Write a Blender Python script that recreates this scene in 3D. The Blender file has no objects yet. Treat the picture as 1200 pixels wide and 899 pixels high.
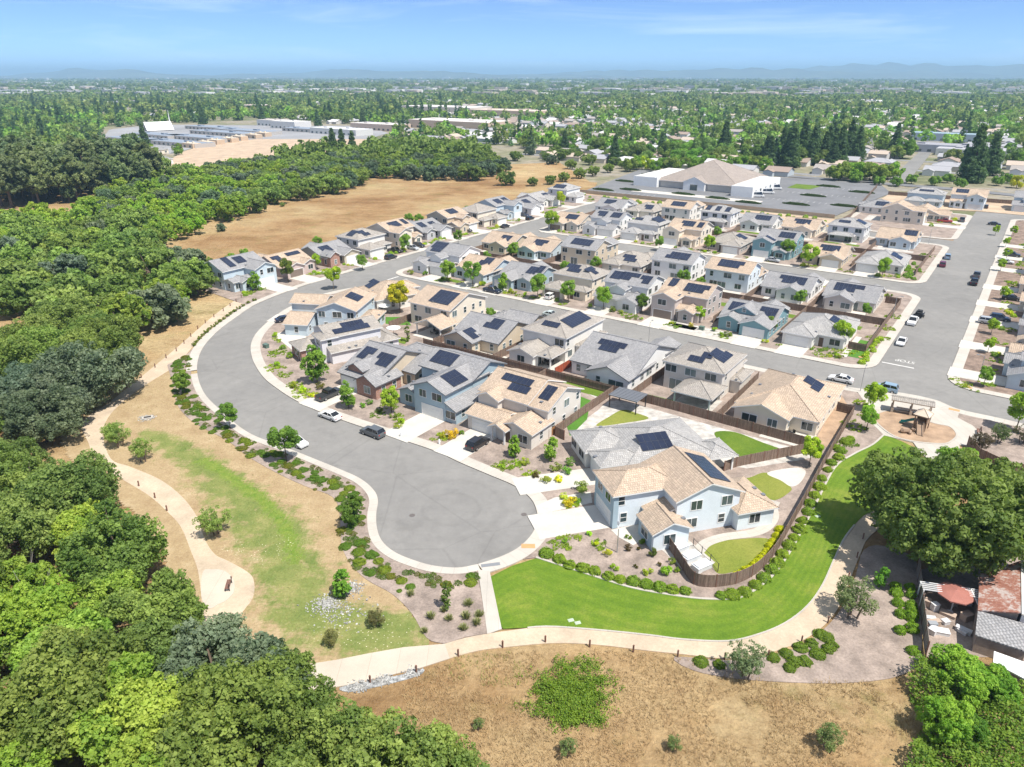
import bpy, math, random
import numpy as np
from mathutils import Vector, Matrix
from mathutils.geometry import tessellate_polygon

random.seed(7)
RNG = np.random.default_rng(11)
SC = bpy.context.scene
COL = SC.collection

# ------------------------------------------------------------------ camera model: pixel of the photograph -> point on the ground
F = 840.0; CAMH = 57.0
TH = math.atan((449.5 - 88) / F)
CT, ST = math.cos(TH), math.sin(TH)
def at(u, v, z=0.0):
    x = (u - 600) / F; y = -(v - 449.5) / F
    d = (x, CT + y * ST, -ST + y * CT)
    t = (CAMH - z) / -d[2]
    return (d[0] * t, d[1] * t)
def px(X, Y, Z=0.0):
    zc = Y * CT - (Z - CAMH) * ST; yc = Y * ST + (Z - CAMH) * CT
    if zc < 1: return (-9999, -9999)
    return (600 + F * X / zc, 449.5 - F * yc / zc)
A0 = math.radians(35.5); CA, SA = math.cos(A0), math.sin(A0)
def wx(e, n): return (e * CA + n * SA, -e * SA + n * CA)          # street grid -> world
def en(u, v, z=0.0):
    X, Y = at(u, v, z); return (X * CA - Y * SA, X * SA + Y * CA)
def W(pts): return [at(*p) for p in pts]
def E(pts): return [wx(*p) for p in pts]
GRID = -A0                                                        # rotation about z of the street grid

# ------------------------------------------------------------------ objects
def tag(o, label=None, cat=None, group=None, kind=None):
    if label: o['label'] = label
    if cat: o['category'] = cat
    if group: o['group'] = group
    if kind: o['kind'] = kind
    return o
def empty(name, loc=(0, 0, 0), rz=0.0):
    o = bpy.data.objects.new(name, None); o.empty_display_size = .3
    o.location = loc; o.rotation_euler = (0, 0, rz); COL.objects.link(o); return o
def link(name, mesh, parent=None, loc=(0, 0, 0), rz=0.0, color=None, scale=None):
    o = bpy.data.objects.new(name, mesh); COL.objects.link(o)
    if parent: o.parent = parent
    o.location = loc; o.rotation_euler = (0, 0, rz)
    if color: o.color = (*color, 1)
    if scale: o.scale = scale
    return o

class MB:
    def __init__(s): s.v = []; s.f = []; s.m = []; s.uv = []
    def face(s, pts, m=0, uv=None):
        b = len(s.v); s.v += [tuple(p) for p in pts]; s.f.append(tuple(range(b, b + len(pts)))); s.m.append(m)
        s.uv.append(uv if uv else [(p[0], p[1]) for p in pts])
    def box(s, x0, y0, z0, x1, y1, z1, m=0):
        p = [(x0,y0,z0),(x1,y0,z0),(x1,y1,z0),(x0,y1,z0),(x0,y0,z1),(x1,y0,z1),(x1,y1,z1),(x0,y1,z1)]
        for q in ((3,2,1,0),(4,5,6,7),(0,1,5,4),(1,2,6,5),(2,3,7,6),(3,0,4,7)):
            pts = [p[i] for i in q]
            if q in ((0,1,5,4),(2,3,7,6)): uv = [(a[0], a[2]) for a in pts]
            elif q in ((1,2,6,5),(3,0,4,7)): uv = [(a[1], a[2]) for a in pts]
            else: uv = None
            s.face(pts, m, uv)
    def obox(s, c, ux, hx, hy, z0, z1, m=0):
        uy = (-ux[1], ux[0]); P = []
        for z in (z0, z1):
            for a, b in ((-1,-1),(1,-1),(1,1),(-1,1)):
                P.append((c[0] + ux[0]*a*hx + uy[0]*b*hy, c[1] + ux[1]*a*hx + uy[1]*b*hy, z))
        for q in ((3,2,1,0),(4,5,6,7),(0,1,5,4),(1,2,6,5),(2,3,7,6),(3,0,4,7)): s.face([P[i] for i in q], m)
    def tube(s, pts, rad, k=6, m=0, cap=True):
        rings = []
        for i, p in enumerate(pts):
            p = Vector(p); a = Vector(pts[max(i-1, 0)]); b = Vector(pts[min(i+1, len(pts)-1)])
            d = (b - a).normalized(); r = rad[i] if hasattr(rad, '__len__') else rad
            u = d.cross(Vector((0, 0, 1)) if abs(d.z) < .9 else Vector((1, 0, 0))).normalized(); w = d.cross(u)
            rings.append([tuple(p + (u*math.cos(2*math.pi*j/k) + w*math.sin(2*math.pi*j/k))*r) for j in range(k)])
        for i in range(len(rings)-1):
            for j in range(k):
                s.face([rings[i][j], rings[i][(j+1) % k], rings[i+1][(j+1) % k], rings[i+1][j]], m)
        if cap: s.face(rings[-1], m); s.face(rings[0][::-1], m)
    def poly(s, pts, z, m=0):
        tri = tessellate_polygon([[Vector((p[0], p[1], 0)) for p in pts]])
        for t in tri:
            q = [pts[i] for i in t]
            a = (q[1][0]-q[0][0])*(q[2][1]-q[0][1]) - (q[1][1]-q[0][1])*(q[2][0]-q[0][0])
            if a < 0: q = q[::-1]
            s.face([(p[0], p[1], z) for p in q], m)
    def prism(s, pts, z0, z1, m=0, ms=None):
        s.poly(pts, z1, m); ms = m if ms is None else ms
        a = sum(pts[i-1][0]*pts[i][1] - pts[i][0]*pts[i-1][1] for i in range(len(pts)))
        if a < 0: pts = pts[::-1]
        for i in range(len(pts)):
            p, q = pts[i-1], pts[i]
            s.face([(p[0],p[1],z0),(q[0],q[1],z0),(q[0],q[1],z1),(p[0],p[1],z1)], ms)
    def mesh(s, name, mats, smooth=False):
        me = bpy.data.meshes.new(name); me.from_pydata(s.v, [], s.f)
        for m in (mats if isinstance(mats, (list, tuple)) else [mats]): me.materials.append(m)
        me.polygons.foreach_set('material_index', s.m)
        uvl = me.uv_layers.new(name='UVMap')
        uvl.data.foreach_set('uv', np.array([c for f in s.uv for c in f], dtype=np.float32).ravel())
        if smooth: me.polygons.foreach_set('use_smooth', [True]*len(s.f))
        me.update(); return me
    def build(s, name, mats, parent=None, loc=(0,0,0), rz=0.0, smooth=False): 
        return link(name, s.mesh(name, mats, smooth), parent, loc, rz)

def np_mesh(name, V, Q, mats, colors=None, midx=None):
    """quad mesh from arrays; colors per quad"""
    me = bpy.data.meshes.new(name); nq = len(Q); k = Q.shape[1]
    me.vertices.add(len(V)); me.vertices.foreach_set('co', V.astype(np.float32).ravel())
    me.loops.add(nq*k); me.loops.foreach_set('vertex_index', Q.astype(np.int32).ravel())
    me.polygons.add(nq); me.polygons.foreach_set('loop_start', np.arange(0, nq*k, k, dtype=np.int32))
    for m in (mats if isinstance(mats, (list, tuple)) else [mats]): me.materials.append(m)
    if midx is not None: me.polygons.foreach_set('material_index', midx.astype(np.int32))
    if colors is not None:
        ca = me.color_attributes.new('Col', 'FLOAT_COLOR', 'CORNER')
        c4 = np.ones((nq*k, 4), np.float32); c4[:, :3] = np.repeat(colors, k, axis=0)
        ca.data.foreach_set('color', c4.ravel())
    me.update(calc_edges=True); return me

def smooth_line(pts, n=6, closed=False):
    P = [Vector((p[0], p[1])) for p in pts]; out = []; L = len(P)
    rng = range(L if closed else L-1)
    for i in rng:
        p0 = P[(i-1) % L] if closed or i > 0 else P[i]*2 - P[i+1]
        p1 = P[i]; p2 = P[(i+1) % L]
        p3 = P[(i+2) % L] if closed or i+2 < L else p2*2 - p1
        for j in range(n):
            t = j/n
            q = .5*((2*p1) + (p2-p0)*t + (2*p0-5*p1+4*p2-p3)*t*t + (3*p1-p0-3*p2+p3)*t**3)
            out.append((q.x, q.y))
    if not closed: out.append((P[-1].x, P[-1].y))
    return out
def offset_line(pts, d, closed=False):
    """positive d = to the left of travel"""
    out = []; L = len(pts)
    for i in range(L):
        a = pts[i-1] if closed or i > 0 else pts[i]; b = pts[(i+1) % L] if closed or i < L-1 else pts[i]
        dx, dy = b[0]-a[0], b[1]-a[1]; l = math.hypot(dx, dy) or 1
        out.append((pts[i][0] - dy/l*d, pts[i][1] + dx/l*d))
    return out
def strip(mb, pts, o0, o1, z0, z1, m=0, closed=False):
    """band beside a line, as a low solid with its kerb faces; u of the UV runs along it"""
    A = offset_line(pts, o0, closed); B = offset_line(pts, o1, closed); s = 0
    n = len(pts); idx = range(n if closed else n-1)
    up = o1 > o0
    for i in idx:
        j = (i+1) % n; l = math.dist(pts[i], pts[j])
        a, b, c, d = A[i], A[j], B[j], B[i]
        f = [(a[0],a[1],z1),(b[0],b[1],z1),(c[0],c[1],z1),(d[0],d[1],z1)]; uv = [(s,o0),(s+l,o0),(s+l,o1),(s,o1)]
        if not up: f = f[::-1]; uv = uv[::-1]
        mb.face(f, m, uv)
        mb.face([(a[0],a[1],z0),(b[0],b[1],z0),(b[0],b[1],z1),(a[0],a[1],z1)], m, [(s,0),(s+l,0),(s+l,.1),(s,.1)])
        mb.face([(c[0],c[1],z0),(d[0],d[1],z0),(d[0],d[1],z1),(c[0],c[1],z1)], m, [(s,0),(s+l,0),(s+l,.1),(s,.1)])
        s += l
def inside(p, poly):
    x, y = p; c = False; j = len(poly)-1
    for i in range(len(poly)):
        xi, yi = poly[i]; xj, yj = poly[j]
        if (yi > y) != (yj > y) and x < (xj-xi)*(y-yi)/(yj-yi)+xi: c = not c
        j = i
    return c
def rrect(e0, n0, e1, n1, r, k=6):
    out = []
    for cx, cy, a0 in ((e1-r, n1-r, 0), (e0+r, n1-r, 90), (e0+r, n0+r, 180), (e1-r, n0+r, 270)):
        for i in range(k+1):
            a = math.radians(a0 + 90*i/k); out.append((cx + r*math.cos(a), cy + r*math.sin(a)))
    return out

# ------------------------------------------------------------------ materials
class NT:
    def __init__(s, name):
        s.m = bpy.data.materials.new(name); s.m.use_nodes = True; s.t = s.m.node_tree; s.n = s.t.nodes
        s.bsdf = s.n['Principled BSDF']
    def new(s, typ, **kw):
        n = s.n.new(typ)
        for k, v in kw.items():
            if k in n.inputs: n.inputs[k].default_value = v
            else: setattr(n, k, v)
        return n
    def L(s, a, b): s.t.links.new(a, b)
    def coord(s, kind='Object'): return s.new('ShaderNodeTexCoord').outputs[kind]
    def noise(s, vec, scale, detail=4, rough=.6, out='Fac'):
        n = s.new('ShaderNodeTexNoise'); n.inputs['Scale'].default_value = scale; n.inputs['Detail'].default_value = detail
        n.inputs['Roughness'].default_value = rough
        if vec is not None: s.L(vec, n.inputs['Vector'])
        return n.outputs[out]
    def ramp(s, fac, stops, interp='LINEAR'):
        n = s.new('ShaderNodeValToRGB'); cr = n.color_ramp; cr.interpolation = interp
        while len(cr.elements) < len(stops): cr.elements.new(.5)
        for e, (p, c) in zip(cr.elements, stops):
            e.position = p; e.color = (*c, 1) if len(c) == 3 else c
        s.L(fac, n.inputs['Fac']); return n.outputs['Color']
    def mix(s, fac, a, b, mode='MIX'):
        n = s.new('ShaderNodeMix', data_type='RGBA', blend_type=mode)
        for k, x in ((0, fac), (6, a), (7, b)):
            if hasattr(x, 'is_linked'): s.L(x, n.inputs[k])
            elif k == 0: n.inputs[0].default_value = x
            else: n.inputs[k].default_value = (*x, 1)
        return n.outputs[2]
    def bump(s, h, strength=.3, dist=.05):
        n = s.new('ShaderNodeBump'); n.inputs['Strength'].default_value = strength; n.inputs['Distance'].default_value = dist
        s.L(h, n.inputs['Height']); s.L(n.outputs[0], s.bsdf.inputs['Normal'])
    def base(s, c): 
        if hasattr(c, 'is_linked'): s.L(c, s.bsdf.inputs['Base Color'])
        else: s.bsdf.inputs['Base Color'].default_value = (*c, 1)
    def set(s, **kw):
        for k, v in kw.items(): s.bsdf.inputs[k.replace('_', ' ')].default_value = v
        return s
def sc(c, f): return tuple(min(1, x*f) for x in c)

def noisy(name, c, var=.25, scale=.6, fine=6.0, rough=.85, bump=.2, spec=.3, coord='Object', bd=.03):
    t = NT(name); v = t.coord(coord)
    a = t.ramp(t.noise(v, scale, 5), [(.3, sc(c, 1-var)), (.7, sc(c, 1+var*.6))])
    b = t.ramp(t.noise(v, fine, 3), [(.3, (1-var*.6,)*3), (.7, (1+var*.2,)*3)])
    t.base(t.mix(1, a, b, 'MULTIPLY')); t.set(Roughness=rough, Specular_IOR_Level=spec)
    if bump: t.bump(t.noise(v, fine, 4), bump, bd)
    return t.m
def plain(name, c, rough=.5, metal=0.0, spec=.5):
    t = NT(name); t.base(c); t.set(Roughness=rough, Metallic=metal, Specular_IOR_Level=spec); return t.m
def objcol(name, rough=.3, coat=0.0, metal=0.0, spec=.5):
    t = NT(name); o = t.new('ShaderNodeObjectInfo'); v = t.coord()
    d = t.ramp(t.noise(v, 3, 3), [(.3, (.9,)*3), (.7, (1,)*3)])
    t.base(t.mix(1, o.outputs['Color'], d, 'MULTIPLY')); t.set(Roughness=rough, Coat_Weight=coat, Metallic=metal, Specular_IOR_Level=spec); return t.m

M = {}
def asphalt():
    t = NT('asphalt'); v = t.coord()
    big = t.ramp(t.noise(v, .035, 4), [(.3, (.195,.19,.183)), (.7, (.25,.242,.23))])
    mid = t.ramp(t.noise(v, .5, 6, .7), [(.3, (.89,.89,.89)), (.7, (1.07,1.07,1.06))])
    c = t.mix(1, big, mid, 'MULTIPLY')
    # sealed cracks and oil spots
    vo = t.new('ShaderNodeTexVoronoi', feature='DISTANCE_TO_EDGE', Scale=.07)
    w = t.new('ShaderNodeMix', data_type='VECTOR'); w.inputs[0].default_value = .16
    t.L(v, w.inputs[4]); t.L(t.noise(v, .4, 4, out='Color'), w.inputs[5]); t.L(w.outputs[1], vo.inputs['Vector'])
    cr = t.ramp(vo.outputs['Distance'], [(0, (.70,)*3), (.008, (1,)*3)])
    c = t.mix(.38, c, cr, 'MULTIPLY')
    oil = t.ramp(t.noise(v, .16, 3), [(.70, (1,)*3), (.80, (.8,.79,.78))])
    c = t.mix(.8, c, oil, 'MULTIPLY')
    # faint turning marks round the bulb and dark wheel tracks
    d = t.new('ShaderNodeVectorMath', operation='DISTANCE'); t.L(v, d.inputs[0]); d.inputs[1].default_value = (*at(528, 596), 0)
    rg = t.new('ShaderNodeMath', operation='MULTIPLY_ADD'); t.L(t.noise(v, .25, 4), rg.inputs[0]); rg.inputs[1].default_value = 1.2; t.L(d.outputs['Value'], rg.inputs[2])
    dv = t.new('ShaderNodeMath', operation='DIVIDE'); t.L(rg.outputs[0], dv.inputs[0]); dv.inputs[1].default_value = 14.0
    rings = t.ramp(dv.outputs[0], [(.0, (1,)*3), (.30, (1,)*3), (.335, (.90,)*3), (.37, (1.02,)*3), (.52, (1.02,)*3), (.58, (.93,)*3), (.66, (1.03,)*3), (.85, (1.03,)*3), (.92, (.95,)*3), (1.0, (1,)*3)])
    c = t.mix(t.ramp(t.noise(v, .3, 5), [(.35, (.3,)*3), (.65, (1,)*3)]), c, t.mix(1, c, rings, 'MULTIPLY'))
    pa = t.ramp(t.noise(v, .055, 8, .8), [(.40, (.90,)*3), (.47, (1,)*3), (.56, (1,)*3), (.62, (1.07,)*3)])
    c = t.mix(1, c, pa, 'MULTIPLY')
    t.base(c); t.set(Roughness=.9, Specular_IOR_Level=.25); t.bump(t.noise(v, 14, 4), .25, .02); return t.m
M['asphalt'] = asphalt()
M['lot'] = noisy('parking_asphalt', (.185,.187,.195), .2, .06, .6, .9, .1)
def concrete(name, c, joint=1.5):
    t = NT(name); v = t.coord(); uv = t.coord('UV')
    a = t.ramp(t.noise(v, .25, 5), [(.3, sc(c, .88)), (.7, sc(c, 1.05))])
    b = t.ramp(t.noise(v, 5, 4), [(.3, (.94,)*3), (.7, (1.0,)*3)])
    br = t.new('ShaderNodeTexBrick'); br.offset = 0; t.L(uv, br.inputs['Vector'])
    for k, x in (('Scale', 1.0), ('Brick Width', joint), ('Row Height', 40.0), ('Mortar Size', .02)): br.inputs[k].default_value = x
    br.inputs['Color1'].default_value = (1,1,1,1); br.inputs['Color2'].default_value = (.95,.95,.94,1); br.inputs['Mortar'].default_value = (.72,.7,.68,1)
    t.base(t.mix(1, t.mix(1, a, b, 'MULTIPLY'), br.outputs['Color'], 'MULTIPLY')); t.set(Roughness=.85, Specular_IOR_Level=.3); return t.m
M['walk'] = concrete('sidewalk_concrete', (.50,.465,.415))
M['drive'] = noisy('driveway_concrete', (.55,.52,.47), .14, .3, 5, .85, .05)
M['cpath'] = concrete('path_concrete', (.53,.465,.385), 3.0)
M['dg'] = noisy('decomposed_granite', (.52,.42,.31), .2, .25, 3, .95, .2)
M['mulch'] = noisy('bark_mulch', (.27,.20,.16), .45, .5, 4.5, .95, .6, .2, bd=.08)
M['mulchgrey'] = noisy('grey_bark_mulch', (.34,.275,.235), .4, .35, 4, .95, .5, .2, bd=.08)
M['gravel'] = noisy('pale_gravel', (.52,.49,.45), .35, .8, 9, .95, .5, .2)
M['cobble'] = noisy('river_cobble', (.42,.43,.43), .7, 1.5, 5, .9, 1.0, .3, bd=.15)
M['chips'] = noisy('playground_wood_chips', (.40,.28,.19), .3, .5, 6, .95, .5, .2)
M['soil'] = noisy('bare_soil', (.50,.38,.27), .25, .12, 1.5, .95, .2)
def lawn(name, c, c2, stripe=0.0):
    t = NT(name); v = t.coord()
    a = t.ramp(t.noise(v, .18, 5, .65), [(.32, c), (.68, c2)])
    b = t.ramp(t.noise(v, 5, 4, .7), [(.3, (.68,.72,.6)), (.7, (1.12,1.1,1.05))])
    t.base(t.mix(1, a, b, 'MULTIPLY')); t.set(Roughness=.9, Specular_IOR_Level=.2); t.bump(t.noise(v, 12, 4), .6, .06); return t.m
M['lawn'] = lawn('mown_lawn', (.085,.155,.016), (.15,.215,.03))
def striped():
    t = NT('striped_lawn'); v = t.coord(); uv = t.coord('UV')
    a = t.ramp(t.noise(v, .14, 6, .7), [(.30, (.085,.165,.015)), (.5, (.125,.205,.02)), (.70, (.21,.25,.045))])
    b = t.ramp(t.noise(v, 5, 5, .75), [(.3, (.66,.70,.58)), (.7, (1.14,1.12,1.06))])
    wv = t.new('ShaderNodeTexWave', wave_type='BANDS', bands_direction='Y', wave_profile='SIN', Scale=.19, Distortion=.5, Detail=2.0); t.L(uv, wv.inputs['Vector'])
    c = t.ramp(wv.outputs['Fac'], [(.2, (.94,.96,.94)), (.8, (1.07,1.05,1.03))])
    t.base(t.mix(1, t.mix(1, a, b, 'MULTIPLY'), c, 'MULTIPLY')); t.set(Roughness=.9, Specular_IOR_Level=.2); t.bump(t.noise(v, 12, 4), .6, .06); return t.m
M['striped'] = striped()
M['turf'] = lawn('bright_turf', (.07,.185,.025), (.10,.225,.035))
M['yellawn'] = lawn('yellowing_lawn', (.17,.21,.035), (.25,.26,.06))
def drygrass(name='dry_grass', k=(1, 1, 1)):
    t = NT(name); v = t.coord()
    a = t.ramp(t.noise(v, .020, 7, .68), [(.30, (.26,.155,.085)), (.42, (.355,.23,.125)), (.52, (.44,.315,.185)), (.62, (.49,.385,.235)), (.74, (.33,.295,.14))])
    st = t.new('ShaderNodeMapping'); st.inputs['Rotation'].default_value = (0, 0, .5); st.inputs['Scale'].default_value = (.7, 1.1, 1); t.L(v, st.inputs['Vector'])
    b = t.ramp(t.noise(st.outputs[0], .12, 8, .8), [(.28, (.62,.57,.50)), (.5, (1,1,1)), (.7, (1.2,1.18,1.14))])
    d = t.ramp(t.noise(v, 1.1, 8, .8), [(.25, (.50,.46,.40)), (.46, (.90,.88,.84)), (.56, (1.04,1.03,1.0)), (.72, (1.30,1.27,1.2))])
    a = t.mix(1, a, k, 'MULTIPLY'); gm = t.ramp(t.noise(v, .09, 6, .7), [(.56, (0,0,0)), (.70, (.5,.5,.5))])
    t.base(t.mix(gm, t.mix(1, t.mix(1, a, b, 'MULTIPLY'), d, 'MULTIPLY'), (.20,.20,.07))); t.set(Roughness=.95, Specular_IOR_Level=.1); t.bump(t.noise(v, 2, 7, .75), .9, .4); return t.m
M['dry'] = drygrass('dry_grass', (.93, .93, .87)); M['dryred'] = drygrass('red_dry_grass', (.82, .79, .72))
def townground():
    t = NT('town_ground'); v = t.coord()
    a = t.ramp(t.noise(v, .012, 6, .7), [(.32, (.10,.13,.05)), (.46, (.20,.20,.12)), (.56, (.30,.26,.20)), (.7, (.26,.25,.24))])
    b = t.ramp(t.noise(v, .12, 5, .75), [(.3, (.6,.62,.55)), (.7, (1.2,1.2,1.2))])
    t.base(t.mix(1, a, b, 'MULTIPLY')); t.set(Roughness=.95, Specular_IOR_Level=.1); return t.m
M['town'] = townground()
def swale():
    t = NT('swale_grass'); v = t.coord(); ca = t.new('ShaderNodeVertexColor', layer_name='Col')
    sp = t.new('ShaderNodeSeparateColor'); t.L(ca.outputs['Color'], sp.inputs[0])
    def edge(ch, sc_):
        m = t.new('ShaderNodeMath', operation='ADD'); t.L(sp.outputs[ch], m.inputs[0])
        s = t.new('ShaderNodeMath', operation='MULTIPLY_ADD'); t.L(t.noise(v, sc_, 6, .7), s.inputs[0]); s.inputs[1].default_value = 1.9; s.inputs[2].default_value = -.98
        t.L(s.outputs[0], m.inputs[1])
        return t.ramp(m.outputs[0], [(.32, (0,0,0)), (.68, (1,1,1))])
    tan = t.ramp(t.noise(v, .3, 6, .7), [(.3, (.32,.23,.135)), (.55, (.40,.305,.185)), (.72, (.48,.385,.255))])
    grn = t.ramp(t.noise(v, .25, 6, .7), [(.3, (.12,.175,.045)), (.52, (.20,.23,.075)), (.72, (.31,.285,.125))])
    vivid = t.ramp(t.noise(v, .9, 5, .7), [(.3, (.11,.20,.03)), (.7, (.22,.27,.06))])
    c = t.mix(edge(0, .35), tan, grn); c = t.mix(edge(1, .5), c, vivid)
    fl = t.new('ShaderNodeTexVoronoi', Scale=2.6); t.L(v, fl.inputs['Vector'])
    fm = t.ramp(fl.outputs['Distance'], [(.12, (1,1,1)), (.18, (0,0,0))])
    c = t.mix(t.mix(1, fm, edge(2, .6), 'MULTIPLY'), c, (.72,.66,.5))
    d = t.ramp(t.noise(v, 3, 5, .75), [(.3, (.74,.72,.66)), (.65, (1.08,1.07,1.04))])
    t.base(t.mix(1, c, d, 'MULTIPLY')); t.set(Roughness=.95, Specular_IOR_Level=.1); t.bump(t.noise(v, 4, 5, .7), .6, .15); return t.m
M['swale'] = swale()

def tile(name, c):
    t = NT(name); uv = t.coord('UV'); v = t.coord()
    br = t.new('ShaderNodeTexBrick'); t.L(uv, br.inputs['Vector']); br.offset = .5
    for k, x in (('Scale', 1.0), ('Brick Width', .34), ('Row Height', .36), ('Mortar Size', .028), ('Mortar Smooth', .3), ('Bias', 0.0)): br.inputs[k].default_value = x
    br.inputs['Color1'].default_value = (*sc(c, .84), 1); br.inputs['Color2'].default_value = (*sc(c, 1.14), 1); br.inputs['Mortar'].default_value = (*sc(c, .55), 1)
    w = t.ramp(t.noise(v, .4, 4), [(.3, (.90,.90,.91)), (.7, (1.08,1.06,1.04))])
    t.base(t.mix(1, br.outputs['Color'], w, 'MULTIPLY')); t.set(Roughness=.8, Specular_IOR_Level=.3)
    wv = t.new('ShaderNodeTexWave', wave_type='BANDS', bands_direction='X', wave_profile='SIN', Scale=.92); t.L(uv, wv.inputs['Vector'])
    wy = t.new('ShaderNodeTexWave', wave_type='BANDS', bands_direction='Y', wave_profile='SAW', Scale=.87); t.L(uv, wy.inputs['Vector'])
    ad = t.new('ShaderNodeMath', operation='ADD'); t.L(wv.outputs['Fac'], ad.inputs[0]); t.L(wy.outputs['Fac'], ad.inputs[1])
    t.bump(ad.outputs[0], .7, .07); return t.m
ROOF = {'tan': tile('tan_roof_tile', (.50,.395,.30)), 'gray': tile('grey_roof_tile', (.315,.313,.318)), 'greige': tile('greige_roof_tile', (.37,.34,.305)),
        'pale': tile('pale_grey_roof_tile', (.385,.378,.37)), 'churchbrown': tile('taupe_roof_tile', (.36,.31,.275))}
def stucco(name, c):
    t = NT(name); v = t.coord()
    a = t.ramp(t.noise(v, .5, 5), [(.3, sc(c, .93)), (.7, sc(c, 1.04))])
    t.base(a); t.set(Roughness=.85, Specular_IOR_Level=.25)
    wv = t.new('ShaderNodeTexWave', wave_type='BANDS', bands_direction='Z', wave_profile='SAW', Scale=1.6); t.L(v, wv.inputs['Vector'])
    t.bump(wv.outputs['Fac'], .25, .03); return t.m
WALLC = {'white': (.78,.78,.77), 'paleblue': (.68,.745,.79), 'lightblue': (.52,.61,.67), 'teal': (.20,.34,.38), 'bluegrey': (.36,.46,.52),
         'beige': (.60,.51,.39), 'greige': (.64,.60,.545), 'taupe': (.50,.44,.41), 'cream': (.76,.68,.56), 'salmon': (.56,.45,.42), 'olive': (.50,.45,.35),
         'lavender': (.67,.665,.69), 'navy': (.12,.17,.24), 'grey': (.48,.485,.50), 'offwhite': (.75,.73,.69)}
WALL = {k: stucco(k + '_stucco', c) for k, c in WALLC.items()}
def brick():
    t = NT('red_brick'); v = t.coord('UV'); br = t.new('ShaderNodeTexBrick'); t.L(v, br.inputs['Vector'])
    for k, x in (('Scale', 1.0), ('Brick Width', .25), ('Row Height', .09), ('Mortar Size', .012)): br.inputs[k].default_value = x
    br.inputs['Color1'].default_value = (.30,.12,.08,1); br.inputs['Color2'].default_value = (.38,.18,.12,1); br.inputs['Mortar'].default_value = (.42,.36,.32,1)
    t.base(br.outputs['Color']); t.set(Roughness=.9); return t.m
WALL['brick'] = brick()
M['trim'] = plain('white_trim_paint', (.74,.74,.73), .5)
M['trimdark'] = plain('dark_trim_paint', (.16,.17,.19), .5)
M['trimtan'] = plain('tan_trim_paint', (.46,.38,.30), .6)
def glass():
    t = NT('window_glass'); o = t.new('ShaderNodeObjectInfo')
    t.base(t.ramp(o.outputs['Random'], [(0, (.02,.03,.035)), (.6, (.05,.075,.08)), (1, (.16,.21,.21))])); t.set(Roughness=.06, Specular_IOR_Level=.8); return t.m
M['glass'] = glass()
M['dark'] = plain('dark_interior', (.02,.02,.022), .7)
M['iron'] = plain('black_metal', (.03,.03,.032), .45, .3)
M['steel'] = plain('galvanised_steel', (.45,.46,.47), .4, .7)
M['garwhite'] = noisy('white_garage_paint', (.72,.72,.71), .05, 1, 4, .5, 0)
M['garbrown'] = noisy('brown_garage_paint', (.22,.17,.14), .08, 1, 4, .5, 0)
def panelmat():
    t = NT('solar_cells'); v = t.coord()
    a = t.ramp(t.noise(v, .25, 2), [(.3, (.012,.016,.035)), (.7, (.022,.03,.06))])
    t.base(a); t.set(Roughness=.16, Specular_IOR_Level=.55); return t.m
M['solar'] = panelmat()
M['solarframe'] = plain('solar_frame', (.10,.11,.13), .4, .5)
def wood(name, c, sx=9.0, vert=True):
    t = NT(name); v = t.coord('UV')
    st = t.new('ShaderNodeMapping'); st.inputs['Scale'].default_value = (1, .12, 1); t.L(v, st.inputs['Vector'])
    a = t.ramp(t.noise(st.outputs[0], 6, 5, .7), [(.3, sc(c, .62)), (.7, sc(c, 1.25))])
    br = t.new('ShaderNodeTexBrick'); br.offset = 0; t.L(v, br.inputs['Vector'])
    for k, x in (('Scale', 1.0), ('Brick Width', .145), ('Row Height', 30.0), ('Mortar Size', .010)): br.inputs[k].default_value = x
    br.inputs['Color1'].default_value = (1.1,1.1,1.1,1); br.inputs['Color2'].default_value = (.72,.72,.72,1); br.inputs['Mortar'].default_value = (.25,.25,.25,1)
    t.base(t.mix(1, a, br.outputs['Color'], 'MULTIPLY')); t.set(Roughness=.85, Specular_IOR_Level=.2); return t.m
M['fence'] = wood('brown_fence_board', (.25,.18,.14))
M['fencered'] = wood('red_stained_fence_board', (.42,.10,.05))
M['fenceor'] = wood('orange_fence_board', (.42,.22,.10))
M['walltan'] = noisy('tan_wall_block', (.42,.34,.26), .15, .3, 3, .9, .1)
M['fencegrey'] = wood('weathered_fence_board', (.30,.255,.225))
M['post'] = noisy('wood_post', (.21,.11,.08), .2, 2, 8, .85, .2)
M['bark'] = noisy('tree_bark', (.16,.12,.09), .4, 1.5, 8, .95, .6)
M['deadwood'] = noisy('dead_wood', (.42,.38,.35), .2, 1.5, 8, .95, .4)
def leaf(name, trans=.42, useobj=True):
    t = NT(name); ca = t.new('ShaderNodeVertexColor', layer_name='Col'); c = ca.outputs['Color']
    if useobj:
        o = t.new('ShaderNodeObjectInfo'); c = t.mix(1, c, o.outputs['Color'], 'MULTIPLY')
    t.L(c, t.bsdf.inputs['Base Color']); t.set(Roughness=.62, Specular_IOR_Level=.25)
    tr = t.new('ShaderNodeBsdfTranslucent'); t.L(t.mix(1, c, (1.15,1.25,.75), 'MULTIPLY'), tr.inputs['Color'])
    ms = t.new('ShaderNodeMixShader'); ms.inputs[0].default_value = trans
    t.L(t.bsdf.outputs[0], ms.inputs[1]); t.L(tr.outputs[0], ms.inputs[2]); t.L(ms.outputs[0], t.n['Material Output'].inputs['Surface']); return t.m
M['leaf'] = leaf('leaf')
M['leafv'] = leaf('leaf_mass', .35, False)
M['straw'] = leaf('dry_straw', .15, False)
M['paint'] = objcol('car_paint', .28, .6)
M['carglass'] = plain('car_glass', (.012,.014,.017), .05, 0, .9)
M['tyre'] = plain('tyre_rubber', (.02,.02,.02), .9)
M['rim'] = plain('wheel_rim', (.45,.46,.48), .35, .8)
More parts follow.
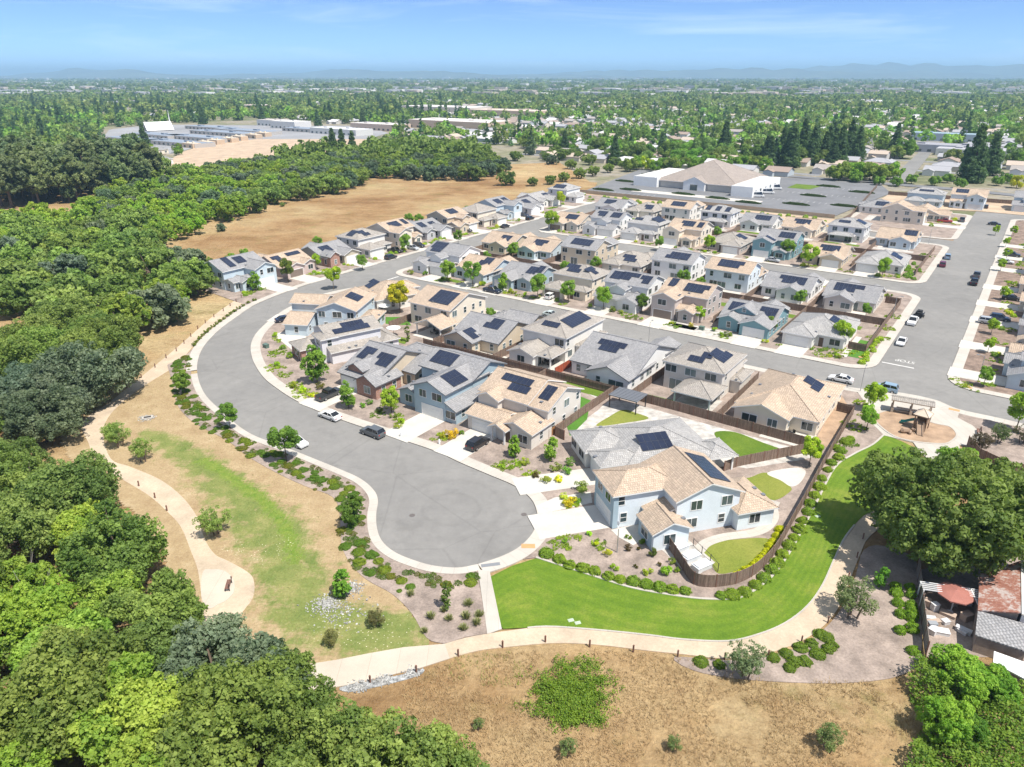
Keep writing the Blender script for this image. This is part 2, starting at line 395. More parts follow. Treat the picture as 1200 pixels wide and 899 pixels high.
M['lamp'] = plain('headlamp_glass', (.75,.77,.8), .15)
M['tail'] = plain('tail_lamp_red', (.35,.02,.02), .25)
M['black'] = plain('black_plastic', (.02,.02,.02), .6)
M['white'] = noisy('white_paint', (.80,.80,.79), .06, .4, 3, .6, 0)
M['membrane'] = noisy('pale_flat_roofing', (.62,.60,.57), .12, .05, .6, .8, 0)
M['roadpaint'] = noisy('road_paint', (.60,.59,.56), .15, 1, 6, .7, 0)
M['any'] = objcol('painted_surface', .7)
M['anyroof'] = objcol('shingle_surface', .85, 0, 0, .2)
HAZE, SKY, SUN, EXPO = 1.15e-4, .122, 4.5, .65
# ------------------------------------------------------------------ ground plan (traced on the ground plane, metres)
def sheet(name, pts, z, mat, z0=None, kind='structure', smooth=0, closed=True):
    if smooth: pts = smooth_line(pts, smooth, True)
    b = MB(); b.prism(pts, z-.1 if z0 is None else z0, z, 0)
    return tag(b.build(name, mat), kind=kind)
LOOP_OUT = W([(560,662),(537,666),(510,664),(487,658),(463,648),(448,635),(442,620),(441,603),(443,587),(438,575),(423,562),(397,550),(360,535),(330,523),(300,512),(280,500),(257,480),(240,462),(232,442),(232,423),(240,405),(257,387),(277,372),(300,357)]) + E([(-168,125),(-169.5,138),(-170.5,166),(-171.5,209),(-171.5,253),(-173,287),(-173,314)])
LOOP_OUT_S = smooth_line(LOOP_OUT, 5)
LOOP_IN = W([(560,662),(587,653),(608,642),(623,627),(629,612),(629,600),(622,585),(603,570),(573,557),(540,543),(507,528),(452,510),(407,495),(372,482),(345,469),(325,456),(310,444),(300,430),(295,418),(294,405),(299,393),(310,381),(325,369),(342,359)]) + E([(-157.5,128),(-156,137),(-152,142.5),(-145,144.8),(-120,145),(-90,145),(-60,145),(-30,145)]) + W([(1000,455),(1050,460),(1095,469),(1123,480),(1177,492),(1240,507)])
LOOP_IN_S = smooth_line(LOOP_IN, 5)
LAWN_CURB = W([(628,654),(662,665),(705,679),(742,690),(780,697),(817,702),(850,703),(870,700),(892,687),(910,670),(930,640),(955,593),(978,549),(1000,533),(1022,522),(1036,510)])
LAWN_CURB_S = smooth_line(LAWN_CURB, 5)
SAND = W([(1024,492),(1032,484),(1050,481),(1066,483),(1077,490),(1095,497),(1113,501),(1121,510),(1116,517),(1104,521),(1070,518),(1044,510)])
cut = max(i for i, p in enumerate(LOOP_IN_S) if p[0]*CA - p[1]*SA < -20.5)
B1 = LOOP_IN_S[:cut] + W([(1012,464),(1024,480),(1026,497),(1036,510)]) + LAWN_CURB_S[::-1]
R2 = E(rrect(-159, 156, -19, 226.5, 6)); R3 = E(rrect(-159.5, 237.5, -20.5, 303.5, 6)); R4 = E(rrect(-64, 314.5, -20, 380, 5)); R5 = E(rrect(-6, 157, 60, 380, 6))
out_l = [p for p in LOOP_OUT_S if p[0]*SA + p[1]*CA > 108 and p[1] > 175]
R6 = out_l + E([(-173,332),(-204,332),(-204,113)])
BLOCKS = [B1, R2, R3, R4, R5, R6]
ASPH = LOOP_OUT_S + E([(-21,314),(-20,392),(60,392),(60,380),(-1,380),(-6,374),(-6,163),(-4,158.5),(0,157),(60,157),(60,146)]) + W([(1240,507),(1177,492),(1123,480),(1050,460),(1000,455),(608,642),(587,653)])
sheet('road', ASPH, 0.0, M['asphalt'], -.12)
for nm, P, mt in (('front_block_ground', B1, 'mulchgrey'), ('middle_block_ground', R2, 'mulchgrey'), ('back_block_ground', R3, 'mulchgrey'), ('corner_block_ground', R4, 'mulchgrey'), ('right_block_ground', R5, 'mulch'), ('left_block_ground', R6, 'mulchgrey')):
    sheet(nm, P, .10, M[mt], -.1)
mb = MB(); strip(mb, LOOP_IN_S, 0, -2.1, -.05, .135); tag(mb.build('sidewalk', M['walk']), kind='structure')
for P in (R2, R3, R4, R5):
    mb = MB(); strip(mb, P, 0, 2.1, -.05, .135, closed=True); tag(mb.build('sidewalk', M['walk']), kind='structure')
mb = MB(); strip(mb, LOOP_OUT_S[:92], 0, 1.25, -.05, .135); tag(mb.build('kerb', M['walk']), kind='structure')
mb = MB(); strip(mb, LOOP_OUT_S[92:], 0, 2.1, -.05, .135); tag(mb.build('sidewalk', M['walk']), kind='structure')
def on_block(p): return any(inside(p, b) for b in BLOCKS)
def drive_length(p, d, most=16):
    l = .5
    while l < most and on_block((p[0]+d[0]*l, p[1]+d[1]*l)): l += .25
    return l
# ------------------------------------------------------------------ houses
SIDES = {'S': (0, -1), 'E': (1, 0), 'N': (0, 1), 'W': (-1, 0)}
ORD = 'SENW'
WINC = {}
def window_meshes(w, h, lite):
    k = (w, h, lite)
    if k in WINC: return WINC[k]
    f = MB(); t = .09; fr = 2 if lite else 0
    f.box(-w/2-t, -.06, -h/2-t, w/2+t, 0, -h/2, 0); f.box(-w/2-t, -.06, h/2, w/2+t, 0, h/2+t, 0)
    f.box(-w/2-t, -.06, -h/2, -w/2, 0, h/2, 0); f.box(w/2, -.06, -h/2, w/2+t, 0, h/2, 0)
    if w > 1.1: f.box(-.035, -.05, -h/2, .035, 0, h/2, 0)
    else: f.box(-w/2, -.05, -.03, w/2, 0, .03, 0)
    p = MB() if not lite else f
    p.face([(-w/2, -.02, -h/2), (w/2, -.02, -h/2), (w/2, -.02, h/2), (-w/2, -.02, h/2)], 1 if lite else 0)
    if lite: WINC[k] = (f.mesh('window', [M['trim'], M['glass']]), None)
    else: WINC[k] = (f.mesh('window', M['trim']), p.mesh('pane', M['glass']))
    return WINC[k]
def slope_planes(x0, y0, x1, y1, z, kind, p, ov):
    """roof planes as {side: (origin at the eave's left end seen from outside, u, v, width, length, usable left, usable right at the top)}"""
    wx_, wy_ = x1-x0, y1-y0; c = 1/math.sqrt(1+p*p); s = p*c; ze = z - ov*p + .16
    out = {}
    def add(side, run, width):
        if side == 'S': O = (x0-ov, y0-ov, ze); U = (1,0,0); V = (0,c,s)
        if side == 'N': O = (x1+ov, y1+ov, ze); U = (-1,0,0); V = (0,-c,s)
        if side == 'E': O = (x1+ov, y0-ov, ze); U = (0,1,0); V = (-c,0,s)
        if side == 'W': O = (x0-ov, y1+ov, ze); U = (0,-1,0); V = (c,0,s)
        out[side] = (Vector(O), Vector(U), Vector(V), width+2*ov, (run+ov)/c)
    if kind in ('gx', 'hip'): 
        r = wy_/2 if kind == 'gx' else min(wx_, wy_)/2
        add('S', r, wx_); add('N', r, wx_)
    if kind in ('gy', 'hip'):
        r = wx_/2 if kind == 'gy' else min(wx_, wy_)/2
        add('E', r, wy_); add('W', r, wy_)
    if kind == 'shedE': add('E', wx_, wy_)
    if kind == 'shedS': add('S', wy_, wx_)
    return out
def roof_wing(mb, x0, y0, x1, y1, z, kind, p, ov):
    th = .2; pl = slope_planes(x0, y0, x1, y1, z, kind, p, ov)
    X0, Y0, X1, Y1 = x0-ov, y0-ov, x1+ov, y1+ov; ze = z - ov*p + .16
    def quad(pts, side):
        O, U, V, w, l = pl[side]
        uv = [((Vector(q)-O).dot(U), (Vector(q)-O).dot(V)) for q in pts]
        mb.face(pts, 0, uv); mb.face([(q[0], q[1], q[2]-th) for q in pts][::-1], 1)
    def edge(a, b): mb.face([(a[0],a[1],a[2]-th), (b[0],b[1],b[2]-th), b, a], 1)
    if kind == 'gx':
        ym = (Y0+Y1)/2; zr = ze + (ym-Y0)*p
        a, b, c, d, r0, r1 = (X0,Y0,ze), (X1,Y0,ze), (X1,Y1,ze), (X0,Y1,ze), (X0,ym,zr), (X1,ym,zr)
        quad([a,b,r1,r0], 'S'); quad([c,d,r0,r1], 'N')
        for s_, t_ in ((a,b),(b,r1),(r1,c),(c,d),(d,r0),(r0,a)): edge(s_, t_)
        mb.tube([(X0,ym,zr+.02),(X1,ym,zr+.02)], .11, 5, 0)
    elif kind == 'gy':
        xm = (X0+X1)/2; zr = ze + (xm-X0)*p
        a, b, c, d, r0, r1 = (X0,Y0,ze), (X1,Y0,ze), (X1,Y1,ze), (X0,Y1,ze), (xm,Y0,zr), (xm,Y1,zr)
        quad([b,c,r1,r0], 'E'); quad([d,a,r0,r1], 'W')
        for s_, t_ in ((b,c),(c,r1),(r1,d),(d,a),(a,r0),(r0,b)): edge(s_, t_)
        mb.tube([(xm,Y0,zr+.02),(xm,Y1,zr+.02)], .11, 5, 0)
    elif kind == 'hip':
        w, h = X1-X0, Y1-Y0; r = min(w, h)/2; zr = ze + r*p
        a, b, c, d = (X0,Y0,ze), (X1,Y0,ze), (X1,Y1,ze), (X0,Y1,ze)
        if w >= h: r0, r1 = (X0+r, Y0+r, zr), (X1-r, Y0+r, zr)
        else: r0, r1 = (X0+r, Y0+r, zr), (X0+r, Y1-r, zr)
        if w >= h:
            quad([a,b,r1,r0],'S'); quad([b,c,r1],'E'); quad([c,d,r0,r1],'N'); quad([d,a,r0],'W')
        else:
            quad([a,b,r0],'S'); quad([b,c,r1,r0],'E'); quad([c,d,r1],'N'); quad([d,a,r0,r1],'W')
        for s_, t_ in ((a,b),(b,c),(c,d),(d,a)): edge(s_, t_)
        up = lambda q: (q[0], q[1], q[2]+.02)
        if abs(w-h) > .05: mb.tube([up(r0), up(r1)], .11, 5, 0)
        for e_, t_ in ((a, r0), (d, r0 if w >= h else r1), (b, r1 if w >= h else r0), (c, r1)): mb.tube([up(e_), up(t_)], .10, 5, 0)
    elif kind == 'shedE':
        zt = ze + (X1-x0)*p
        a, b, c, d = (x0,Y0,zt), (X1,Y0,ze), (X1,Y1,ze), (x0,Y1,zt); quad([b,c,d,a],'E')
        for s_, t_ in ((a,b),(b,c),(c,d),(d,a)): edge(s_, t_)
    elif kind == 'shedS':
        zt = ze + (y1-Y0)*p
        a, b, c, d = (X0,Y0,ze), (X1,Y0,ze), (X1,y1,zt), (X0,y1,zt); quad([a,b,c,d],'S')
        for s_, t_ in ((a,b),(b,c),(c,d),(d,a)): edge(s_, t_)
    elif kind == 'flat':
        mb.box(X0, Y0, z+.05, X1, Y1, z+.22, 0)
    return pl
def wall_wing(mb, x0, y0, x1, y1, z, kind, p, m=0):
    mb.face([(x0,y0,0),(x1,y0,0),(x1,y0,z),(x0,y0,z)], m, [(x0,0),(x1,0),(x1,z),(x0,z)]); mb.face([(x1,y1,0),(x0,y1,0),(x0,y1,z),(x1,y1,z)], m, [(x1,0),(x0,0),(x0,z),(x1,z)])
    mb.face([(x1,y0,0),(x1,y1,0),(x1,y1,z),(x1,y0,z)], m, [(y0,0),(y1,0),(y1,z),(y0,z)]); mb.face([(x0,y1,0),(x0,y0,0),(x0,y0,z),(x0,y1,z)], m, [(y1,0),(y0,0),(y0,z),(y1,z)])
    if kind == 'gx':
        ym = (y0+y1)/2; zr = z + (ym-y0)*p
        mb.face([(x1,y0,z),(x1,y1,z),(x1,ym,zr)], m, [(y0,z),(y1,z),(ym,zr)]); mb.face([(x0,y1,z),(x0,y0,z),(x0,ym,zr)], m, [(y1,z),(y0,z),(ym,zr)])
    if kind == 'gy':
        xm = (x0+x1)/2; zr = z + (xm-x0)*p
        mb.face([(x0,y0,z),(x1,y0,z),(xm,y0,zr)], m, [(x0,z),(x1,z),(xm,zr)]); mb.face([(x1,y1,z),(x0,y1,z),(xm,y1,zr)], m, [(x1,z),(x0,z),(xm,zr)])
    if kind == 'shedE':
        zt = z + (x1-x0)*p; mb.face([(x0,y0,z),(x1,y0,z),(x0,y0,zt)], m); mb.face([(x1,y1,z),(x0,y1,z),(x0,y1,zt)], m)
GARC = {}
def garage_mesh(w, mat):
    k = (w, mat)
    if k not in GARC:
        b = MB(); h = 2.2
        for i in range(4): b.box(-w/2, -.04, i*h/4+.02, w/2, 0, (i+1)*h/4-.02, 0)
        b.box(-w/2, -.012, 0, w/2, 0, h, 0)
        b.box(-w/2-.12, -.07, 0, -w/2, 0, h+.14, 1); b.box(w/2, -.07, 0, w/2+.12, 0, h+.14, 1); b.box(-w/2, -.07, h, w/2, 0, h+.14, 1)
        GARC[k] = b.mesh('garage_door', [M[mat], M['trim']])
    return GARC[k]
DOORC = {}
def door_mesh(c):
    if c not in DOORC:
        b = MB(); b.box(-.5, -.05, 0, .5, 0, 2.1, 0); b.box(-.62, -.07, 0, -.5, 0, 2.22, 1); b.box(.5, -.07, 0, .62, 0, 2.22, 1); b.box(-.5, -.07, 2.1, .5, 0, 2.22, 1)
        DOORC[c] = b.mesh('front_door', [plain('front_door_paint', c, .4), M['trim']])
    return DOORC[c]
DARKC = {}
def dark_opening(w, h):
    if (w, h) not in DARKC:
        b = MB(); b.face([(-w/2, -.02, 0), (w/2, -.02, 0), (w/2, -.02, h), (-w/2, -.02, h)], 1)
        b.box(-w/2-.1, -.06, 0, -w/2, 0, h+.1, 0); b.box(w/2, -.06, 0, w/2+.1, 0, h+.1, 0); b.box(-w/2, -.06, h, w/2, 0, h+.1, 0); b.box(-.04, -.05, 0, .04, 0, h, 0)
        DARKC[(w, h)] = b.mesh('patio_door', [M['trim'], M['glass']])
    return DARKC[(w, h)]
def face_point(w, side, t, z):
    x0, y0, x1, y1 = w[:4]
    if side == 'S': return (x0+(x1-x0)*t, y0, z), 0
    if side == 'E': return (x1, y0+(y1-y0)*t, z), math.pi/2
    if side == 'N': return (x1-(x1-x0)*t, y1, z), math.pi
    return (x0, y1-(y1-y0)*t, z), -math.pi/2
VENT = None
def roof_vent_mesh():
    global VENT
    if VENT is None:
        b = MB(); b.box(-.22, -.22, -.1, .22, .22, .16, 0); b.box(-.27, -.27, .16, .27, .27, .2, 0); VENT = b.mesh('roof_vent', M['trimdark'])
    return VENT
HOUSES = []
GAR = {}
def house(label, c, wings, wall, roof, rot=0.0, front='S', garage=None, door=None, panels=(), lite=False, fascia='trim', gmat='garwhite', doorc=(.12,.08,.06), group=None,
          pitch=.40, ov=.45, patio_doors=(), seed=0, nowin=(), wallz={}, winsides='SENW', vents=3, extra_win=()):
    """wings: (x0,y0,x1,y1,eave,kind[,opts]) in house axes, front towards -y; kinds gx, gy (gables), hip, shedE, shedS, patio"""
    rnd = random.Random(seed*77+len(HOUSES)*13+5)
    turn = {'S': 0, 'E': math.pi/2, 'N': math.pi, 'W': -math.pi/2}[front]
    rz = GRID - math.radians(rot) + turn
    X, Y = wx(*c); root = empty('house', (X, Y, .08), rz)
    tag(root, label, 'house', group)
    wb = MB(); rb = MB(); mats = [WALL[wall]]; planes = []
    posts = []
    for i, w in enumerate(wings):
        x0, y0, x1, y1, z, kind = w[:6]; o = w[6] if len(w) > 6 else {}
        p = o.get('p', pitch) ; ovv = o.get('ov', ov); j = .012*i
        if not o.get('open'):
            m = 0
            if 'wc' in o:
                if WALL[o['wc']] not in mats: mats.append(WALL[o['wc']])
                m = mats.index(WALL[o['wc']])
            wall_wing(wb, x0-j, y0-j, x1+j, y1+j, z, kind, p, m)
        else:
            for a in o.get('posts', ((0,0),(1,0))):
                qx, qy = x0+.15+(x1-x0-.3)*a[0], y0+.15+(y1-y0-.3)*a[1]; posts.append((qx, qy, z+.05))
            if o.get('gable'): wall_g = MB()
        planes.append(roof_wing(rb, x0-j*.5, y0-j*.5, x1+j*.5, y1+j*.5, z+j, kind, p, ovv))
        if o.get('open') and kind == 'gy':
            xm = (x0+x1)/2; zr = z+(xm-x0)*p
            wb.face([(x0,y0,z),(x1,y0,z),(xm,y0,zr)], 0); wb.face([(x1,y0+.1,z),(x0,y0+.1,z),(xm,y0+.1,zr)], 0)
    wb.build('wall', mats, root); R = rb.build('roof', [ROOF[roof], M[fascia]], root)
    for q in posts:
        pb = MB(); pb.box(-.13, -.13, 0, .13, .13, q[2]); pb.build('porch_post', M['trim'], root, (q[0], q[1], 0))
    gx = None
    if garage:
        GAR[root.name] = garage
        wi, side, t, gw = garage; pt, r = face_point(wings[wi], side, t, 0)
        n = SIDES[side]; link('garage_door', garage_mesh(gw, gmat), root, (pt[0]+n[0]*.03, pt[1]+n[1]*.03, 0), r); gx = (wi, side, t, gw)
    if door:
        wi, side, t = door; pt, r = face_point(wings[wi], side, t, 0); n = SIDES[side]
        link('front_door', door_mesh(doorc), root, (pt[0]+n[0]*.04, pt[1]+n[1]*.04, .05), r)
    for wi, side, t, pw in patio_doors:
        pt, r = face_point(wings[wi], side, t, 0); n = SIDES[side]
        link('patio_door', dark_opening(pw, 2.15), root, (pt[0]+n[0]*.05, pt[1]+n[1]*.05, .05), r)
    def blocked(x, y, z, i):
        for k, w in enumerate(wings):
            if k == i or (len(w) > 6 and w[6].get('open')): continue
            if w[0]-.2 < x < w[2]+.2 and w[1]-.2 < y < w[3]+.2 and z < w[4]+.9: return True
        return False
    def put_window(wi, side, t, z, ww, wh):
        pt, r = face_point(wings[wi], side, t, z); n = SIDES[side]; j = .012*wi+.005
        if blocked(pt[0]+n[0]*.35, pt[1]+n[1]*.35, z-wh/2, wi): return
        f, g = window_meshes(ww, wh, lite)
        o = link('window', f, root, (pt[0]+n[0]*j, pt[1]+n[1]*j, z), r)
        if g: link('pane', g, o)
    for wi, w in enumerate(wings):
        o = w[6] if len(w) > 6 else {}
        if o.get('open') or o.get('nowin'): continue
        floors = [1.55] if w[4] < 4.6 else [1.55, 4.25]
        for side in winsides:
            if side in o.get('skip', ''): continue
            Ls = (w[2]-w[0]) if side in 'SN' else (w[3]-w[1])
            if Ls < 2.2: continue
            for z in floors:
                k = max(1, int(Ls/3.2))
                for q in range(k):
                    t = (q+.5)/k + rnd.uniform(-.06, .06)
                    if gx and gx[0] == wi and gx[1] == side and z < 2 and abs(t-gx[2])*Ls < gx[3]/2+1.0: continue
                    if door and door[0] == wi and door[1] == side and z < 2 and abs(t-door[2])*Ls < 1.4: continue
                    if any(d[0] == wi and d[1] == side and z < 2 and abs(t-d[2])*Ls < d[3]/2+1.0 for d in patio_doors): continue
                    ww, wh = rnd.choice([(1.8,1.4),(1.6,1.4),(.9,1.4),(2.2,1.4)] if side in 'SN' else [(.9,1.4),(.9,1.3),(1.6,1.4)])
                    put_window(wi, side, t, z, ww, wh)
    for a in extra_win: put_window(*a)
    for wi, side, fu, fv, rows in panels:
        # side is given in street-grid terms; turn it into house terms
        k = (ORD.index(side) - ORD.index(front)) % 4; ls = ORD[k]
        if ls not in planes[wi]: continue
        O, U, V, w_, l_ = planes[wi][ls]; N = U.cross(V)
        pw, ph = 1.04, 1.74; nr = len(rows); nc = max(len(r) for r in rows)
        c0 = O + U*(w_*fu - nc*pw/2) + V*(l_*fv - nr*ph/2) + N*.16
        b = MB()
        for ri, row in enumerate(rows[::-1]):
            for ci, ch in enumerate(row):
                if ch != '1': continue
                a0 = c0 + U*(ci*pw+.012) + V*(ri*ph+.012); a1 = a0 + U*(pw-.024); a2 = a1 + V*(ph-.024); a3 = a0 + V*(ph-.024)
                q = [a0, a1, a2, a3]; lo = [x - N*.12 for x in q]
                b.face(q, 1)
                ins = [a0+U*.02+V*.02+N*.002, a1-U*.02+V*.02+N*.002, a2-U*.02-V*.02+N*.002, a3+U*.02-V*.02+N*.002]
                b.face(ins, 0)
                for s_ in range(4): b.face([lo[s_], lo[(s_+1) % 4], q[(s_+1) % 4], q[s_]], 1)
        if b.v: b.build('solar_panel', [M['solar'], M['solarframe']], root)
    for q in range(vents):
        wi = rnd.randrange(len(wings)); sd = list(planes[wi])
        if not sd: continue
        side = rnd.choice(sd); O, U, V, w_, l_ = planes[wi][side]; p = O + U*(w_*rnd.uniform(.35,.65)) + V*(l_*rnd.uniform(.15,.3)); link('roof_vent', roof_vent_mesh(), root, p)
    HOUSES.append((c, rz, wings, front)); return root

def template(kind, mir, w=12.4, d=18.0):
    """(wings, garage, door, main wing index, patio doors) in house axes centred on the lot"""
    h = w/2; y0, y1 = -d/2, d/2
    if kind == 'A':     # two storeys, gabled bay above the garage
        ws = [(-h, y0+6, h, y1-1, 5.6, 'gx'), (-h, y0+1, 0, y0+9, 5.45, 'gy'), (0, y0+2.2, h-.4, y0+6.2, 2.9, 'gx', {'p': .3}), (1.2, y0+.8, 4.8, y0+5.5, 2.8, 'gy')]
        g = (1, 'S', .5, 4.9); dr = (2, 'S', .15); main = 0
    elif kind == 'B':   # two storeys, hipped, low garage wing
        ws = [(-h, y0+5.5, h, y1-2, 5.6, 'hip'), (-h, y0, .3, y0+6.5, 2.9, 'hip'), (.3, y0+2.5, h-.3, y0+6, 2.8, 'hip'), (-h+1.5, y1-2.2, h-3, y1+1.5, 2.7, 'hip', {'open': 1, 'posts': ((0,1),(1,1))})]
        g = (1, 'S', .5, 4.9); dr = (2, 'S', .25); main = 0
    elif kind == 'C':   # one storey, gables
        ws = [(-h, y0+3.5, h, y1-1.5, 2.9, 'gx'), (-h, y0, .4, y0+9, 2.95, 'gy'), (1.4, y0+1.6, h-.2, y0+8, 2.9, 'gy'), (-h+1, y1-6, 1.5, y1+1, 2.9, 'gy')]
        g = (1, 'S', .5, 4.9); dr = (0, 'S', .58); main = 0
    elif kind == 'D':   # one storey, hipped
        ws = [(-h, y0+3, h, y1-1, 2.9, 'hip'), (-h, y0, .2, y0+8, 2.95, 'hip'), (.2, y1-4, h-.5, y1+.8, 2.9, 'hip')]
        g = (1, 'S', .5, 4.9); dr = (0, 'S', .62); main = 0
    else:               # E: two storeys behind a low front
        ws = [(-h, y0+6.5, h, y1-1, 5.6, 'gx'), (-h, y0+1, h, y0+7, 2.9, 'gx', {'p': .42}), (-1.6, y0+2.6, 2.6, y0+9, 5.2, 'gy'), (-h, y0, -1, y0+6, 2.9, 'gy')]
        g = (1, 'S', .72, 4.9); dr = (1, 'S', .42); main = 0
    if mir:
        ws = [(-w_[2], w_[1], -w_[0], w_[3], *w_[4:]) for w_ in ws]; g = (g[0], g[1], 1-g[2], g[3]); dr = (dr[0], dr[1], 1-dr[2])
        ws = [(*w_[:6], dict(w_[6], posts=tuple((1-a, b) for a, b in w_[6].get('posts', ())))) if len(w_) > 6 else w_ for w_ in ws]
    pd = [(main, 'N', .4 if not mir else .6, 2.4)]
    return ws, g, dr, main, pd
def rel(ws, c): return [(w[0]-c[0], w[1]-c[1], w[2]-c[0], w[3]-c[1], *w[4:]) for w in ws]

# --- the houses on the near block, footprint by footprint (street grid metres)
P1, P2 = ["11111", "11111"], ["1111", "1111"]
def near(label, c, ws, **k):
    return house(label, c, rel(ws, c), k.pop('wall'), k.pop('roof'), **k)
near('red brick and grey bungalow with two stepped solar arrays and a small brick dormer', (-98, 95), [
    (-104.2, 87.3, -94.6, 105, 2.9, 'gx', {'p': .42}), (-98.4, 86.2, -93.2, 93, 3.0, 'gy', {'wc': 'brick', 'p': .55}), (-94.7, 95.2, -91.4, 105.5, 2.95, 'gx', {'p': .36}),
    (-102.6, 88.2, -98.6, 92.6, 4.1, 'gy', {'wc': 'brick', 'nowin': 1, 'p': .5}), (-103, 104, -93, 108.5, 2.9, 'hip')],
    wall='beige', roof='gray', garage=(0, 'S', .3, 4.9), door=(2, 'S', .5), fascia='trimdark', panels=[(0, 'S', .24, .66, ["111","110"]), (0, 'S', .72, .62, ["1111","0111"])], extra_win=[(3, 'S', .5, 4.1, .7, .7)], doorc=(.05,.10,.12), vents=4)
near('teal blue two storey house with grey roof, white garage and a lean-to on its side', (-82, 95), [
    (-89, 94.6, -76.3, 104.4, 5.5, 'gx'), (-83.8, 86.8, -76.4, 99, 5.4, 'gy'), (-76.4, 86.9, -74.1, 97.5, 2.7, 'shedE', {'p': .45}), (-88.6, 88, -83.8, 95, 2.8, 'gy'), (-88.5, 103.6, -80, 107.5, 2.7, 'hip', {'nowin': 1})],
    wall='bluegrey', roof='gray', garage=(1, 'S', .58, 4.9), door=(3, 'E', .6), fascia='trimdark', panels=[(0, 'S', .30, .6, ["11111","11111"]), (1, 'E', .40, .55, ["1111","1111"])], vents=4)
near('beige two storey house with tan roof and two solar arrays beside a ridge step', (-65, 95), [
    (-72.3, 91.8, -62.3, 103.4, 5.5, 'gx'), (-62.4, 92.2, -58.4, 103.2, 5.15, 'gx'), (-71.6, 90.2, -67.4, 96, 5.35, 'gy', {'p': .45}), (-71.6, 87.2, -64.6, 92.5, 2.85, 'gx', {'p': .28}), (-64.8, 86.9, -58.1, 93, 2.9, 'gy', {'p': .36}), (-65.5, 85.6, -62.6, 88.6, 2.8, 'gy', {'open': 1, 'p': .5})],
    wall='greige', roof='tan', garage=(3, 'S', .5, 4.9), door=(4, 'S', .3), panels=[(0, 'S', .52, .72, ["111111"]), (0, 'S', .66, .44, ["1111"]), (1, 'S', .5, .62, ["11","11"])], vents=4)
gc = (-42, 95)
house('grey hip roofed bungalow at the cul-de-sac with a covered white patio behind', gc, [(-6.4, -5.2, 6.4, 9.4, 2.9, 'hip'), (-6.4, -9.8, .6, -2, 2.9, 'hip', {'skip': 'E'}), (1.2, -9.2, 5.6, -2, 3.0, 'hip'), (1.8, 8, 7, 12.3, 2.7, 'hip', {'open': 1, 'posts': ((0,1),(1,1),(1,0))})],
    'offwhite', 'pale', rot=40, garage=(2, 'S', .5, 4.0), door=(0, 'S', .57), panels=[(0, 'E', .40, .60, ["11111","11111"])], patio_doors=[(0, 'N', .3, 2.4)], pitch=.36, vents=4)
hc = (-30, 82)
house('large pale blue two storey house with tan tile roof beside the curving green lawn', hc, [(-7, -2.3, 3.1, 7.1, 5.5, 'gx', {'skip': 'W'}), (-7, -9.7, -.6, 0, 5.4, 'hip'), (1.5, -6.7, 5.6, -1.7, 2.9, 'gx', {'p': .45}), (-.6, -5.2, 2.2, -2.0, 2.85, 'shedS', {'p': .3, 'nowin': 1}), (-3.2, 6.4, 4.4, 11.8, 2.9, 'hip'), (-7.0, -9.72, -.55, -9.1, 5.36, 'none', {'wc': 'bluegrey', 'nowin': 1}), (1.46, -6.74, 5.0, -6.3, 2.86, 'none', {'wc': 'bluegrey', 'nowin': 1})],
    'paleblue', 'tan', rot=38.7, extra_win=[(5, 'S', .3, 4.2, 1.6, 1.4), (5, 'S', .72, 4.2, 1.6, 1.4), (6, 'S', .5, 1.5, 1.8, 1.4)], garage=(5, 'S', .5, 4.9), door=(3, 'S', .6), panels=[(0, 'N', .50, .55, ["1111111","1111111"])], vents=5, winsides='SEN', doorc=(.05,.05,.06))
house('pale blue two storey corner house with tan roof at the bend of the loop road', (-134, 106.4), [
    (.4, .4, 10.1, 13.5, 5.5, 'gy', {'p': .36}), (-8, 4.6, .4, 11, 5.4, 'gx'), (-6, -4, -.5, 4.6, 2.9, 'gx', {'p': .35}), (10.1, 2.5, 14.2, 9, 2.9, 'hip')],
    'lightblue', 'tan', rot=-26, garage=(1, 'W', .5, 4.9), door=(2, 'W', .5), panels=[(0, 'E', .55, .62, ["1111","1111"])], vents=4)
house('lavender grey two storey house with long low solar array above brick trimmed garage', (-115.6, 93.4), [
    (-9, 1.2, -.4, 13.3, 5.5, 'gy', {'p': .33}), (-4.6, -.4, -.4, 3, 5.4, 'hip'), (-9.4, -4, -3.5, 3.5, 2.9, 'hip', {'wc': 'brick'}), (-.4, 1, 1.3, 12, 2.7, 'shedE', {'p': .4, 'nowin': 1}), (-6.5, 13, 1.4, 16.6, 2.8, 'hip')],
    'lavender', 'greige', rot=19, garage=(2, 'W', .5, 4.9), door=(2, 'S', .75), panels=[(0, 'E', .48, .34, ["11111111"]), (0, 'E', .55, .68, ["11111"])], vents=4)
house('tan roofed bungalow with clustered hips beside the yellow tree', (-136.4, 134), [(-6.7, -6.2, 6.7, 6.8, 3.4, 'hip'), (-6, 3, 1, 10, 3.2, 'hip'), (0.4, -9, 6.6, -3, 3.1, 'hip')], 'offwhite', 'tan', rot=20, front='N', garage=(2, 'S', .5, 4.5), door=(0, 'S', .3),
    panels=[(0, 'S', .25, .55, ["1111","0111"]), (0, 'E', .5, .5, ["0111","1110"])], patio_doors=[(0, 'N', .35, 2.4)], vents=3)
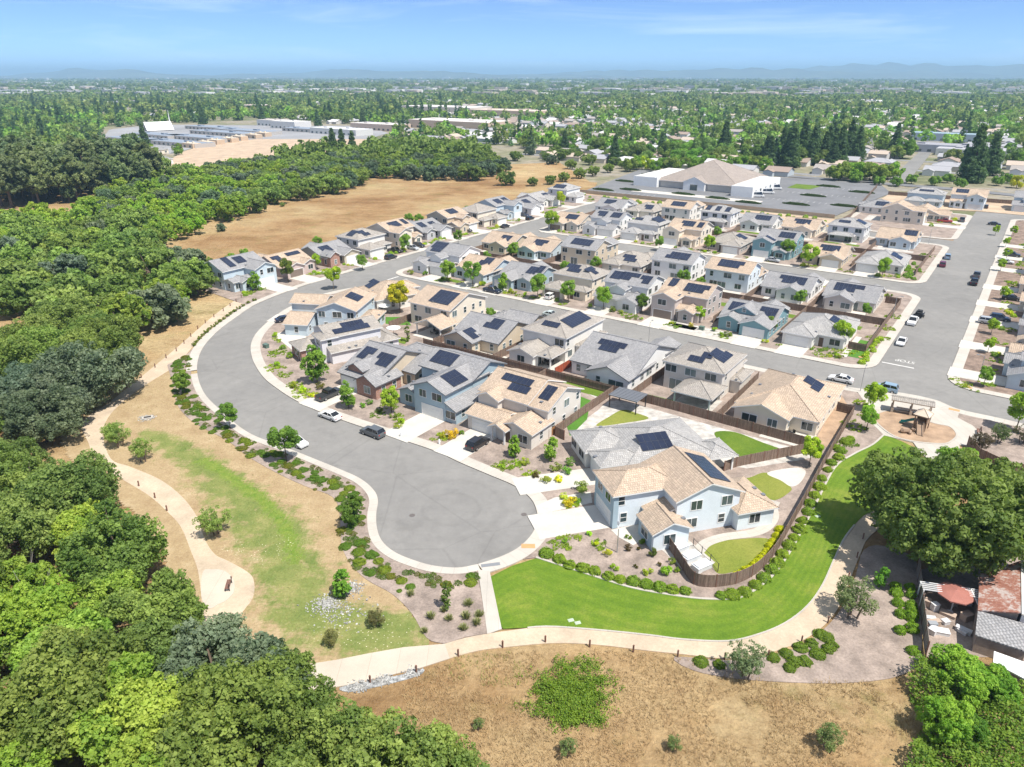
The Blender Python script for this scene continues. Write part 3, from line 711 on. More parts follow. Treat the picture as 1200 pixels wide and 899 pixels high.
def southside(label, c, ws, **k):    # fronts on the middle street (towards +n); wings in street-grid metres seen from the south, turned into house axes
    w2 = [(-(w[2]-c[0]), -(w[3]-c[1]), -(w[0]-c[0]), -(w[1]-c[1]), *w[4:]) for w in ws]
    w2 = [(*w[:6], dict(w[6], posts=tuple((1-a, 1-b) for a, b in w[6].get('posts', ((0,0),(1,0))))) ) if len(w) > 6 and w[6].get('open') else w for w in w2]
    w2 = [(*w[:5], w[5] if w[5] not in ('shedE',) else 'hip', *w[6:]) for w in w2]
    return house(label, c, w2, k.pop('wall'), k.pop('roof'), front='N', **k)
southside('beige two storey house with tan gable roof, square solar array and tan patio cover', (-113, 130), [
    (-119.6, 124.4, -107, 138.4, 5.5, 'gx', {'p': .36}), (-112.8, 118.8, -105.2, 124.6, 2.8, 'gy', {'open': 1}), (-119, 137, -112.5, 141, 2.9, 'hip')],
    wall='cream', roof='tan', garage=(2, 'S', .5, 4.5), panels=[(0, 'S', .62, .56, ["111111","111111","111111"])], patio_doors=[(0, 'N', .55, 2.4)], vents=3)
southside('beige bungalow with grey gable roofs, two stepped arrays and a dark rear porch', (-95, 128), [
    (-101.2, 118.6, -88.4, 133, 2.9, 'gx', {'p': .40}), (-101.2, 115.5, -93.2, 122, 2.9, 'gy', {'p': .42, 'skip': 'S'}), (-96.5, 130, -88.8, 140, 2.95, 'gx', {'p': .38}), (-101, 132, -96, 138, 2.9, 'hip')],
    wall='beige', roof='gray', garage=(2, 'S', .5, 4.9), panels=[(0, 'S', .62, .72, ["0111","1111"]), (1, 'E', .42, .55, ["111","110"])], patio_doors=[(0, 'N', .28, 2.2), (1, 'N', .25, 2.4)], fascia='trimdark', vents=5)
southside('white two storey house with grey hip roof and long solar array along its eastern slope', (-79.5, 130), [
    (-85.2, 123.7, -74.2, 140, 5.6, 'hip', {'p': .36}), (-84, 116.8, -78, 124.5, 2.8, 'gy', {'p': .36}), (-78, 118.2, -74.4, 124.5, 2.75, 'hip', {'open': 1, 'posts': ((0,0),(1,0))}), (-74.2, 128, -72.9, 139, 2.75, 'hip', {'p': .3, 'nowin': 1})],
    wall='offwhite', roof='greige', garage=(0, 'S', .35, 4.5), door=(0, 'S', .8), panels=[(0, 'S', .5, .55, ["1111"]), (0, 'E', .54, .55, ["11111111","11111111"])], patio_doors=[(1, 'W', .3, 1.8), (0, 'N', .3, 2.6)], vents=3)
southside('white bungalow with broad grey roof, one array and a dark covered porch by the pergola', (-62.5, 128), [
    (-70, 119.5, -55.6, 138, 2.95, 'gx', {'p': .36}), (-64.6, 116.4, -55.6, 128, 2.9, 'gy', {'p': .40}), (-61, 134, -55.8, 141, 2.9, 'gy')],
    wall='white', roof='gray', garage=(2, 'S', .5, 4.3), panels=[(0, 'S', .40, .66, ["111111","011110"])], patio_doors=[(1, 'N', .72, 3.2)], fascia='trimdark', vents=4)
southside('white two storey house with hip roof, stair-stepped solar array and a grey covered patio', (-46, 130), [
    (-51.5, 124, -39.9, 136, 5.6, 'hip', {'p': .36}), (-46.6, 117.6, -39.5, 124.6, 2.75, 'hip', {'open': 1, 'posts': ((0,0),(1,0))}), (-51, 135, -41, 140.3, 2.9, 'hip'), (-39.9, 129, -38, 135.5, 2.75, 'hip', {'p': .3, 'nowin': 1})],
    wall='greige', roof='greige', garage=(2, 'S', .4, 4.9), panels=[(0, 'S', .52, .5, ["0011","1110"]), (0, 'E', .5, .52, ["11110","11111"])], patio_doors=[(0, 'N', .22, 2.6)], vents=3)
southside('cream bungalow with wide tan hip roof nearest the playground, array on its end slope', (-28, 128), [
    (-35, 119, -21.2, 137.6, 2.95, 'hip', {'p': .36}), (-34.7, 116.8, -25.6, 126, 2.9, 'gy', {'p': .36})],
    wall='cream', roof='tan', garage=(0, 'S', .72, 4.9), door=(0, 'S', .35), panels=[(0, 'E', .64, .62, ["0111","1111"])], patio_doors=[(1, 'N', .30, 2.6)], vents=5)

# --- the rows behind, by template
def row(label, c, kind, mir, wall, roof, front, panels, **k):
    ws, g, dr, main, pd = template(kind, mir, k.pop('w', 12.6), k.pop('d', 18.0))
    if 'add' in k: ws = ws + k.pop('add')
    return house(label, c, ws, wall, roof, front=front, garage=g, door=dr, patio_doors=pd, panels=panels, **k)
S5, S4, S3 = ["11111","01111"], ["1111","1111"], ["111","111"]
L6 = ["111111","111110"]
R = row
# middle street, far side, left to right
R('white house with grey roof on the corner lot where the two streets meet', (-147, 171), 'E', 0, 'white', 'gray', 'S', [(0,'S',.25,.5,["11111","11111","01111"])], w=13.5)
R('blue grey bungalow with tan roof and one stepped array, second from the street corner', (-133, 172), 'C', 1, 'lightblue', 'tan', 'S', [(0,'S',.62,.6,["0111","1111","1110"])])
R('teal bungalow with grey gable roof behind the bright green street tree', (-117, 172), 'C', 0, 'bluegrey', 'gray', 'S', [(0,'S',.72,.62,S3),(0,'S',.88,.75,["11","11"])])
R('beige two storey house with hip roof, three arrays and an open dark garage', (-99.5, 172), 'B', 0, 'cream', 'greige', 'S', [(0,'S',.40,.6,["11110","01111"]),(0,'E',.4,.5,["1111","0110"])], gmat='garbrown')
R('white two storey house with three stepped arrays over its low garage', (-83.5, 172), 'E', 1, 'white', 'gray', 'S', [(0,'S',.2,.55,["111","111"]),(0,'S',.48,.6,["11111","11100"]),(0,'S',.82,.55,["111","011"])])
R('taupe two storey house with tan roof, brown garage door and stone front yard', (-67, 172), 'A', 0, 'taupe', 'tan', 'S', [(0,'S',.68,.55,["111111","111110"]),(0,'S',.18,.7,["11","11"])], gmat='garbrown')
R('teal craftsman bungalow with grey roof and a small white window in its gable', (-49.5, 172), 'C', 1, 'teal', 'gray', 'S', [(0,'S',.24,.6,["1111","1110"]),(0,'S',.78,.6,["1111","0111"])], add=[(-4, -3.8, 1.2, 1.5, 4.2, 'gy', {'p': .5})], extra_win=[(4,'S',.5,4.6,.8,.8)])
R('low house with pale grey hip roof and white garage beside the bright turf strip', (-33.5, 172), 'D', 0, 'offwhite', 'pale', 'S', [(0,'E',.5,.55,["1111","0111"])])
# backing onto them, fronts to the second street
R('low tan roofed house showing its back, leftmost on the second street', (-149, 207), 'C', 0, 'beige', 'tan', 'N', [(0,'S',.62,.55,["1111","0111"])])
R('blue walled bungalow with tan roof and a square array on the second street', (-133, 207), 'C', 1, 'lightblue', 'tan', 'N', [(0,'S',.5,.6,["11111","11110"])])
R('beige two storey house with grey gable roof and wide array seen from behind', (-116.5, 208), 'A', 0, 'beige', 'gray', 'N', [(0,'S',.5,.55,["1111111","1111111"])])
R('low grey hip roofed house with stepped array between two taller neighbours', (-100, 207), 'D', 0, 'greige', 'greige', 'N', [(0,'S',.6,.5,["11110","01111"])])
R('white two storey house with grey gable roof and wide dark array, seen from behind', (-84, 208), 'A', 1, 'white', 'gray', 'N', [(0,'S',.56,.55,["0111111","1111111"])])
R('pale blue two storey house with tan gable roof and lower tan back roof', (-66.5, 207), 'E', 0, 'paleblue', 'tan', 'N', [(0,'S',.5,.6,["1111111","1111110"])])
R('white bungalow with broad grey roof, second from the wide cross street', (-50, 207), 'C', 0, 'white', 'gray', 'N', [(0,'S',.55,.62,["1111111","0111111"])])
R('greige bungalow with grey roof on the corner of the wide cross street', (-33.5, 207), 'C', 1, 'greige', 'gray', 'N', [(0,'S',.42,.65,["1111111","1111100"])])
# second street, far side
R('tan roofed bungalow with brown garage on the left corner of the second street', (-150, 253), 'C', 0, 'greige', 'tan', 'S', [(0,'S',.55,.6,["11111","11111"])], gmat='garbrown', lite=True)
R('white house with grey roof and two arrays beside the brown garage bungalow', (-134, 253), 'E', 0, 'white', 'gray', 'S', [(0,'S',.28,.55,["1111","0111"]),(0,'S',.75,.55,["1111","1111"])], lite=True)
R('white two storey hip roofed house with sloping array, third on that side', (-117.5, 253), 'B', 0, 'offwhite', 'pale', 'S', [(0,'S',.3,.5,["111"]),(0,'E',.5,.5,["111111","111111"])], lite=True)
R('cream two storey house with tan gables in the middle of the second street', (-101, 253), 'A', 0, 'cream', 'tan', 'S', [(0,'S',.5,.55,["11111","01111"]),(0,'S',.86,.55,["11","11"])], lite=True)
R('low hip roofed house with taupe walls beside the teal house', (-84.5, 253), 'D', 1, 'taupe', 'greige', 'S', [(0,'E',.5,.5,["1111","0111"])], lite=True)
R('teal two storey house with grey roof and an open garage', (-68, 253), 'A', 0, 'teal', 'gray', 'S', [(0,'S',.70,.55,["11111","11111"]),(1,'E',.4,.5,["11","11"])], lite=True)
R('tan roofed bungalow with white garage behind a lime green tree', (-51.5, 253), 'C', 1, 'beige', 'tan', 'S', [(0,'S',.55,.62,["111111","011111"])], lite=True)
R('grey hip roofed corner house with array over its side yard wall', (-34.5, 253), 'D', 0, 'offwhite', 'pale', 'S', [(0,'E',.5,.5,["11111","11110"])], lite=True)
# the row before the church
R('white house with grey roof, leftmost of the last row before the berm', (-154, 297), 'C', 0, 'white', 'gray', 'N', [(0,'S',.45,.6,["11111","11111"])], lite=True)
R('low greige hip roofed house in the last row before the berm', (-138, 297), 'D', 0, 'greige', 'greige', 'N', [(0,'S',.7,.5,["1111","0111"])], lite=True)
R('pale two storey house with tan roof in the last row before the berm', (-121.5, 297), 'A', 0, 'offwhite', 'tan', 'N', [(0,'S',.5,.55,["111111","111111"])], lite=True)
R('white two storey hip roofed house with three small arrays near the church', (-104, 296), 'B', 0, 'white', 'pale', 'N', [(0,'S',.2,.5,["11","11"]),(0,'S',.5,.5,["11","11"]),(0,'S',.8,.5,["11","11"])], lite=True)
R('white bungalow with broad grey gable roof in front of the parking lot', (-87.5, 297), 'C', 1, 'white', 'gray', 'N', [(0,'S',.6,.62,["111111","111111"])], lite=True)
R('cream bungalow with tan gable roof in front of the parking lot', (-71, 297), 'C', 0, 'cream', 'tan', 'N', [(0,'S',.5,.65,["111111","011111"])], lite=True)
R('white two storey house with grey hip roof at the end of the parking lot wall', (-54, 296), 'B', 1, 'white', 'pale', 'N', [(0,'S',.4,.5,["1111"]),(0,'E',.5,.5,["1111","1111"])], lite=True)
R('blue walled bungalow with tan roof on the wide cross street corner', (-37, 296), 'C', 0, 'lightblue', 'tan', 'N', [(0,'E',.5,.5,["1111"]),(0,'S',.8,.7,["1111","1111"])], lite=True)
# the left road, house fronts to the road
LR = [(-186, 122, 'A', 1, 'lightblue', 'gray', [(0,'E',.30,.6,["11","11","11"]),(0,'E',.55,.6,["111","111"])], 'blue grey two storey house with white garage nearest the woods'),
 (-188, 140, 'C', 0, 'salmon', 'tan', [(0,'E',.2,.6,["111","011"]),(0,'E',.7,.75,["11111"])], 'salmon walled bungalow with tan roof and brown garage beside the blue grey house'),
 (-188, 157, 'C', 1, 'olive', 'gray', [(0,'E',.35,.55,["1111","1111"])], 'olive bungalow with red brick entry gable and grey roof'),
 (-187, 173.5, 'B', 0, 'offwhite', 'greige', [(0,'E',.4,.5,["1110","0111"]),(0,'S',.5,.5,["111","111"])], 'white two storey hip roofed house with several small arrays on the left road'),
 (-188, 190, 'A', 0, 'cream', 'tan', [(0,'E',.45,.55,["11111","01111"]),(0,'E',.85,.6,["11","11"])], 'cream two storey house with tan roof and brick trimmed gables on the left road'),
 (-189, 206, 'C', 1, 'grey', 'gray', [(0,'E',.3,.6,["111","111"]),(0,'E',.7,.6,["111"])], 'grey bungalow between two tan roofed houses on the left road'),
 (-187.5, 222, 'E', 0, 'beige', 'tan', [(0,'E',.5,.6,["11111","11111"])], 'beige two storey house with tan roof and a big array on the left road'),
 (-186, 238, 'B', 1, 'cream', 'greige', [], 'cream two storey hip roofed house without solar panels'),
 (-189, 255, 'A', 1, 'lightblue', 'gray', [(0,'E',.4,.5,["1111","1111"]),(0,'E',.8,.5,["111","111"])], 'blue two storey house with grey roof near the far end of the left road'),
 (-188, 272, 'C', 0, 'white', 'gray', [(0,'E',.5,.6,["1111","1111"])], 'white low house with grey roof at the far end of the left road'),
 (-193, 291, 'C', 1, 'offwhite', 'pale', [(0,'E',.8,.6,["1111"])], 'low pale grey roofed house in front of the last hip roofed house'),
 (-189, 312, 'B', 0, 'white', 'pale', [(0,'S',.5,.5,["111111","111111"])], 'white two storey hip roofed house standing last on the left road by the oaks')]
for i, (e, n, k, mi, wl, rf, pn, lb) in enumerate(LR):
    ex = {}
    if i == 2: ex['add'] = [(-6.4, -9.2, -2.6, -5, 3.6, 'gy', {'wc': 'brick', 'p': .6})]
    R(lb, (e, n), k, mi, wl, rf, 'E', pn, lite=i > 5, gmat='garbrown' if i == 1 else 'garwhite', w=14.2 if i in (0,) else 12.6, **ex)
# beyond the third street
R('grey roofed low house with pergola beside the church lot wall', (-55, 364), 'D', 0, 'offwhite', 'gray', 'E', [(0,'S',.6,.5,["11111","11111"])], lite=True)
R('cream two storey gabled house standing in front of the grey roofed one', (-43, 346), 'A', 0, 'cream', 'tan', 'E', [(0,'S',.5,.5,["11"])], lite=True, w=11)
R('cream low house with plain tan roof on the cross street', (-36, 358), 'C', 0, 'cream', 'tan', 'E', [], lite=True, w=11)
R('blue grey two storey house with roof panels under the tall dark conifers', (-42, 398), 'B', 0, 'lightblue', 'pale', 'S', [(0,'S',.5,.5,["111111"]),(0,'W',.5,.5,["111"])], lite=True, w=15)
R('pale blue two storey house with tan roof facing the end of the cross street', (-25, 404), 'A', 1, 'paleblue', 'tan', 'S', [(0,'S',.3,.55,["11111","11111"])], lite=True, w=14)
R('blue two storey house at the far right end of the cross street', (-1, 410), 'E', 1, 'lightblue', 'gray', 'S', [(0,'S',.5,.55,["1111","1111"])], lite=True)
# right of the wide cross street
for e, n, k, mi, wl, rf, pn, lb in [
  (8.5, 169, 'E', 0, 'lightblue', 'gray', [], 'blue house on the corner where the middle street passes the cross street'),
  (9, 184, 'E', 1, 'lightblue', 'tan', [], 'tan topped blue house right of the cross street'),
  (9, 206, 'A', 0, 'white', 'gray', [(0,'W',.4,.5,["111","111"])], 'white house with grey roof and a roof array right of the cross street'),
  (9, 224, 'C', 0, 'greige', 'tan', [], 'low tan roofed house right of the cross street'),
  (8, 250, 'C', 1, 'cream', 'tan', [], 'cream house with tan roof behind the row of small street trees'),
  (9, 270, 'A', 0, 'grey', 'gray', [], 'grey house right of the cross street with several driveway cars'),
  (9, 290, 'D', 0, 'cream', 'tan', [], 'small tan roofed house far along the right side of the cross street'),
  (9, 312, 'C', 0, 'white', 'greige', [], 'greige roofed house furthest along the right side of the cross street')]:
    R(lb, (e+3.5, n), k, mi, wl, rf, 'W', pn, lite=True)
# ------------------------------------------------------------------ foliage
def quads_at(C, Nrm, size, rng, aspect=1.0):
    """leaf sprays: one quad per centre, facing roughly along its normal"""
    n = len(C); a = rng.normal(size=(n, 3)); U = np.cross(Nrm, a); U /= np.linalg.norm(U, axis=1)[:, None] + 1e-9
    Vv = np.cross(Nrm, U); s = size[:, None]
    fold = Nrm*s*.25
    V = np.stack([C - U*s*aspect - fold*.6, C - Vv*s + fold*.4, C + U*s*aspect - fold*.6, C + Vv*s + fold*.4], 1)
    return V
def crown_arrays(seed, R, Hc, z0, nclump, nleaf, lsize, pal, shape='round', var=.22, sub=0, rmul=1.0):
    """crown of leaf clumps; returns quad corners (n,4,3) and colours (n,3)"""
    g = np.random.default_rng(seed); cl = []
    while len(cl) < nclump:
        d = g.normal(size=3); d /= np.linalg.norm(d); rr = g.uniform(.35, .88)**.6
        p = d*rr
        if shape == 'round':
            if p[2] < -.75: continue
            x, y, z = p[0]*R, p[1]*R, (p[2]*.5+.5)*Hc
            rad = R*g.uniform(.24, .40)*rmul
        elif shape == 'cone':
            h = g.uniform(0, 1)**1.25; ang = g.uniform(0, 2*math.pi); rr = R*(1-h)*g.uniform(.45, .9)+.05*R
            x, y, z = rr*math.cos(ang), rr*math.sin(ang), h*Hc*.97; rad = R*(.18+.22*(1-h))
        elif shape == 'column':
            h = g.uniform(0, 1); ang = g.uniform(0, 2*math.pi); prof = math.sin(math.pi*min(1, .15+h*.85))**.6
            rr = R*prof*g.uniform(.2, .8); x, y, z = rr*math.cos(ang), rr*math.sin(ang), h*Hc; rad = R*g.uniform(.25, .42)
        cl.append((x, y, z0+z, rad, 1 + g.uniform(-var, var)))
    cl = np.array(cl); w = cl[:, 3]**2; w /= w.sum()
    if sub:      # smaller tufts on the clumps
        k = g.choice(len(cl), size=sub, p=w); d = g.normal(size=(sub, 3)); d[:, 2] += .25; d /= np.linalg.norm(d, axis=1)[:, None]
        sc_ = cl[k, :3] + d*cl[k, 3:4]*g.uniform(.7, 1.0, (sub, 1))
        cl = np.concatenate([sc_, (cl[k, 3]*g.uniform(.20, .42, sub))[:, None], (cl[k, 4]*(1+g.uniform(-var*.7, var*.7, sub)))[:, None]], 1)
        w = cl[:, 3]**2; w /= w.sum()
    k = g.choice(len(cl), size=nleaf, p=w); d = g.normal(size=(nleaf, 3)); d[:, 2] = d[:, 2] + .35
    d /= np.linalg.norm(d, axis=1)[:, None]
    flat = np.array([1, 1, .95]) if shape != 'cone' else np.array([1, 1, .6])
    C = cl[k, :3] + d*flat*(cl[k, 3]*g.uniform(.72, 1.06, nleaf))[:, None]
    N = d + g.normal(size=(nleaf, 3))*.55; N[:, 2] += .25; N /= np.linalg.norm(N, axis=1)[:, None]
    V = quads_at(C, N, lsize*np.clip(g.lognormal(-.08, .36, nleaf), .4, 1.9), g, .75)
    pal = np.array(pal); t = g.uniform(0, 1, nleaf)[:, None]; mixw = np.clip((cl[k, 4]-1)/var*.5+.5, 0, 1)[:, None]
    col = (pal[0]*(1-mixw) + pal[1]*mixw)*(.82+.36*t)
    return V, col.astype(np.float32), cl
def crown_mesh(name, *a, mat='leaf', **k):
    V, c, cl = crown_arrays(*a, **k); n = len(V)
    return np_mesh(name, V.reshape(-1, 3), np.arange(n*4).reshape(n, 4), M[mat], c), cl
def trunk_mesh(name, h, r, cl, limbs=7, mat='bark', seed=0, lean=0.0, multi=1):
    b = MB(); g = random.Random(seed)
    for m_ in range(multi):
        ox, oy = (0, 0) if multi == 1 else (g.uniform(-.5, .5), g.uniform(-.5, .5)); tx, ty = ox*2.2+lean, oy*2.2
        b.tube([(ox, oy, -.2), (ox*1.1, oy*1.1, h*.12), (ox+(tx-ox)*.5, oy+(ty-oy)*.5, h*.55), (tx, ty, h)], [r*1.5, r*1.05, r*.85, r*.6], 7)
    top = Vector((lean, 0, h*.8))
    if len(cl):
        idx = np.argsort(-cl[:, 3])[:limbs*3]; idx = g.sample(list(idx), min(limbs, len(idx)))
        for i in idx:
            e = Vector(cl[i, :3]); s = Vector((0, 0, h*g.uniform(.55, .98))); mid = s.lerp(e, .5) + Vector((0, 0, -.06*(e-s).length))
            b.tube([s, mid, e], [r*.5, r*.34, r*.12], 5, cap=False)
    return b.mesh(name, M[mat])
GREEN = {'oak': ((.105,.165,.038), (.205,.275,.068)), 'bright': ((.150,.255,.034), (.285,.39,.060)), 'blue': ((.095,.140,.085), (.170,.220,.140)), 'olive': ((.115,.150,.072), (.215,.250,.125)),
         'dark': ((.050,.095,.040), (.105,.170,.065)), 'fresh': ((.110,.225,.030), (.215,.350,.055)), 'yellow': ((.28,.26,.04), (.46,.40,.06)), 'lime': ((.16,.25,.03), (.30,.38,.05))}
GREEN = {k: tuple(tuple(min(.5, x*f) for x, f in zip(c, (1.42, 1.34, 1.28))) for c in v) for k, v in GREEN.items()}
TREE = {}
def kind(key, mat='leaf', trunk=(2.0, .25), limbs=7, multi=1, **k):
    crown, cl = crown_mesh('crown', mat=mat, **k); TREE[key] = (crown, trunk_mesh('trunk', trunk[0], trunk[1], cl, limbs, seed=k.get('seed', 0), multi=multi), k['R'], k['z0']+k['Hc'])
# unit trees, real size; scaled a little per tree
for i in range(4):
    kind(f'oak{i}', seed=20+i, R=5.2, Hc=6.4, z0=1.6, nclump=34+i*5, nleaf=32000, rmul=.9, lsize=.145, pal=GREEN['oak'], sub=900, trunk=(3.6, .36), limbs=10)
for i in range(3):
    kind(f'bright{i}', seed=30+i, R=4.6, Hc=6.2, z0=1.4, nclump=30, nleaf=28000, rmul=.9, lsize=.15, pal=GREEN['bright'], sub=760, trunk=(3.2, .28), limbs=9)
for i in range(2):
    kind(f'blue{i}', seed=40+i, R=5.6, Hc=6.2, z0=1.2, nclump=34, nleaf=30000, rmul=.9, lsize=.145, pal=GREEN['blue'], sub=860, trunk=(3.2, .4), limbs=9)
for i in range(3):
    kind(f'wood{i}', seed=50+i, R=5.4, Hc=6.0, z0=1.0, nclump=24, nleaf=7000, lsize=.31, pal=[tuple(x*1.15 for x in c) for c in GREEN['oak']], sub=240, trunk=(3.0, .32), limbs=6)
for i in range(2):
    kind(f'wbright{i}', seed=60+i, R=4.8, Hc=6.0, z0=1.0, nclump=22, nleaf=6400, lsize=.31, pal=GREEN['bright'], sub=220, trunk=(3.0, .28), limbs=6)
    kind(f'wblue{i}', seed=65+i, R=5.0, Hc=5.6, z0=.8, nclump=22, nleaf=6400, lsize=.31, pal=GREEN['blue'], sub=220, trunk=(2.8, .3), limbs=6)
for i in range(3):
    kind(f'euc{i}', seed=70+i, R=6.2, Hc=14, z0=3.5, nclump=34, nleaf=9000, lsize=.45, pal=GREEN['olive'], sub=300, trunk=(9, .45), limbs=9)
for i in range(2):
    kind(f'conifer{i}', seed=80+i, R=5.0, Hc=20, z0=1.0, nclump=150, nleaf=7500, lsize=.42, pal=GREEN['dark'], shape='cone', trunk=(18, .35), limbs=0)
    kind(f'town{i}', seed=90+i, R=5.2, Hc=7.4, z0=1.4, nclump=22, nleaf=3600, lsize=.38, pal=GREEN['oak'], trunk=(3.5, .25), limbs=5)
kind('townbright', seed=95, R=5.0, Hc=7.4, z0=1.4, nclump=22, nleaf=3600, lsize=.38, pal=GREEN['fresh'], trunk=(3.5, .25), limbs=5)
for i in range(3):
    kind(f'street{i}', seed=100+i, R=1.35, Hc=3.0, z0=1.2, nclump=26, nleaf=7500, lsize=.075, pal=GREEN['fresh'], trunk=(2.2, .06), limbs=6)
kind('streetbig', seed=105, R=2.4, Hc=5.2, z0=1.3, nclump=22, nleaf=15000, lsize=.095, pal=GREEN['fresh'], shape='column', sub=330, trunk=(3.2, .12), limbs=8)
kind('column', seed=107, R=1.0, Hc=6.0, z0=.3, nclump=26, nleaf=6000, lsize=.09, pal=GREEN['oak'], shape='column', sub=150, trunk=(3, .1), limbs=4)
kind('airy', seed=108, R=2.2, Hc=3.6, z0=1.0, nclump=18, nleaf=7000, lsize=.07, pal=GREEN['olive'], sub=240, trunk=(2.6, .09), limbs=9, multi=3)
kind('bigoak', seed=211, R=11.5, Hc=10.5, z0=2.5, nclump=95, nleaf=75000, lsize=.21, pal=GREEN['oak'], sub=1300, var=.3, rmul=.62, trunk=(6.0, .75), limbs=14)
SHRUB = {}
for i in range(3):
    SHRUB[f'dome{i}'] = crown_mesh('foliage', seed=120+i, R=.62, Hc=.85, z0=0.0, nclump=14, nleaf=1300, lsize=.05, pal=GREEN['fresh'], var=.15)[0]
    SHRUB[f'loose{i}'] = crown_mesh('foliage', seed=130+i, R=.75, Hc=1.0, z0=0.0, nclump=13, nleaf=1200, lsize=.055, pal=GREEN['oak'], var=.25)[0]
def ball_arrays(seed, R, H, n, ls, pal, lump=.14):
    g_ = np.random.default_rng(seed); d = g_.normal(size=(n, 3)); d[:, 2] = np.abs(d[:, 2]); d /= np.linalg.norm(d, axis=1)[:, None]
    a = g_.uniform(2, 5, (4, 3)); ph = g_.uniform(0, 6.28, 4); rr = 1 + lump*sum(np.sin(d @ a[i]*1.6 + ph[i]) for i in range(4))/2
    C = d*np.array([R, R, H])*(rr*g_.uniform(.86, 1.03, n))[:, None]; N = d + g_.normal(size=(n, 3))*.5; N /= np.linalg.norm(N, axis=1)[:, None]
    V = quads_at(C, N, ls*g_.uniform(.6, 1.3, n), g_, .8); p = np.array(pal); m = g_.uniform(0, 1, (n, 1)); return V, (p[0]*(1-m)+p[1]*m).astype(np.float32)
for i in range(3):
    V, c = ball_arrays(140+i, .62, .72, 1500, .055, GREEN['fresh']); SHRUB[f'ball{i}'] = np_mesh('foliage', V.reshape(-1, 3), np.arange(len(V)*4).reshape(-1, 4), M['leaf'], c)
def tuft_mesh(name, seed, n, h, r, pal):
    g = np.random.default_rng(seed); a = g.uniform(0, 2*math.pi, n); rr = r*np.sqrt(g.uniform(0, 1, n)); b = np.stack([rr*np.cos(a)*.35, rr*np.sin(a)*.35, np.zeros(n)], 1)
    t = np.stack([rr*np.cos(a), rr*np.sin(a), h*(1-.5*(rr/r)**2)*g.uniform(.7, 1.1, n)], 1); s = np.stack([-np.sin(a), np.cos(a), np.zeros(n)], 1)*.025*h/.4
    V = np.stack([b-s, b+s, t+s*.25, t-s*.25], 1); pal = np.array(pal); m = g.uniform(0, 1, (n, 1)); col = pal[0]*(1-m)+pal[1]*m
    return np_mesh(name, V.reshape(-1, 3), np.arange(n*4).reshape(n, 4), M['straw'], col.astype(np.float32))
TUFT = tuft_mesh('grass_clump', 5, 110, .6, .55, ((.17,.21,.07), (.36,.36,.15)))

TREES = []
def tree(name, key, X, Y, label, group, s=1.0, tint=(1, 1, 1), sz=None, z=0.0, cat='tree', trunk=True, rot=None):
    crown, tr, R, Ht = TREE[key]
    root = empty(name, (X, Y, z), random.uniform(0, 6.28) if rot is None else rot); root.scale = (s, s, sz or s)
    tag(root, label, cat, group); link('crown', crown, root, color=tint)
    if trunk: link('trunk', tr, root)
    TREES.append((X, Y, R*s, root)); return root
def ptree(name, key, u, v, label, group=None, **k): X, Y = at(u, v); return tree(name, key, X, Y, label, group, **k)
SHRUBS = []
MASSED = []
def shrub(key, X, Y, label, group, s=1.0, tint=(1, 1, 1), z=.12, sz=None, name='shrub', cat='shrub'):
    if len(SHRUBS) >= 296 and name == 'shrub': MASSED.append((X, Y, s, tint, z)); return None
    o = link(name, SHRUB[key] if key in SHRUB else TUFT, None, (X, Y, z), random.uniform(0, 6.28), tint); o.scale = (s, s, sz or s*random.uniform(.85, 1.15))
    tag(o, label, cat, group); SHRUBS.append(o); return o
def pshrub(key, u, v, *a, **k): X, Y = at(u, v); return shrub(key, X, Y, *a, **k)
def poisson(poly, r, tries, rng, avoid=()):
    xs = [p[0] for p in poly]; ys = [p[1] for p in poly]; out = []
    cell = {}; 
    for _ in range(tries):
        p = (rng.uniform(min(xs), max(xs)), rng.uniform(min(ys), max(ys)))
        if not inside(p, poly) or any(inside(p, a) for a in avoid): continue
        c = (int(p[0]//r), int(p[1]//r))
        if any(math.dist(p, q) < r for i in (-1,0,1) for j in (-1,0,1) for q in cell.get((c[0]+i, c[1]+j), ())): continue
        cell.setdefault(c, []).append(p); out.append(p)
    return out
# ------------------------------------------------------------------ driveways, yards, lots
def house_xy(H, x, y):
    c, rz, ws, fr = H; X, Y = wx(*c); return (X + x*math.cos(rz) - y*math.sin(rz), Y + x*math.sin(rz) + y*math.cos(rz))
YARD = {'Drive': MB()}
DRV = []
def driveway(H, g):
    wi, side, t, gw = g; pt, r = face_point(H[2][wi], side, t, 0); n = SIDES[side]
    p0 = house_xy(H, pt[0], pt[1]); q = house_xy(H, pt[0]+n[0], pt[1]+n[1]); d = (q[0]-p0[0], q[1]-p0[1]); l = drive_length(p0, d)
    s = (-d[1], d[0]); h = gw/2+.45; a = MB()
    P = [(p0[0]+s[0]*h*k+d[0]*m, p0[1]+s[1]*h*k+d[1]*m) for k, m in ((-1,.0),(-1,l),(1,l),(1,.0))]
    a.prism(P, .02, .142); o = a.build('driveway', M['drive']); tag(o, kind='structure'); DRV.append(P); return P, p0, d, l
def patch(H, x0, y0, x1, y1, mat, name, z=.125):
    P = [house_xy(H, *p) for p in ((x0,y0),(x1,y0),(x1,y1),(x0,y1))]
    if not all(on_block(p) for p in P): return
    a = MB(); a.prism(P, .02, z); tag(a.build(name, M[mat]), kind='structure')

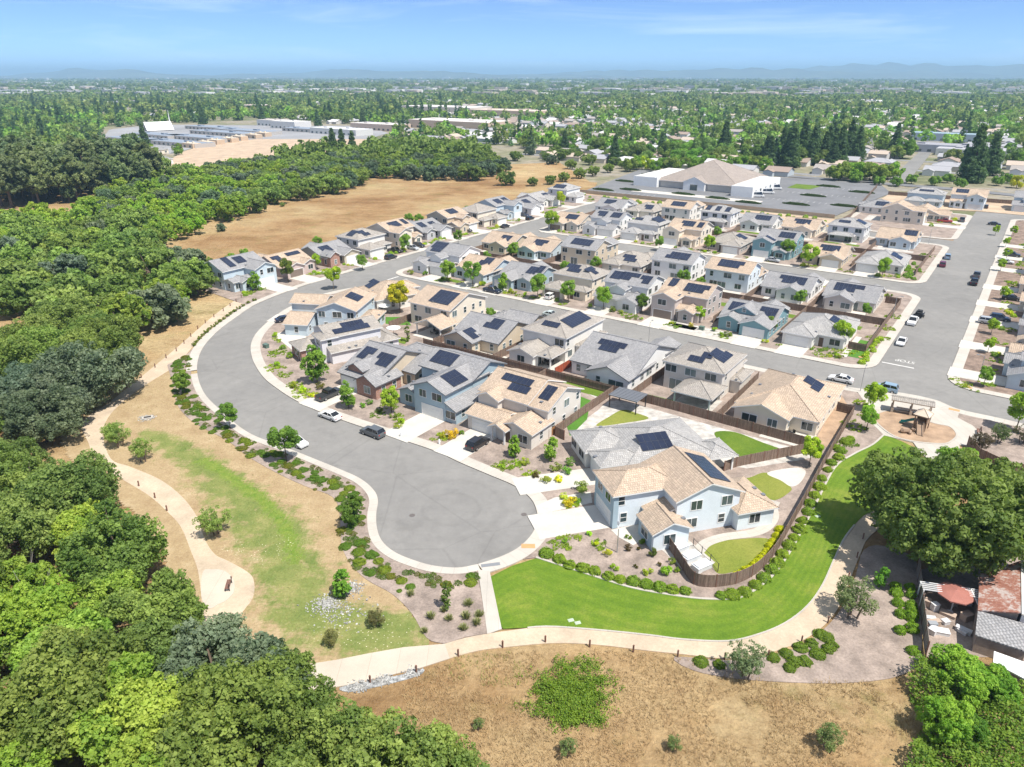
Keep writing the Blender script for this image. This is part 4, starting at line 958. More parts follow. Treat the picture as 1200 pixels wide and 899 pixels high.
# the near block by hand
W_ = lambda pts, n=5: smooth_line(W(pts), n, True)
sheet('gravel_yard', W_([(668,512),(700,482),(724,470),(800,490),(880,512),(950,531),(955,536),(905,545),(862,548),(835,520),(800,512),(740,505)], 3), .115, M['gravel'])
sheet('lawn', W_([(837,508),(860,507),(890,518),(921,531),(890,537),(864,541),(850,525)]), .135, M['lawn'])
sheet('lawn', W_([(699,500),(714,489),(730,481),(746,485),(760,491),(735,496)]), .135, M['yellawn'])
sheet('lawn', W_([(824,643),(845,635),(899,632),(893,648),(883,660),(866,669),(842,673),(833,660)]), .135, M['yellawn'])
sheet('lawn', W_([(863,566),(880,560),(899,555),(926,571),(923,579),(907,587),(890,580)]), .135, M['yellawn'])
b = MB(); strip(b, smooth_line(W([(818,647),(828,637),(850,630),(880,626),(897,619),(906,607),(905,595),(908,588)]), 6), -.75, .75, .0, .15); tag(b.build('garden_path', M['walk']), kind='structure')
sheet('patio', W_([(899,555),(931,549),(944,553),(938,566),(927,571),(915,564)]), .14, M['drive'])
sheet('patio', W([(842,520),(858,533),(868,541),(862,547),(840,548),(822,530)]), .15, M['drive'])
sheet('patio', W([(775,645),(800,628),(838,660),(812,680)]), .14, M['gravel'])
sheet('lawn', W([(672,462),(692,470),(688,492),(668,512),(664,500)]), .135, M['turf'])
sheet('lawn', W([(756,462),(790,470),(836,484),(830,491),(754,469)]), .135, M['turf'])
sheet('lawn', E([(-69,112),(-58,112),(-58,116),(-69,117)]), .135, M['lawn'])
sheet('bare_side_yard', W([(985,462),(998,484),(968,525),(955,517)]), .13, M['chips'])
sheet('gravel_yard', W([(672,453),(700,433),(722,440),(700,468)]), .125, M['gravel'])
sheet('lawn', W([(452,372),(476,372),(482,382),(452,380)]), .135, M['turf'])
sheet('lawn', W([(452,391),(480,398),(474,404),(455,398)]), .135, M['lawn'])
sheet('patio', E([(-113,117.5),(-104,117.5),(-104,125),(-113,125)]), .14, M['drive'])
sheet('patio', E([(-93,113.5),(-86,113.5),(-86,119),(-93,119)]), .14, M['drive'])
sheet('patio', E([(-79,114),(-72.5,114),(-72.5,125),(-79,125)]), .14, M['drive'])
sheet('patio', E([(-46.6,117.4),(-39.3,117.4),(-39.3,124),(-46.6,124)]), .14, M['gravel'])
sheet('patio', E([(-29,113.5),(-21,113.5),(-21,119.5),(-29,119.5)]), .14, M['drive'])
sheet('turf_strip', E([(-25.5,163),(-22.5,163),(-22.5,176),(-25.5,176)]), .135, M['turf'])
sheet('patio', E([(-26.8,162),(-25.5,162),(-25.5,178),(-26.8,178)]), .138, M['drive'])
sheet('walkway', W([(560,668),(574,671),(588,738),(571,744)]), .14, M['walk'])
sheet('entry_walk', W([(716,622),(752,614),(762,628),(742,640),(724,630)]), .143, M['drive'])
sheet('entry_walk', W([(650,584),(692,577),(694,590),(632,604),(628,594)]), .146, M['drive'])
rr = random.Random(4)
GARS = []
for H, o in zip(HOUSES, [x for x in bpy.data.objects if x.get('category') == 'house']):
    g = GAR[o.name] if o.name in GAR else None
    if g: GARS.append((H, o, *driveway(H, g)))
# back and front yards of the template rows
for H in HOUSES[14:]:
    c, rz, ws, fr = H
    k = rr.random()
    patch(H, -5, 8.2, 5, 11.2, 'drive', 'patio', .13)
    if k < .45: patch(H, -6.5, 11.3, 6.5, 14.5, 'lawn' if k < .3 else 'turf', 'lawn', .12)
    elif k < .8: patch(H, -7, 11.3, 7, 14.5, 'gravel', 'gravel_yard', .12)
    if rr.random() < .35: patch(H, -7.2 if ws[1][0] > -3 else 1.2, -12.2, -1 if ws[1][0] > -3 else 7.2, -9.6, rr.choice(['lawn', 'yellawn', 'gravel', 'gravel']), 'front_yard', .118)

sheet('gravel_yard', E([(-73,158.1),(-43.5,158.1),(-43.5,163.5),(-73,163.5)]), .118, M['gravel'])
# ------------------------------------------------------------------ paths, swale, lawn, planting beds, park
sheet('concrete_path', W([(325,786),(360,779),(393,774),(433,766),(473,759),(521,755),(527,772),(493,783),(447,794),(403,804),(360,811),(325,814)]), .065, M['cpath'])
DG_T = W([(521,755),(545,748),(572,743),(600,739),(640,735),(700,739),(760,745),(800,750),(853,752),(889,744),(920,731),(946,711),(964,686),(978,655),(991,629),(1013,604),(1040,590)])
DG_B = W([(527,772),(560,763),(600,758),(650,754),(700,756),(760,763),(800,767),(849,772),(898,766),(940,751),(971,728),(990,698),(999,672),(1008,650),(1018,630),(1045,608)])
sheet('gravel_path', smooth_line(DG_T, 4) + smooth_line(DG_B, 4)[::-1], .06, M['dg'])
PL = W([(285,346),(257,365),(233,385),(207,408),(180,430),(153,452),(128,472),(104,488),(96,500),(104,520),(112,540),(140,560),(173,580),(196,600),(212,618),(224,647),(232,669),(236,700),(238,725),(250,755),(280,790),(330,800)])
PR = W([(293,351),(264,371),(236,394),(209,426),(168,453),(142,473),(126,491),(121,510),(130,538),(152,547),(187,562),(213,582),(231,606),(240,632),(252,650),(268,658),(292,672),(298,684),(296,702),(282,724),(290,760),(345,779)])
sheet('gravel_path', smooth_line(PL, 4) + smooth_line(PR, 4)[::-1], .055, M['dg'])
sheet('bench_pad', W_([(238,671),(249,668),(261,669),(270,675),(275,684),(274,695),(266,704),(256,709),(245,714),(236,700)], 4), .12, M['cpath'])
sheet('cobble_drain', W_([(398,806),(430,799),(470,791),(496,784),(490,792),(450,803),(410,811)], 3), .04, M['cobble'])
cb = np.random.default_rng(17); CV, CCc = [], []
for u, v, rx, k in ((384,708,1.5,420),(410,690,1.3,300),(172,490,1.2,300),(400,720,2.6,160),(420,804,.8,160),(450,796,.8,160),(482,788,.7,120)):
    X, Y = at(u, v); C = np.zeros((k, 3)); C[:, 0] = X + cb.normal(size=k)*rx*.6; C[:, 1] = Y + cb.normal(size=k)*rx*.5; C[:, 2] = cb.uniform(.05, .13, k)
    N = cb.normal(size=(k, 3))*.35 + np.array([0, 0, 1]); N /= np.linalg.norm(N, axis=1)[:, None]; U = np.cross(N, cb.normal(size=(k, 3))); U /= np.linalg.norm(U, axis=1)[:, None]; Vv = np.cross(N, U); z_ = cb.uniform(.06, .17, (k, 1))
    top = np.stack([C-U*z_, C-Vv*z_*.7, C+U*z_, C+Vv*z_*.7], 1); CV.append(top); CCc.append(np.repeat(cb.uniform(.20, .50, (k, 1)), 3, 1)*np.array([1, .99, .95]))
    low = top*1.0; low[:, :, 2] -= .12
    for i in range(4): CV.append(np.stack([low[:, i], low[:, (i+1) % 4], top[:, (i+1) % 4], top[:, i]], 1)); CCc.append(CCc[-1] if i else CCc[-1])
CV = np.concatenate(CV); CCc = np.concatenate(CCc); tag(link('river_cobbles', np_mesh('river_cobbles', CV.reshape(-1, 3), np.arange(len(CV)*4).reshape(-1, 4), leaf('cobble_stone', 0.0, False), CCc.astype(np.float32))), kind='stuff')
def resample(P, n):
    L_ = [0]
    for a_, c_ in zip(P, P[1:]): L_.append(L_[-1]+math.dist(a_, c_))
    out = []; j = 0
    for i in range(n):
        q = L_[-1]*i/(n-1)
        while j < len(P)-2 and L_[j+1] < q: j += 1
        f = (q-L_[j])/max(1e-9, L_[j+1]-L_[j]); out.append((P[j][0]+(P[j+1][0]-P[j][0])*f, P[j][1]+(P[j+1][1]-P[j][1])*f))
    return out
LA = resample(W([(574,677),(600,664),(628,655)]) + LAWN_CURB_S[1:] + W([(1057,518),(1071,525),(1078,536)]), 140)
LB = resample(W([(581,708),(588,738)]) + smooth_line(DG_T, 4)[14:-4] + W([(1046,590),(1066,562),(1078,540)]), 140)
b = MB(); s_ = 0; K = 14
for i in range(139):
    l = math.dist(LA[i], LA[i+1])
    for j in range(K):
        q = lambda A_, B_, f: (A_[0]+(B_[0]-A_[0])*f, A_[1]+(B_[1]-A_[1])*f, .12)
        f0, f1 = j/K, (j+1)/K; w0, w1 = math.dist(LA[i], LB[i]), math.dist(LA[i+1], LB[i+1])
        b.face([q(LA[i],LB[i],f0), q(LB[i],LA[i],1-f1), q(LB[i+1],LA[i+1],1-f1), q(LA[i+1],LB[i+1],f0)], 0, [(s_,w0*f0),(s_,w0*f1),(s_+l,w1*f1),(s_+l,w1*f0)])
    s_ += l
tag(b.build('green_lawn', M['striped']), kind='structure')
b = MB(); strip(b, LAWN_CURB_S, -.14, .14, 0, .19); tag(b.build('lawn_edging', M['walk']), kind='structure')
b = MB(); strip(b, smooth_line(DG_T, 4)[14:-6], -.1, .1, 0, .15); tag(b.build('lawn_edging', M['walk']), kind='structure')
# landscape bed between kerb and swale
bed_in = W([(196,428),(203,453),(207,473),(220,490),(240,503),(267,517),(293,537),(331,558),(360,571),(390,583),(398,603),(400,637),(410,660),(430,680),(460,697),(483,720),(500,748),(521,755)])
k1 = min(range(len(LOOP_OUT_S)), key=lambda i: math.dist(LOOP_OUT_S[i], at(240, 405)))
outer = offset_line(LOOP_OUT_S, 1.2)
BED = outer[:k1] + smooth_line(bed_in, 4) + W([(545,747),(571,743),(560,672)])
sheet('planting_bed', BED, .08, M['mulchgrey'], -.05)
sheet('planting_bed', outer[k1:k1+24] + W([(300,350),(287,354),(262,374),(236,397),(212,424)]), .075, M['mulchgrey'], -.05)
# right bed below the path
sheet('planting_bed', W_([(790,770),(849,774),(900,769),(942,755),(975,728),(996,695),(1004,670),(1012,645),(1035,640),(1076,662),(1080,760),(1060,790),(1000,800),(930,800),(860,795),(810,785)], 3), .04, M['mulchgrey'], -.05)
# playground and plaza
sheet('plaza', W([(1004,459),(1030,461),(1060,468),(1095,473),(1124,484),(1122,490),(1139,499),(1152,511),(1149,520),(1135,523),(1124,522),(1130,560),(1112,566),(1098,548),(1078,530),(1070,519),(1036,511),(1022,497),(1024,485),(1012,470)]), .125, M['walk'], -.05)
b = MB(); S2_ = smooth_line(SAND, 5, True); b.prism(S2_, 0, .15); tag(b.build('playground_surface', M['chips']), kind='structure')
b = MB(); strip(b, S2_, -.15, .15, 0, .2, closed=True); tag(b.build('playground_kerb', M['walk']), kind='structure')
sheet('planting_bed', W([(1124,484),(1150,488),(1177,495),(1240,512),(1260,560),(1200,556),(1150,533),(1132,523),(1149,520),(1152,511),(1139,499),(1122,490)]), .11, M['mulchgrey'], -.05)
# swale with its own grass colours
GL = W([(175,510),(200,520),(232,540),(262,566),(298,600),(330,640),(345,690),(372,728),(430,742),(470,748)]); VL = W([(238,540),(265,556),(300,580),(322,600),(338,625),(345,655)]); FLW = W([(278,640),(310,650),(330,640)]), W([(390,735),(430,742),(460,750)])
def dl(p, line):
    best = 1e9
    for a, c in zip(line, line[1:]):
        vx, vy = c[0]-a[0], c[1]-a[1]; t = max(0, min(1, ((p[0]-a[0])*vx+(p[1]-a[1])*vy)/(vx*vx+vy*vy))); best = min(best, math.hypot(p[0]-a[0]-vx*t, p[1]-a[1]-vy*t))
    return best
SW = W([(70,520),(84,480),(135,448),(170,430),(205,405),(222,420),(222,462),(245,495),(290,522),(370,565),(412,592),(412,632),(430,668),(470,702),(505,748),(505,762),(420,780),(345,788),(255,800),(210,745),(200,690),(190,640),(150,595),(100,560)])
def swale_mesh():
    st = .6; xs = np.arange(min(p[0] for p in SW), max(p[0] for p in SW), st); ys = np.arange(min(p[1] for p in SW), max(p[1] for p in SW), st)
    V = []; Q = []; C = []
    for x in xs:
        for y in ys:
            p = (x+st/2, y+st/2)
            if not inside(p, SW): continue
            w = 2.0 + 2.9*max(0, min(1, (112-y)/30)); g = .98 - dl(p, GL)/w*.55
            v = .92 - dl(p, VL)/1.5*.6; f = max(0, .9-dl(p, FLW[0])/3.5*.7, .95-dl(p, FLW[1])/4*.7)
            b0 = len(V); V += [(x,y,.03),(x+st,y,.03),(x+st,y+st,.03),(x,y+st,.03)]; Q.append((b0,b0+1,b0+2,b0+3)); C.append((max(0,min(1,g)), max(0,min(1,v)), f))
    return np_mesh('swale', np.array(V), np.array(Q), M['swale'], np.array(C, np.float32))
tag(link('swale_ground', swale_mesh()), kind='structure')

# fields, town floor
b = MB(); b.face([(-32000,-300,-.3),(32000,-300,-.3),(32000,45000,-.3),(-32000,45000,-.3)]); tag(b.build('ground', M['town']), kind='structure')
sheet('dry_field', W([(-260,262),(0,229),(230,217),(420,203),(590,193),(655,190),(690,212),(705,232)]) + E([(-120,334),(-70,334),(40,420),(120,330),(110,60)]) + [(190,-20),(-120,-40),(-260,60)], -.04, M['dry'], -.3)
sheet('reddish_field', W([(175,300),(228,287),(300,248),(400,224),(445,209),(500,214),(580,214),(640,208),(700,214),(690,232),(620,248),(480,300),(340,340),(255,334),(205,318)]), -.02, M['dryred'], -.3)
sheet('bare_ground', W_([(196,192),(232,172),(300,163),(395,157),(442,163),(430,172),(370,180),(300,190),(240,198)], 3), -.02, M['soil'], -.3)
sheet('bare_ground', W_([(1165,146),(1172,128),(1196,112),(1260,112),(1260,140),(1200,146)], 3), -.02, M['soil'], -.3)
sheet('berm', E([(-192,318),(-66,318),(-66,334),(-192,334)]), .05, M['soil'], -.3)
sheet('church_lot', E([(-196,338),(-70,338),(-62,430),(-75,470),(-215,445)]), .02, M['lot'], -.3)
sheet('back_road', E([(-230,470),(-40,462),(120,430),(120,438),(-40,471),(-230,479)]), .02, M['lot'], -.3)
sheet('side_road', W([(1040,212),(1058,196),(1075,180),(1085,166),(1100,160),(1104,163),(1092,178),(1078,196),(1062,214)]), .02, M['asphalt'], -.3)
sheet('rear_ground', E([(-62,380),(-20,393),(60,393),(60,430),(-62,425)]), .03, M['soil'], -.3)
# ------------------------------------------------------------------ cars
CARC = {}
def car_meshes(typ):
    if typ in CARC: return CARC[typ]
    prof = {   # x from rear to front: (x, belt height, half width, floor)
      'sedan': dict(L=4.7, W=.90, belt=[(-2.35,.72),(-2.2,.95),(-1.5,.98),(0,.93),(.95,.93),(1.6,.86),(2.15,.74),(2.35,.58)], cab=[(-1.75,.97),(-.95,1.42),(.25,1.45),(1.15,.93)], top=(-.95,.25)),
      'suv': dict(L=4.7, W=.94, belt=[(-2.3,.80),(-2.25,1.08),(-1.5,1.10),(0,1.06),(1.0,1.05),(1.75,.98),(2.2,.86),(2.35,.62)], cab=[(-2.22,1.08),(-1.85,1.66),(.2,1.70),(1.05,1.05)], top=(-1.85,.2)),
      'pickup': dict(L=5.6, W=.98, belt=[(-2.8,.8),(-2.75,1.08),(-1.0,1.08),(-.9,1.10),(.9,1.10),(1.3,1.10),(2.4,1.02),(2.75,.9),(2.8,.65)], cab=[(-.95,1.09),(-.75,1.78),(.6,1.80),(1.35,1.10)], top=(-.75,.6)),
      'van': dict(L=7.0, W=1.15, belt=[(-3.5,1.0),(-3.45,1.3),(1.9,1.3),(2.7,1.25),(3.3,1.1),(3.5,.8)], cab=[(-3.46,1.29),(-3.4,2.85),(2.0,2.9),(2.75,1.25)], top=(-3.4,2.0))}[typ]
    W_c = prof['W']; b = MB(); bl = prof['belt']
    def ring(x, h, w): return [(x,-w*.92,.30),(x,-w,.48),(x,-w,h-.16),(x,-w*.95,h),(x,w*.95,h),(x,w,h-.16),(x,w,.48),(x,w*.92,.30)]
    R_ = []
    for i, (x, h) in enumerate(bl):
        w = W_c*(.93 if i in (0, len(bl)-1) else 1.0); R_.append(ring(x, h, w))
    for i in range(len(R_)-1):
        for j in range(8): b.face([R_[i][j], R_[i][(j+1) % 8], R_[i+1][(j+1) % 8], R_[i+1][j]][::-1], 0)
    b.face(R_[0], 0); b.face(R_[-1][::-1], 0)
    cab = prof['cab']; t = W_c*.76; bw = W_c*.93
    g = MB(); (xa, za), (xb, zb), (xc, zc), (xd, zd) = cab
    A_ = [(xa,-bw,za-.03),(xb,-t,zb),(xc,-t,zc),(xd,-bw,zd-.03)]; B_ = [(p[0], -p[1], p[2]) for p in A_]
    g.face(A_[::-1]); g.face(B_)
    g.face([A_[0], A_[1], B_[1], B_[0]]); g.face([A_[2], A_[3], B_[3], B_[2]])
    # roof and pillars in body colour
    for q in (0,): 
        b.face([(xb-.02,-t-.01,zb+.015),(xc+.02,-t-.01,zc+.015),(xc+.02,t+.01,zc+.015),(xb-.02,t+.01,zb+.015)], 0)
        for s in (-1, 1):
            b.face([(xb-.02,s*(t+.01),zb+.015),(xc+.02,s*(t+.01),zc+.015),(xc+.02,s*(t+.03),zc-.07),(xb-.02,s*(t+.03),zb-.07)], 0)
            for u0, u1 in ((A_[0], A_[1]), (A_[3], A_[2])):
                p0, p1 = Vector(u0), Vector(u1); p0.y *= -s; p1.y *= -s
                b.tube([p0 + Vector((0, s*.01, .02)), p1 + Vector((0, s*.01, .01))], .05, 5)
            m = (xb+xc)/2; 
            if typ != 'pickup': b.tube([(m, s*(bw+.01), za), (m-.05, s*(t+.015), zb)], .045, 4)
    if typ == 'pickup':
        b.face([(-2.65,-.75,1.085),(-1.05,-.75,1.085),(-1.05,.75,1.085),(-2.65,.75,1.085)], 1)
    if typ == 'van':
        for s in (-1, 1): b.face([(-3.3, s*(t+.15), 1.4), (1.2, s*(t+.15), 1.4), (1.2, s*(t+.02), 2.75), (-3.3, s*(t+.02), 2.75)], 0)
    wm = MB(); wm.tube([(0,-.11,0),(0,.11,0)], .34, 12); rm = MB(); rm.tube([(0,-.12,0),(0,.12,0)], .2, 10)
    hl = MB(); hl.box(-.03,-.16,-.07,.04,.16,.07); tl = MB(); tl.box(-.04,-.13,-.1,.03,.13,.1)
    xf = bl[-1][0]; xr = bl[0][0]; wb = prof['L']*.29
    CARC[typ] = dict(body=b.mesh('body', [M['paint'], M['black']]), glass=g.mesh('cabin_glass', M['carglass']), wheel=wm.mesh('wheel', M['tyre']), rim=rm.mesh('rim', M['rim']), hl=hl.mesh('headlight', M['lamp']), tl=tl.mesh('tail_light', M['tail']), xf=xf-.04, xr=xr+.02, wb=wb, W=W_c, h=bl[-2][1]-.06)
    return CARC[typ]
NAMES = {'sedan': 'sedan_car', 'suv': 'suv_car', 'pickup': 'pickup_truck', 'van': 'white_van'}
CARCOL = {'white': (.78,.78,.77), 'black': (.012,.012,.015), 'navy': (.02,.03,.06), 'grey': (.10,.11,.12), 'silver': (.45,.47,.49), 'blue': (.25,.36,.46), 'maroon': (.16,.02,.05), 'red': (.45,.05,.04), 'dark': (.03,.032,.036), 'palegreen': (.55,.62,.60)}
def car(typ, u, v, head, col, label, z=0.0, en_=None, group=None):
    c = car_meshes(typ); X, Y = at(u, v) if en_ is None else wx(*en_)
    if on_block((X, Y)): z = .142
    r = empty(NAMES[typ], (X, Y, z), GRID + math.radians(head)); tag(r, label, {'sedan': 'car', 'suv': 'car', 'pickup': 'pickup truck', 'van': 'van'}[typ], group)
    link('body', c['body'], r, color=CARCOL[col]); link('cabin_glass', c['glass'], r)
    for sx in (-1, 1):
        for sy in (-1, 1):
            w = link('wheel', c['wheel'], r, (sx*c['wb'], sy*(c['W']-.1), .34)); link('rim', c['rim'], w)
    for sy in (-1, 1):
        link('headlight', c['hl'], r, (c['xf'], sy*c['W']*.66, c['h']-.08)); link('tail_light', c['tl'], r, (c['xr'], sy*c['W']*.72, c['h']+.06))
    return r
for a in [
 ('sedan', 387, 490, 180, 'white', 'white sedan parked at the kerb in front of the driveway with the dark pickup'),
 ('suv', 437, 510, 180, 'grey', 'dark grey sport utility car parked at the kerb below the brick bungalow'),
 ('suv', 560, 524, 90, 'black', 'black sport utility car on the driveway of the beige two storey house'),
 ('pickup', 386, 466, 90, 'dark', 'dark pickup truck on the driveway of the red brick bungalow'),
 ('sedan', 347, 521, 0, 'white', 'white car half hidden behind the round tree at the swale kerb'),
 ('sedan', 334, 377, 64, 'navy', 'dark blue car on the driveway of the pale blue corner house'),
 ('sedan', 391, 323, 90, 'white', 'white sedan on the left road in front of the olive bungalow'),
 ('suv', 458, 304, 90, 'dark', 'dark sport utility car at the left road kerb'),
 ('pickup', 463, 296, 0, 'black', 'black pickup in the driveway of the white hip roofed house on the left road'),
 ('suv', 484, 293, 0, 'silver', 'silver car beside a black one in a left road driveway'),
 ('suv', 491, 290, 0, 'black', 'black car beside a silver one in a left road driveway'),
 ('suv', 547, 272, 0, 'dark', 'dark car in a driveway between two beige houses on the left road'),
 ('sedan', 592, 267, 90, 'dark', 'dark sedan parked at the kerb of the left road'),
 ('suv', 621, 258, 90, 'black', 'black sport utility car parked near the far end of the left road'),
 ('pickup', 613, 254, 0, 'navy', 'dark blue pickup in the driveway of the blue house on the left road'),
 ('pickup', 577, 343, 0, 'navy', 'dark blue pickup parked on the middle street before the teal bungalow'),
 ('suv', 646, 350, 90, 'white', 'white sport utility car in the driveway with the open dark garage'),
 ('sedan', 646, 371, 0, 'palegreen', 'pale greenish white car on the middle street behind the hip roofs'),
 ('suv', 891, 394, 90, 'silver', 'silver sport utility car in front of the teal craftsman bungalow'),
 ('sedan', 888, 298, 90, 'white', 'white car at the open garage of the teal two storey house'),
 ('sedan', 905, 307, 0, 'silver', 'silver sedan parked on the second street'),
 ('pickup', 1127, 260, 95, 'grey', 'grey pickup parked near the far end of the cross street'),
 ('suv', 1155, 244, 90, 'dark', 'dark car in the driveway of the pale blue house at the street end'),
 ('pickup', 1107, 261, 0, 'red', 'red pickup in a driveway off the far end of the cross street'),
 ('suv', 1110, 303, 95, 'blue', 'blue grey car parked ahead of the maroon one'),
 ('suv', 1104, 312, 95, 'maroon', 'maroon car parked at the cross street kerb'),
 ('pickup', 1144, 325, 90, 'grey', 'grey pickup parked ahead of a black pickup on the cross street'),
 ('pickup', 1141, 333, 90, 'black', 'black pickup parked behind the grey one on the cross street'),
 ('pickup', 1069, 379, 270, 'white', 'white pickup with a black trailer hitched behind it'),
 ('sedan', 1056, 403, 270, 'white', 'white sedan parked behind the trailer side of the cross street corner'),
 ('sedan', 985, 447, 180, 'white', 'white sedan on the middle street beside the cream bungalow'),
 ('suv', 1037, 458, 180, 'blue', 'pale blue sport utility car parked by the playground trees'),
 ('suv', 1158, 380, 0, 'silver', 'silver sport utility car in a driveway right of the cross street'),
 ('suv', 1171, 376, 0, 'navy', 'dark blue car close to the garage right of the cross street'),
 ('sedan', 1178, 309, 0, 'white', 'white car in a driveway behind the small street trees'),
 ('suv', 1186, 301, 0, 'dark', 'dark car in a driveway beyond the white one'),
 ('sedan', 1185, 352, 0, 'dark', 'dark sedan in the driveway with shrubs on both sides'),
 ('sedan', 1165, 264, 0, 'dark', 'dark car at the top right corner of the cross street'),
 ('van', 887, 231, 20, 'white', 'large white van in the church lot, nearer of two'),
 ('van', 899, 227, 20, 'white', 'large white van in the church lot, farther of two'),
 ('van', 908, 222, 20, 'white', 'white van parked close to the end of the white church wing')]: car(*a)
# black trailer behind the white pickup
t = empty('utility_trailer', (*at(1077, 371), 0), GRID + math.radians(270)); tag(t, 'black open trailer with gear hitched behind the white pickup', 'trailer')
b = MB(); b.box(-1.8,-.95,.5,1.8,.95,.62); b.box(-1.8,-.95,.62,1.8,-.88,1.1); b.box(-1.8,.88,.62,1.8,.95,1.1); b.box(1.74,-.95,.62,1.8,.95,1.1); b.tube([(1.8,0,.55),(3.1,0,.55)], .06, 6); b.build('bed', M['iron'], t)
for s in (-1, 1): w = link('wheel', car_meshes('sedan')['wheel'], t, (0, s*1.05, .34)); link('rim', car_meshes('sedan')['rim'], w)
b = MB(); b.box(-1.4,-.7,.62,.2,.5,1.5); b.box(.4,-.5,.62,1.3,.6,1.25); b.build('cargo', M['black'], t)

# ------------------------------------------------------------------ fences
POSTM = {}
def post_mesh(h):
    if h not in POSTM:
        b = MB(); b.box(-.06,-.06,-.1,.06,.06,h+.08); POSTM[h] = b.mesh('post', M['post'])
    return POSTM[h]
def fence(pts, label, h=1.8, mat='fence', posts=True, group='wooden yard fences', name='fence'):
    X, Y = pts[0]; r = empty(name, (X, Y, .1), 0); tag(r, label, 'fence', group)
    b = MB(); s = 0
    for a, c in zip(pts, pts[1:]):
        l = math.dist(a, c); d = ((c[0]-a[0])/l, (c[1]-a[1])/l); n = (-d[1]*.025, d[0]*.025)
        A_ = [(a[0]-X+n[0]*k, a[1]-Y+n[1]*k) for k in (-1, 1)]; C_ = [(c[0]-X+n[0]*k, c[1]-Y+n[1]*k) for k in (-1, 1)]
        for i in (0, 1):
            b.face([(*A_[i],0),(*C_[i],0),(*C_[i],h),(*A_[i],h)], 0, [(s,0),(s+l,0),(s+l,h),(s,h)])
        b.face([(*A_[0],h),(*C_[0],h),(*C_[1],h),(*A_[1],h)], 0, [(s,h),(s+l,h),(s+l,h+.05),(s,h+.05)])
        for z in (.3, h-.3): b.obox(((a[0]+c[0])/2-X + n[0]*2.4, (a[1]+c[1])/2-Y + n[1]*2.4), d, l/2, .03, z-.045, z+.045)
        s += l
    b.build('boards', M[mat], r)
    if posts:
        L_ = [0]
        for a, c in zip(pts, pts[1:]): L_.append(L_[-1]+math.dist(a, c))
        k = max(2, int(L_[-1]/2.6)+1)
        for i in range(k):
            q = L_[-1]*i/(k-1)
            for j in range(len(pts)-1):
                if q <= L_[j+1]+1e-6:
                    f = (q-L_[j])/(L_[j+1]-L_[j]); link('post', post_mesh(h), r, (pts[j][0]+(pts[j+1][0]-pts[j][0])*f-X, pts[j][1]+(pts[j+1][1]-pts[j][1])*f-Y, 0), math.atan2(pts[j+1][1]-pts[j][1], pts[j+1][0]-pts[j][0])); break
    return r
FL = smooth_line(W([(781,640),(797,664),(808,681),(816,687),(830,689),(845,688),(862,685),(880,677),(895,665),(907,651),(918,633),(930,611),(945,584),(965,546),(985,511),(999,487)]), 3)
fence(FL, 'long curving brown fence between the yards and the green lawn')
fence(W([(999,487),(980,482)]), 'short brown fence return beside the cream bungalow')
fence(W([(848,553),(862,548),(900,540),(931,534),(957,529)]), 'brown fence between the two corner gardens with lawns')
fence(E([(-57.8,114.8),(-45,114.9),(-32,114.6),(-19.6,114.3)]), 'straight brown fence behind the cream bungalow and the gravel garden')
fence(E([(-57.8,114.8),(-57.8,104),(-57.6,93.5)]), 'brown fence beside the beige two storey house')
fence(E([(-57.8,114.8),(-73,114.6),(-88,114.4)]), 'brown fence behind the teal house and the turf garden')
fence(E([(-88,114.4),(-106,113.8)]), 'brown fence behind the brick bungalow')
fence(E([(-73.2,114.5),(-73.2,97)]), 'brown fence between the teal and the beige houses')
fence(E([(-57.6,93.5),(-55.5,93)]), 'small brown gate fence beside the beige house')
fence(E([(-71.9,116),(-71.9,122.5)]), 'red stained fence beside the white hip roofed house', mat='fencered')
fence(E([(-54,115),(-54,134)]), 'brown fence right of the broad grey roof bungalow')
fence(E([(-37.2,115),(-37.2,138)]), 'brown fence left of the cream bungalow')
fence(E([(-87,115),(-87,134)]), 'brown fence left of the white hip roofed house')
fence(E([(-104,115),(-104,134)]), 'brown fence between two beige houses')
fence(E([(-121,118),(-121,136)]), 'brown fence beside the yellow tree')
fence(E([(-58.1,92.2),(-57.9,100)]), 'orange new wood fence panel beside the beige wall', mat='fenceor', h=1.5)
fence(W([(1133,523),(1146,538),(1163,546),(1183,555),(1202,558),(1245,566)]), 'weathered brown fence behind the playground corner', mat='fence')
fence(W([(1074,668),(1078,715),(1084,770)]), 'weathered grey fence beside the round shrubs', mat='fencegrey', h=2.0)
for lbl, n0, lo, hi, ee in (('between the two middle rows', 190.5, 168, 212, (-155,-140,-125,-108.3,-91.7,-75.2,-58.2,-41.6,-22.8)), ('between the two back rows', 271, 249, 292, (-157,-142,-126,-109.5,-92.8,-76.2,-59.8,-43,-24.5))):
    for e in ee: fence(E([(e, lo), (e, hi)]), f'brown side yard fence {lbl}', posts=False, group='side yard fences '+lbl)
    fence(E([(ee[0], n0), (ee[-1], n0)]), f'long brown rear fence {lbl}', posts=False)
fence(E([(-22.8,168),(-26.5,168)]), 'short fence return by the bright turf strip'); fence(E([(-22.8,212),(-26.5,212)]), 'short fence return on the corner of the second street')
fence(E([(-200,114),(-200,330)]), 'long brown rear fence behind the left road houses', posts=False)
for n in (131,148.5,165,182,198,214,230,246.5,263.5,281,301): fence(E([(-200,n),(-190,n)]), 'brown side fence behind the left road houses', posts=False, group='side fences of the left road')
fence(E([(-195,335),(-68,335)]), 'tan wall along the berm before the church lot', 1.7, 'walltan', False, name='wall'); fence(E([(-64,318),(-63,340),(-68,400),(-72,448)]), 'brown fence at the right end of the church lot', posts=False)
fence(E([(-62,422),(58,427)]), 'brown fence behind the last blue houses', posts=False)
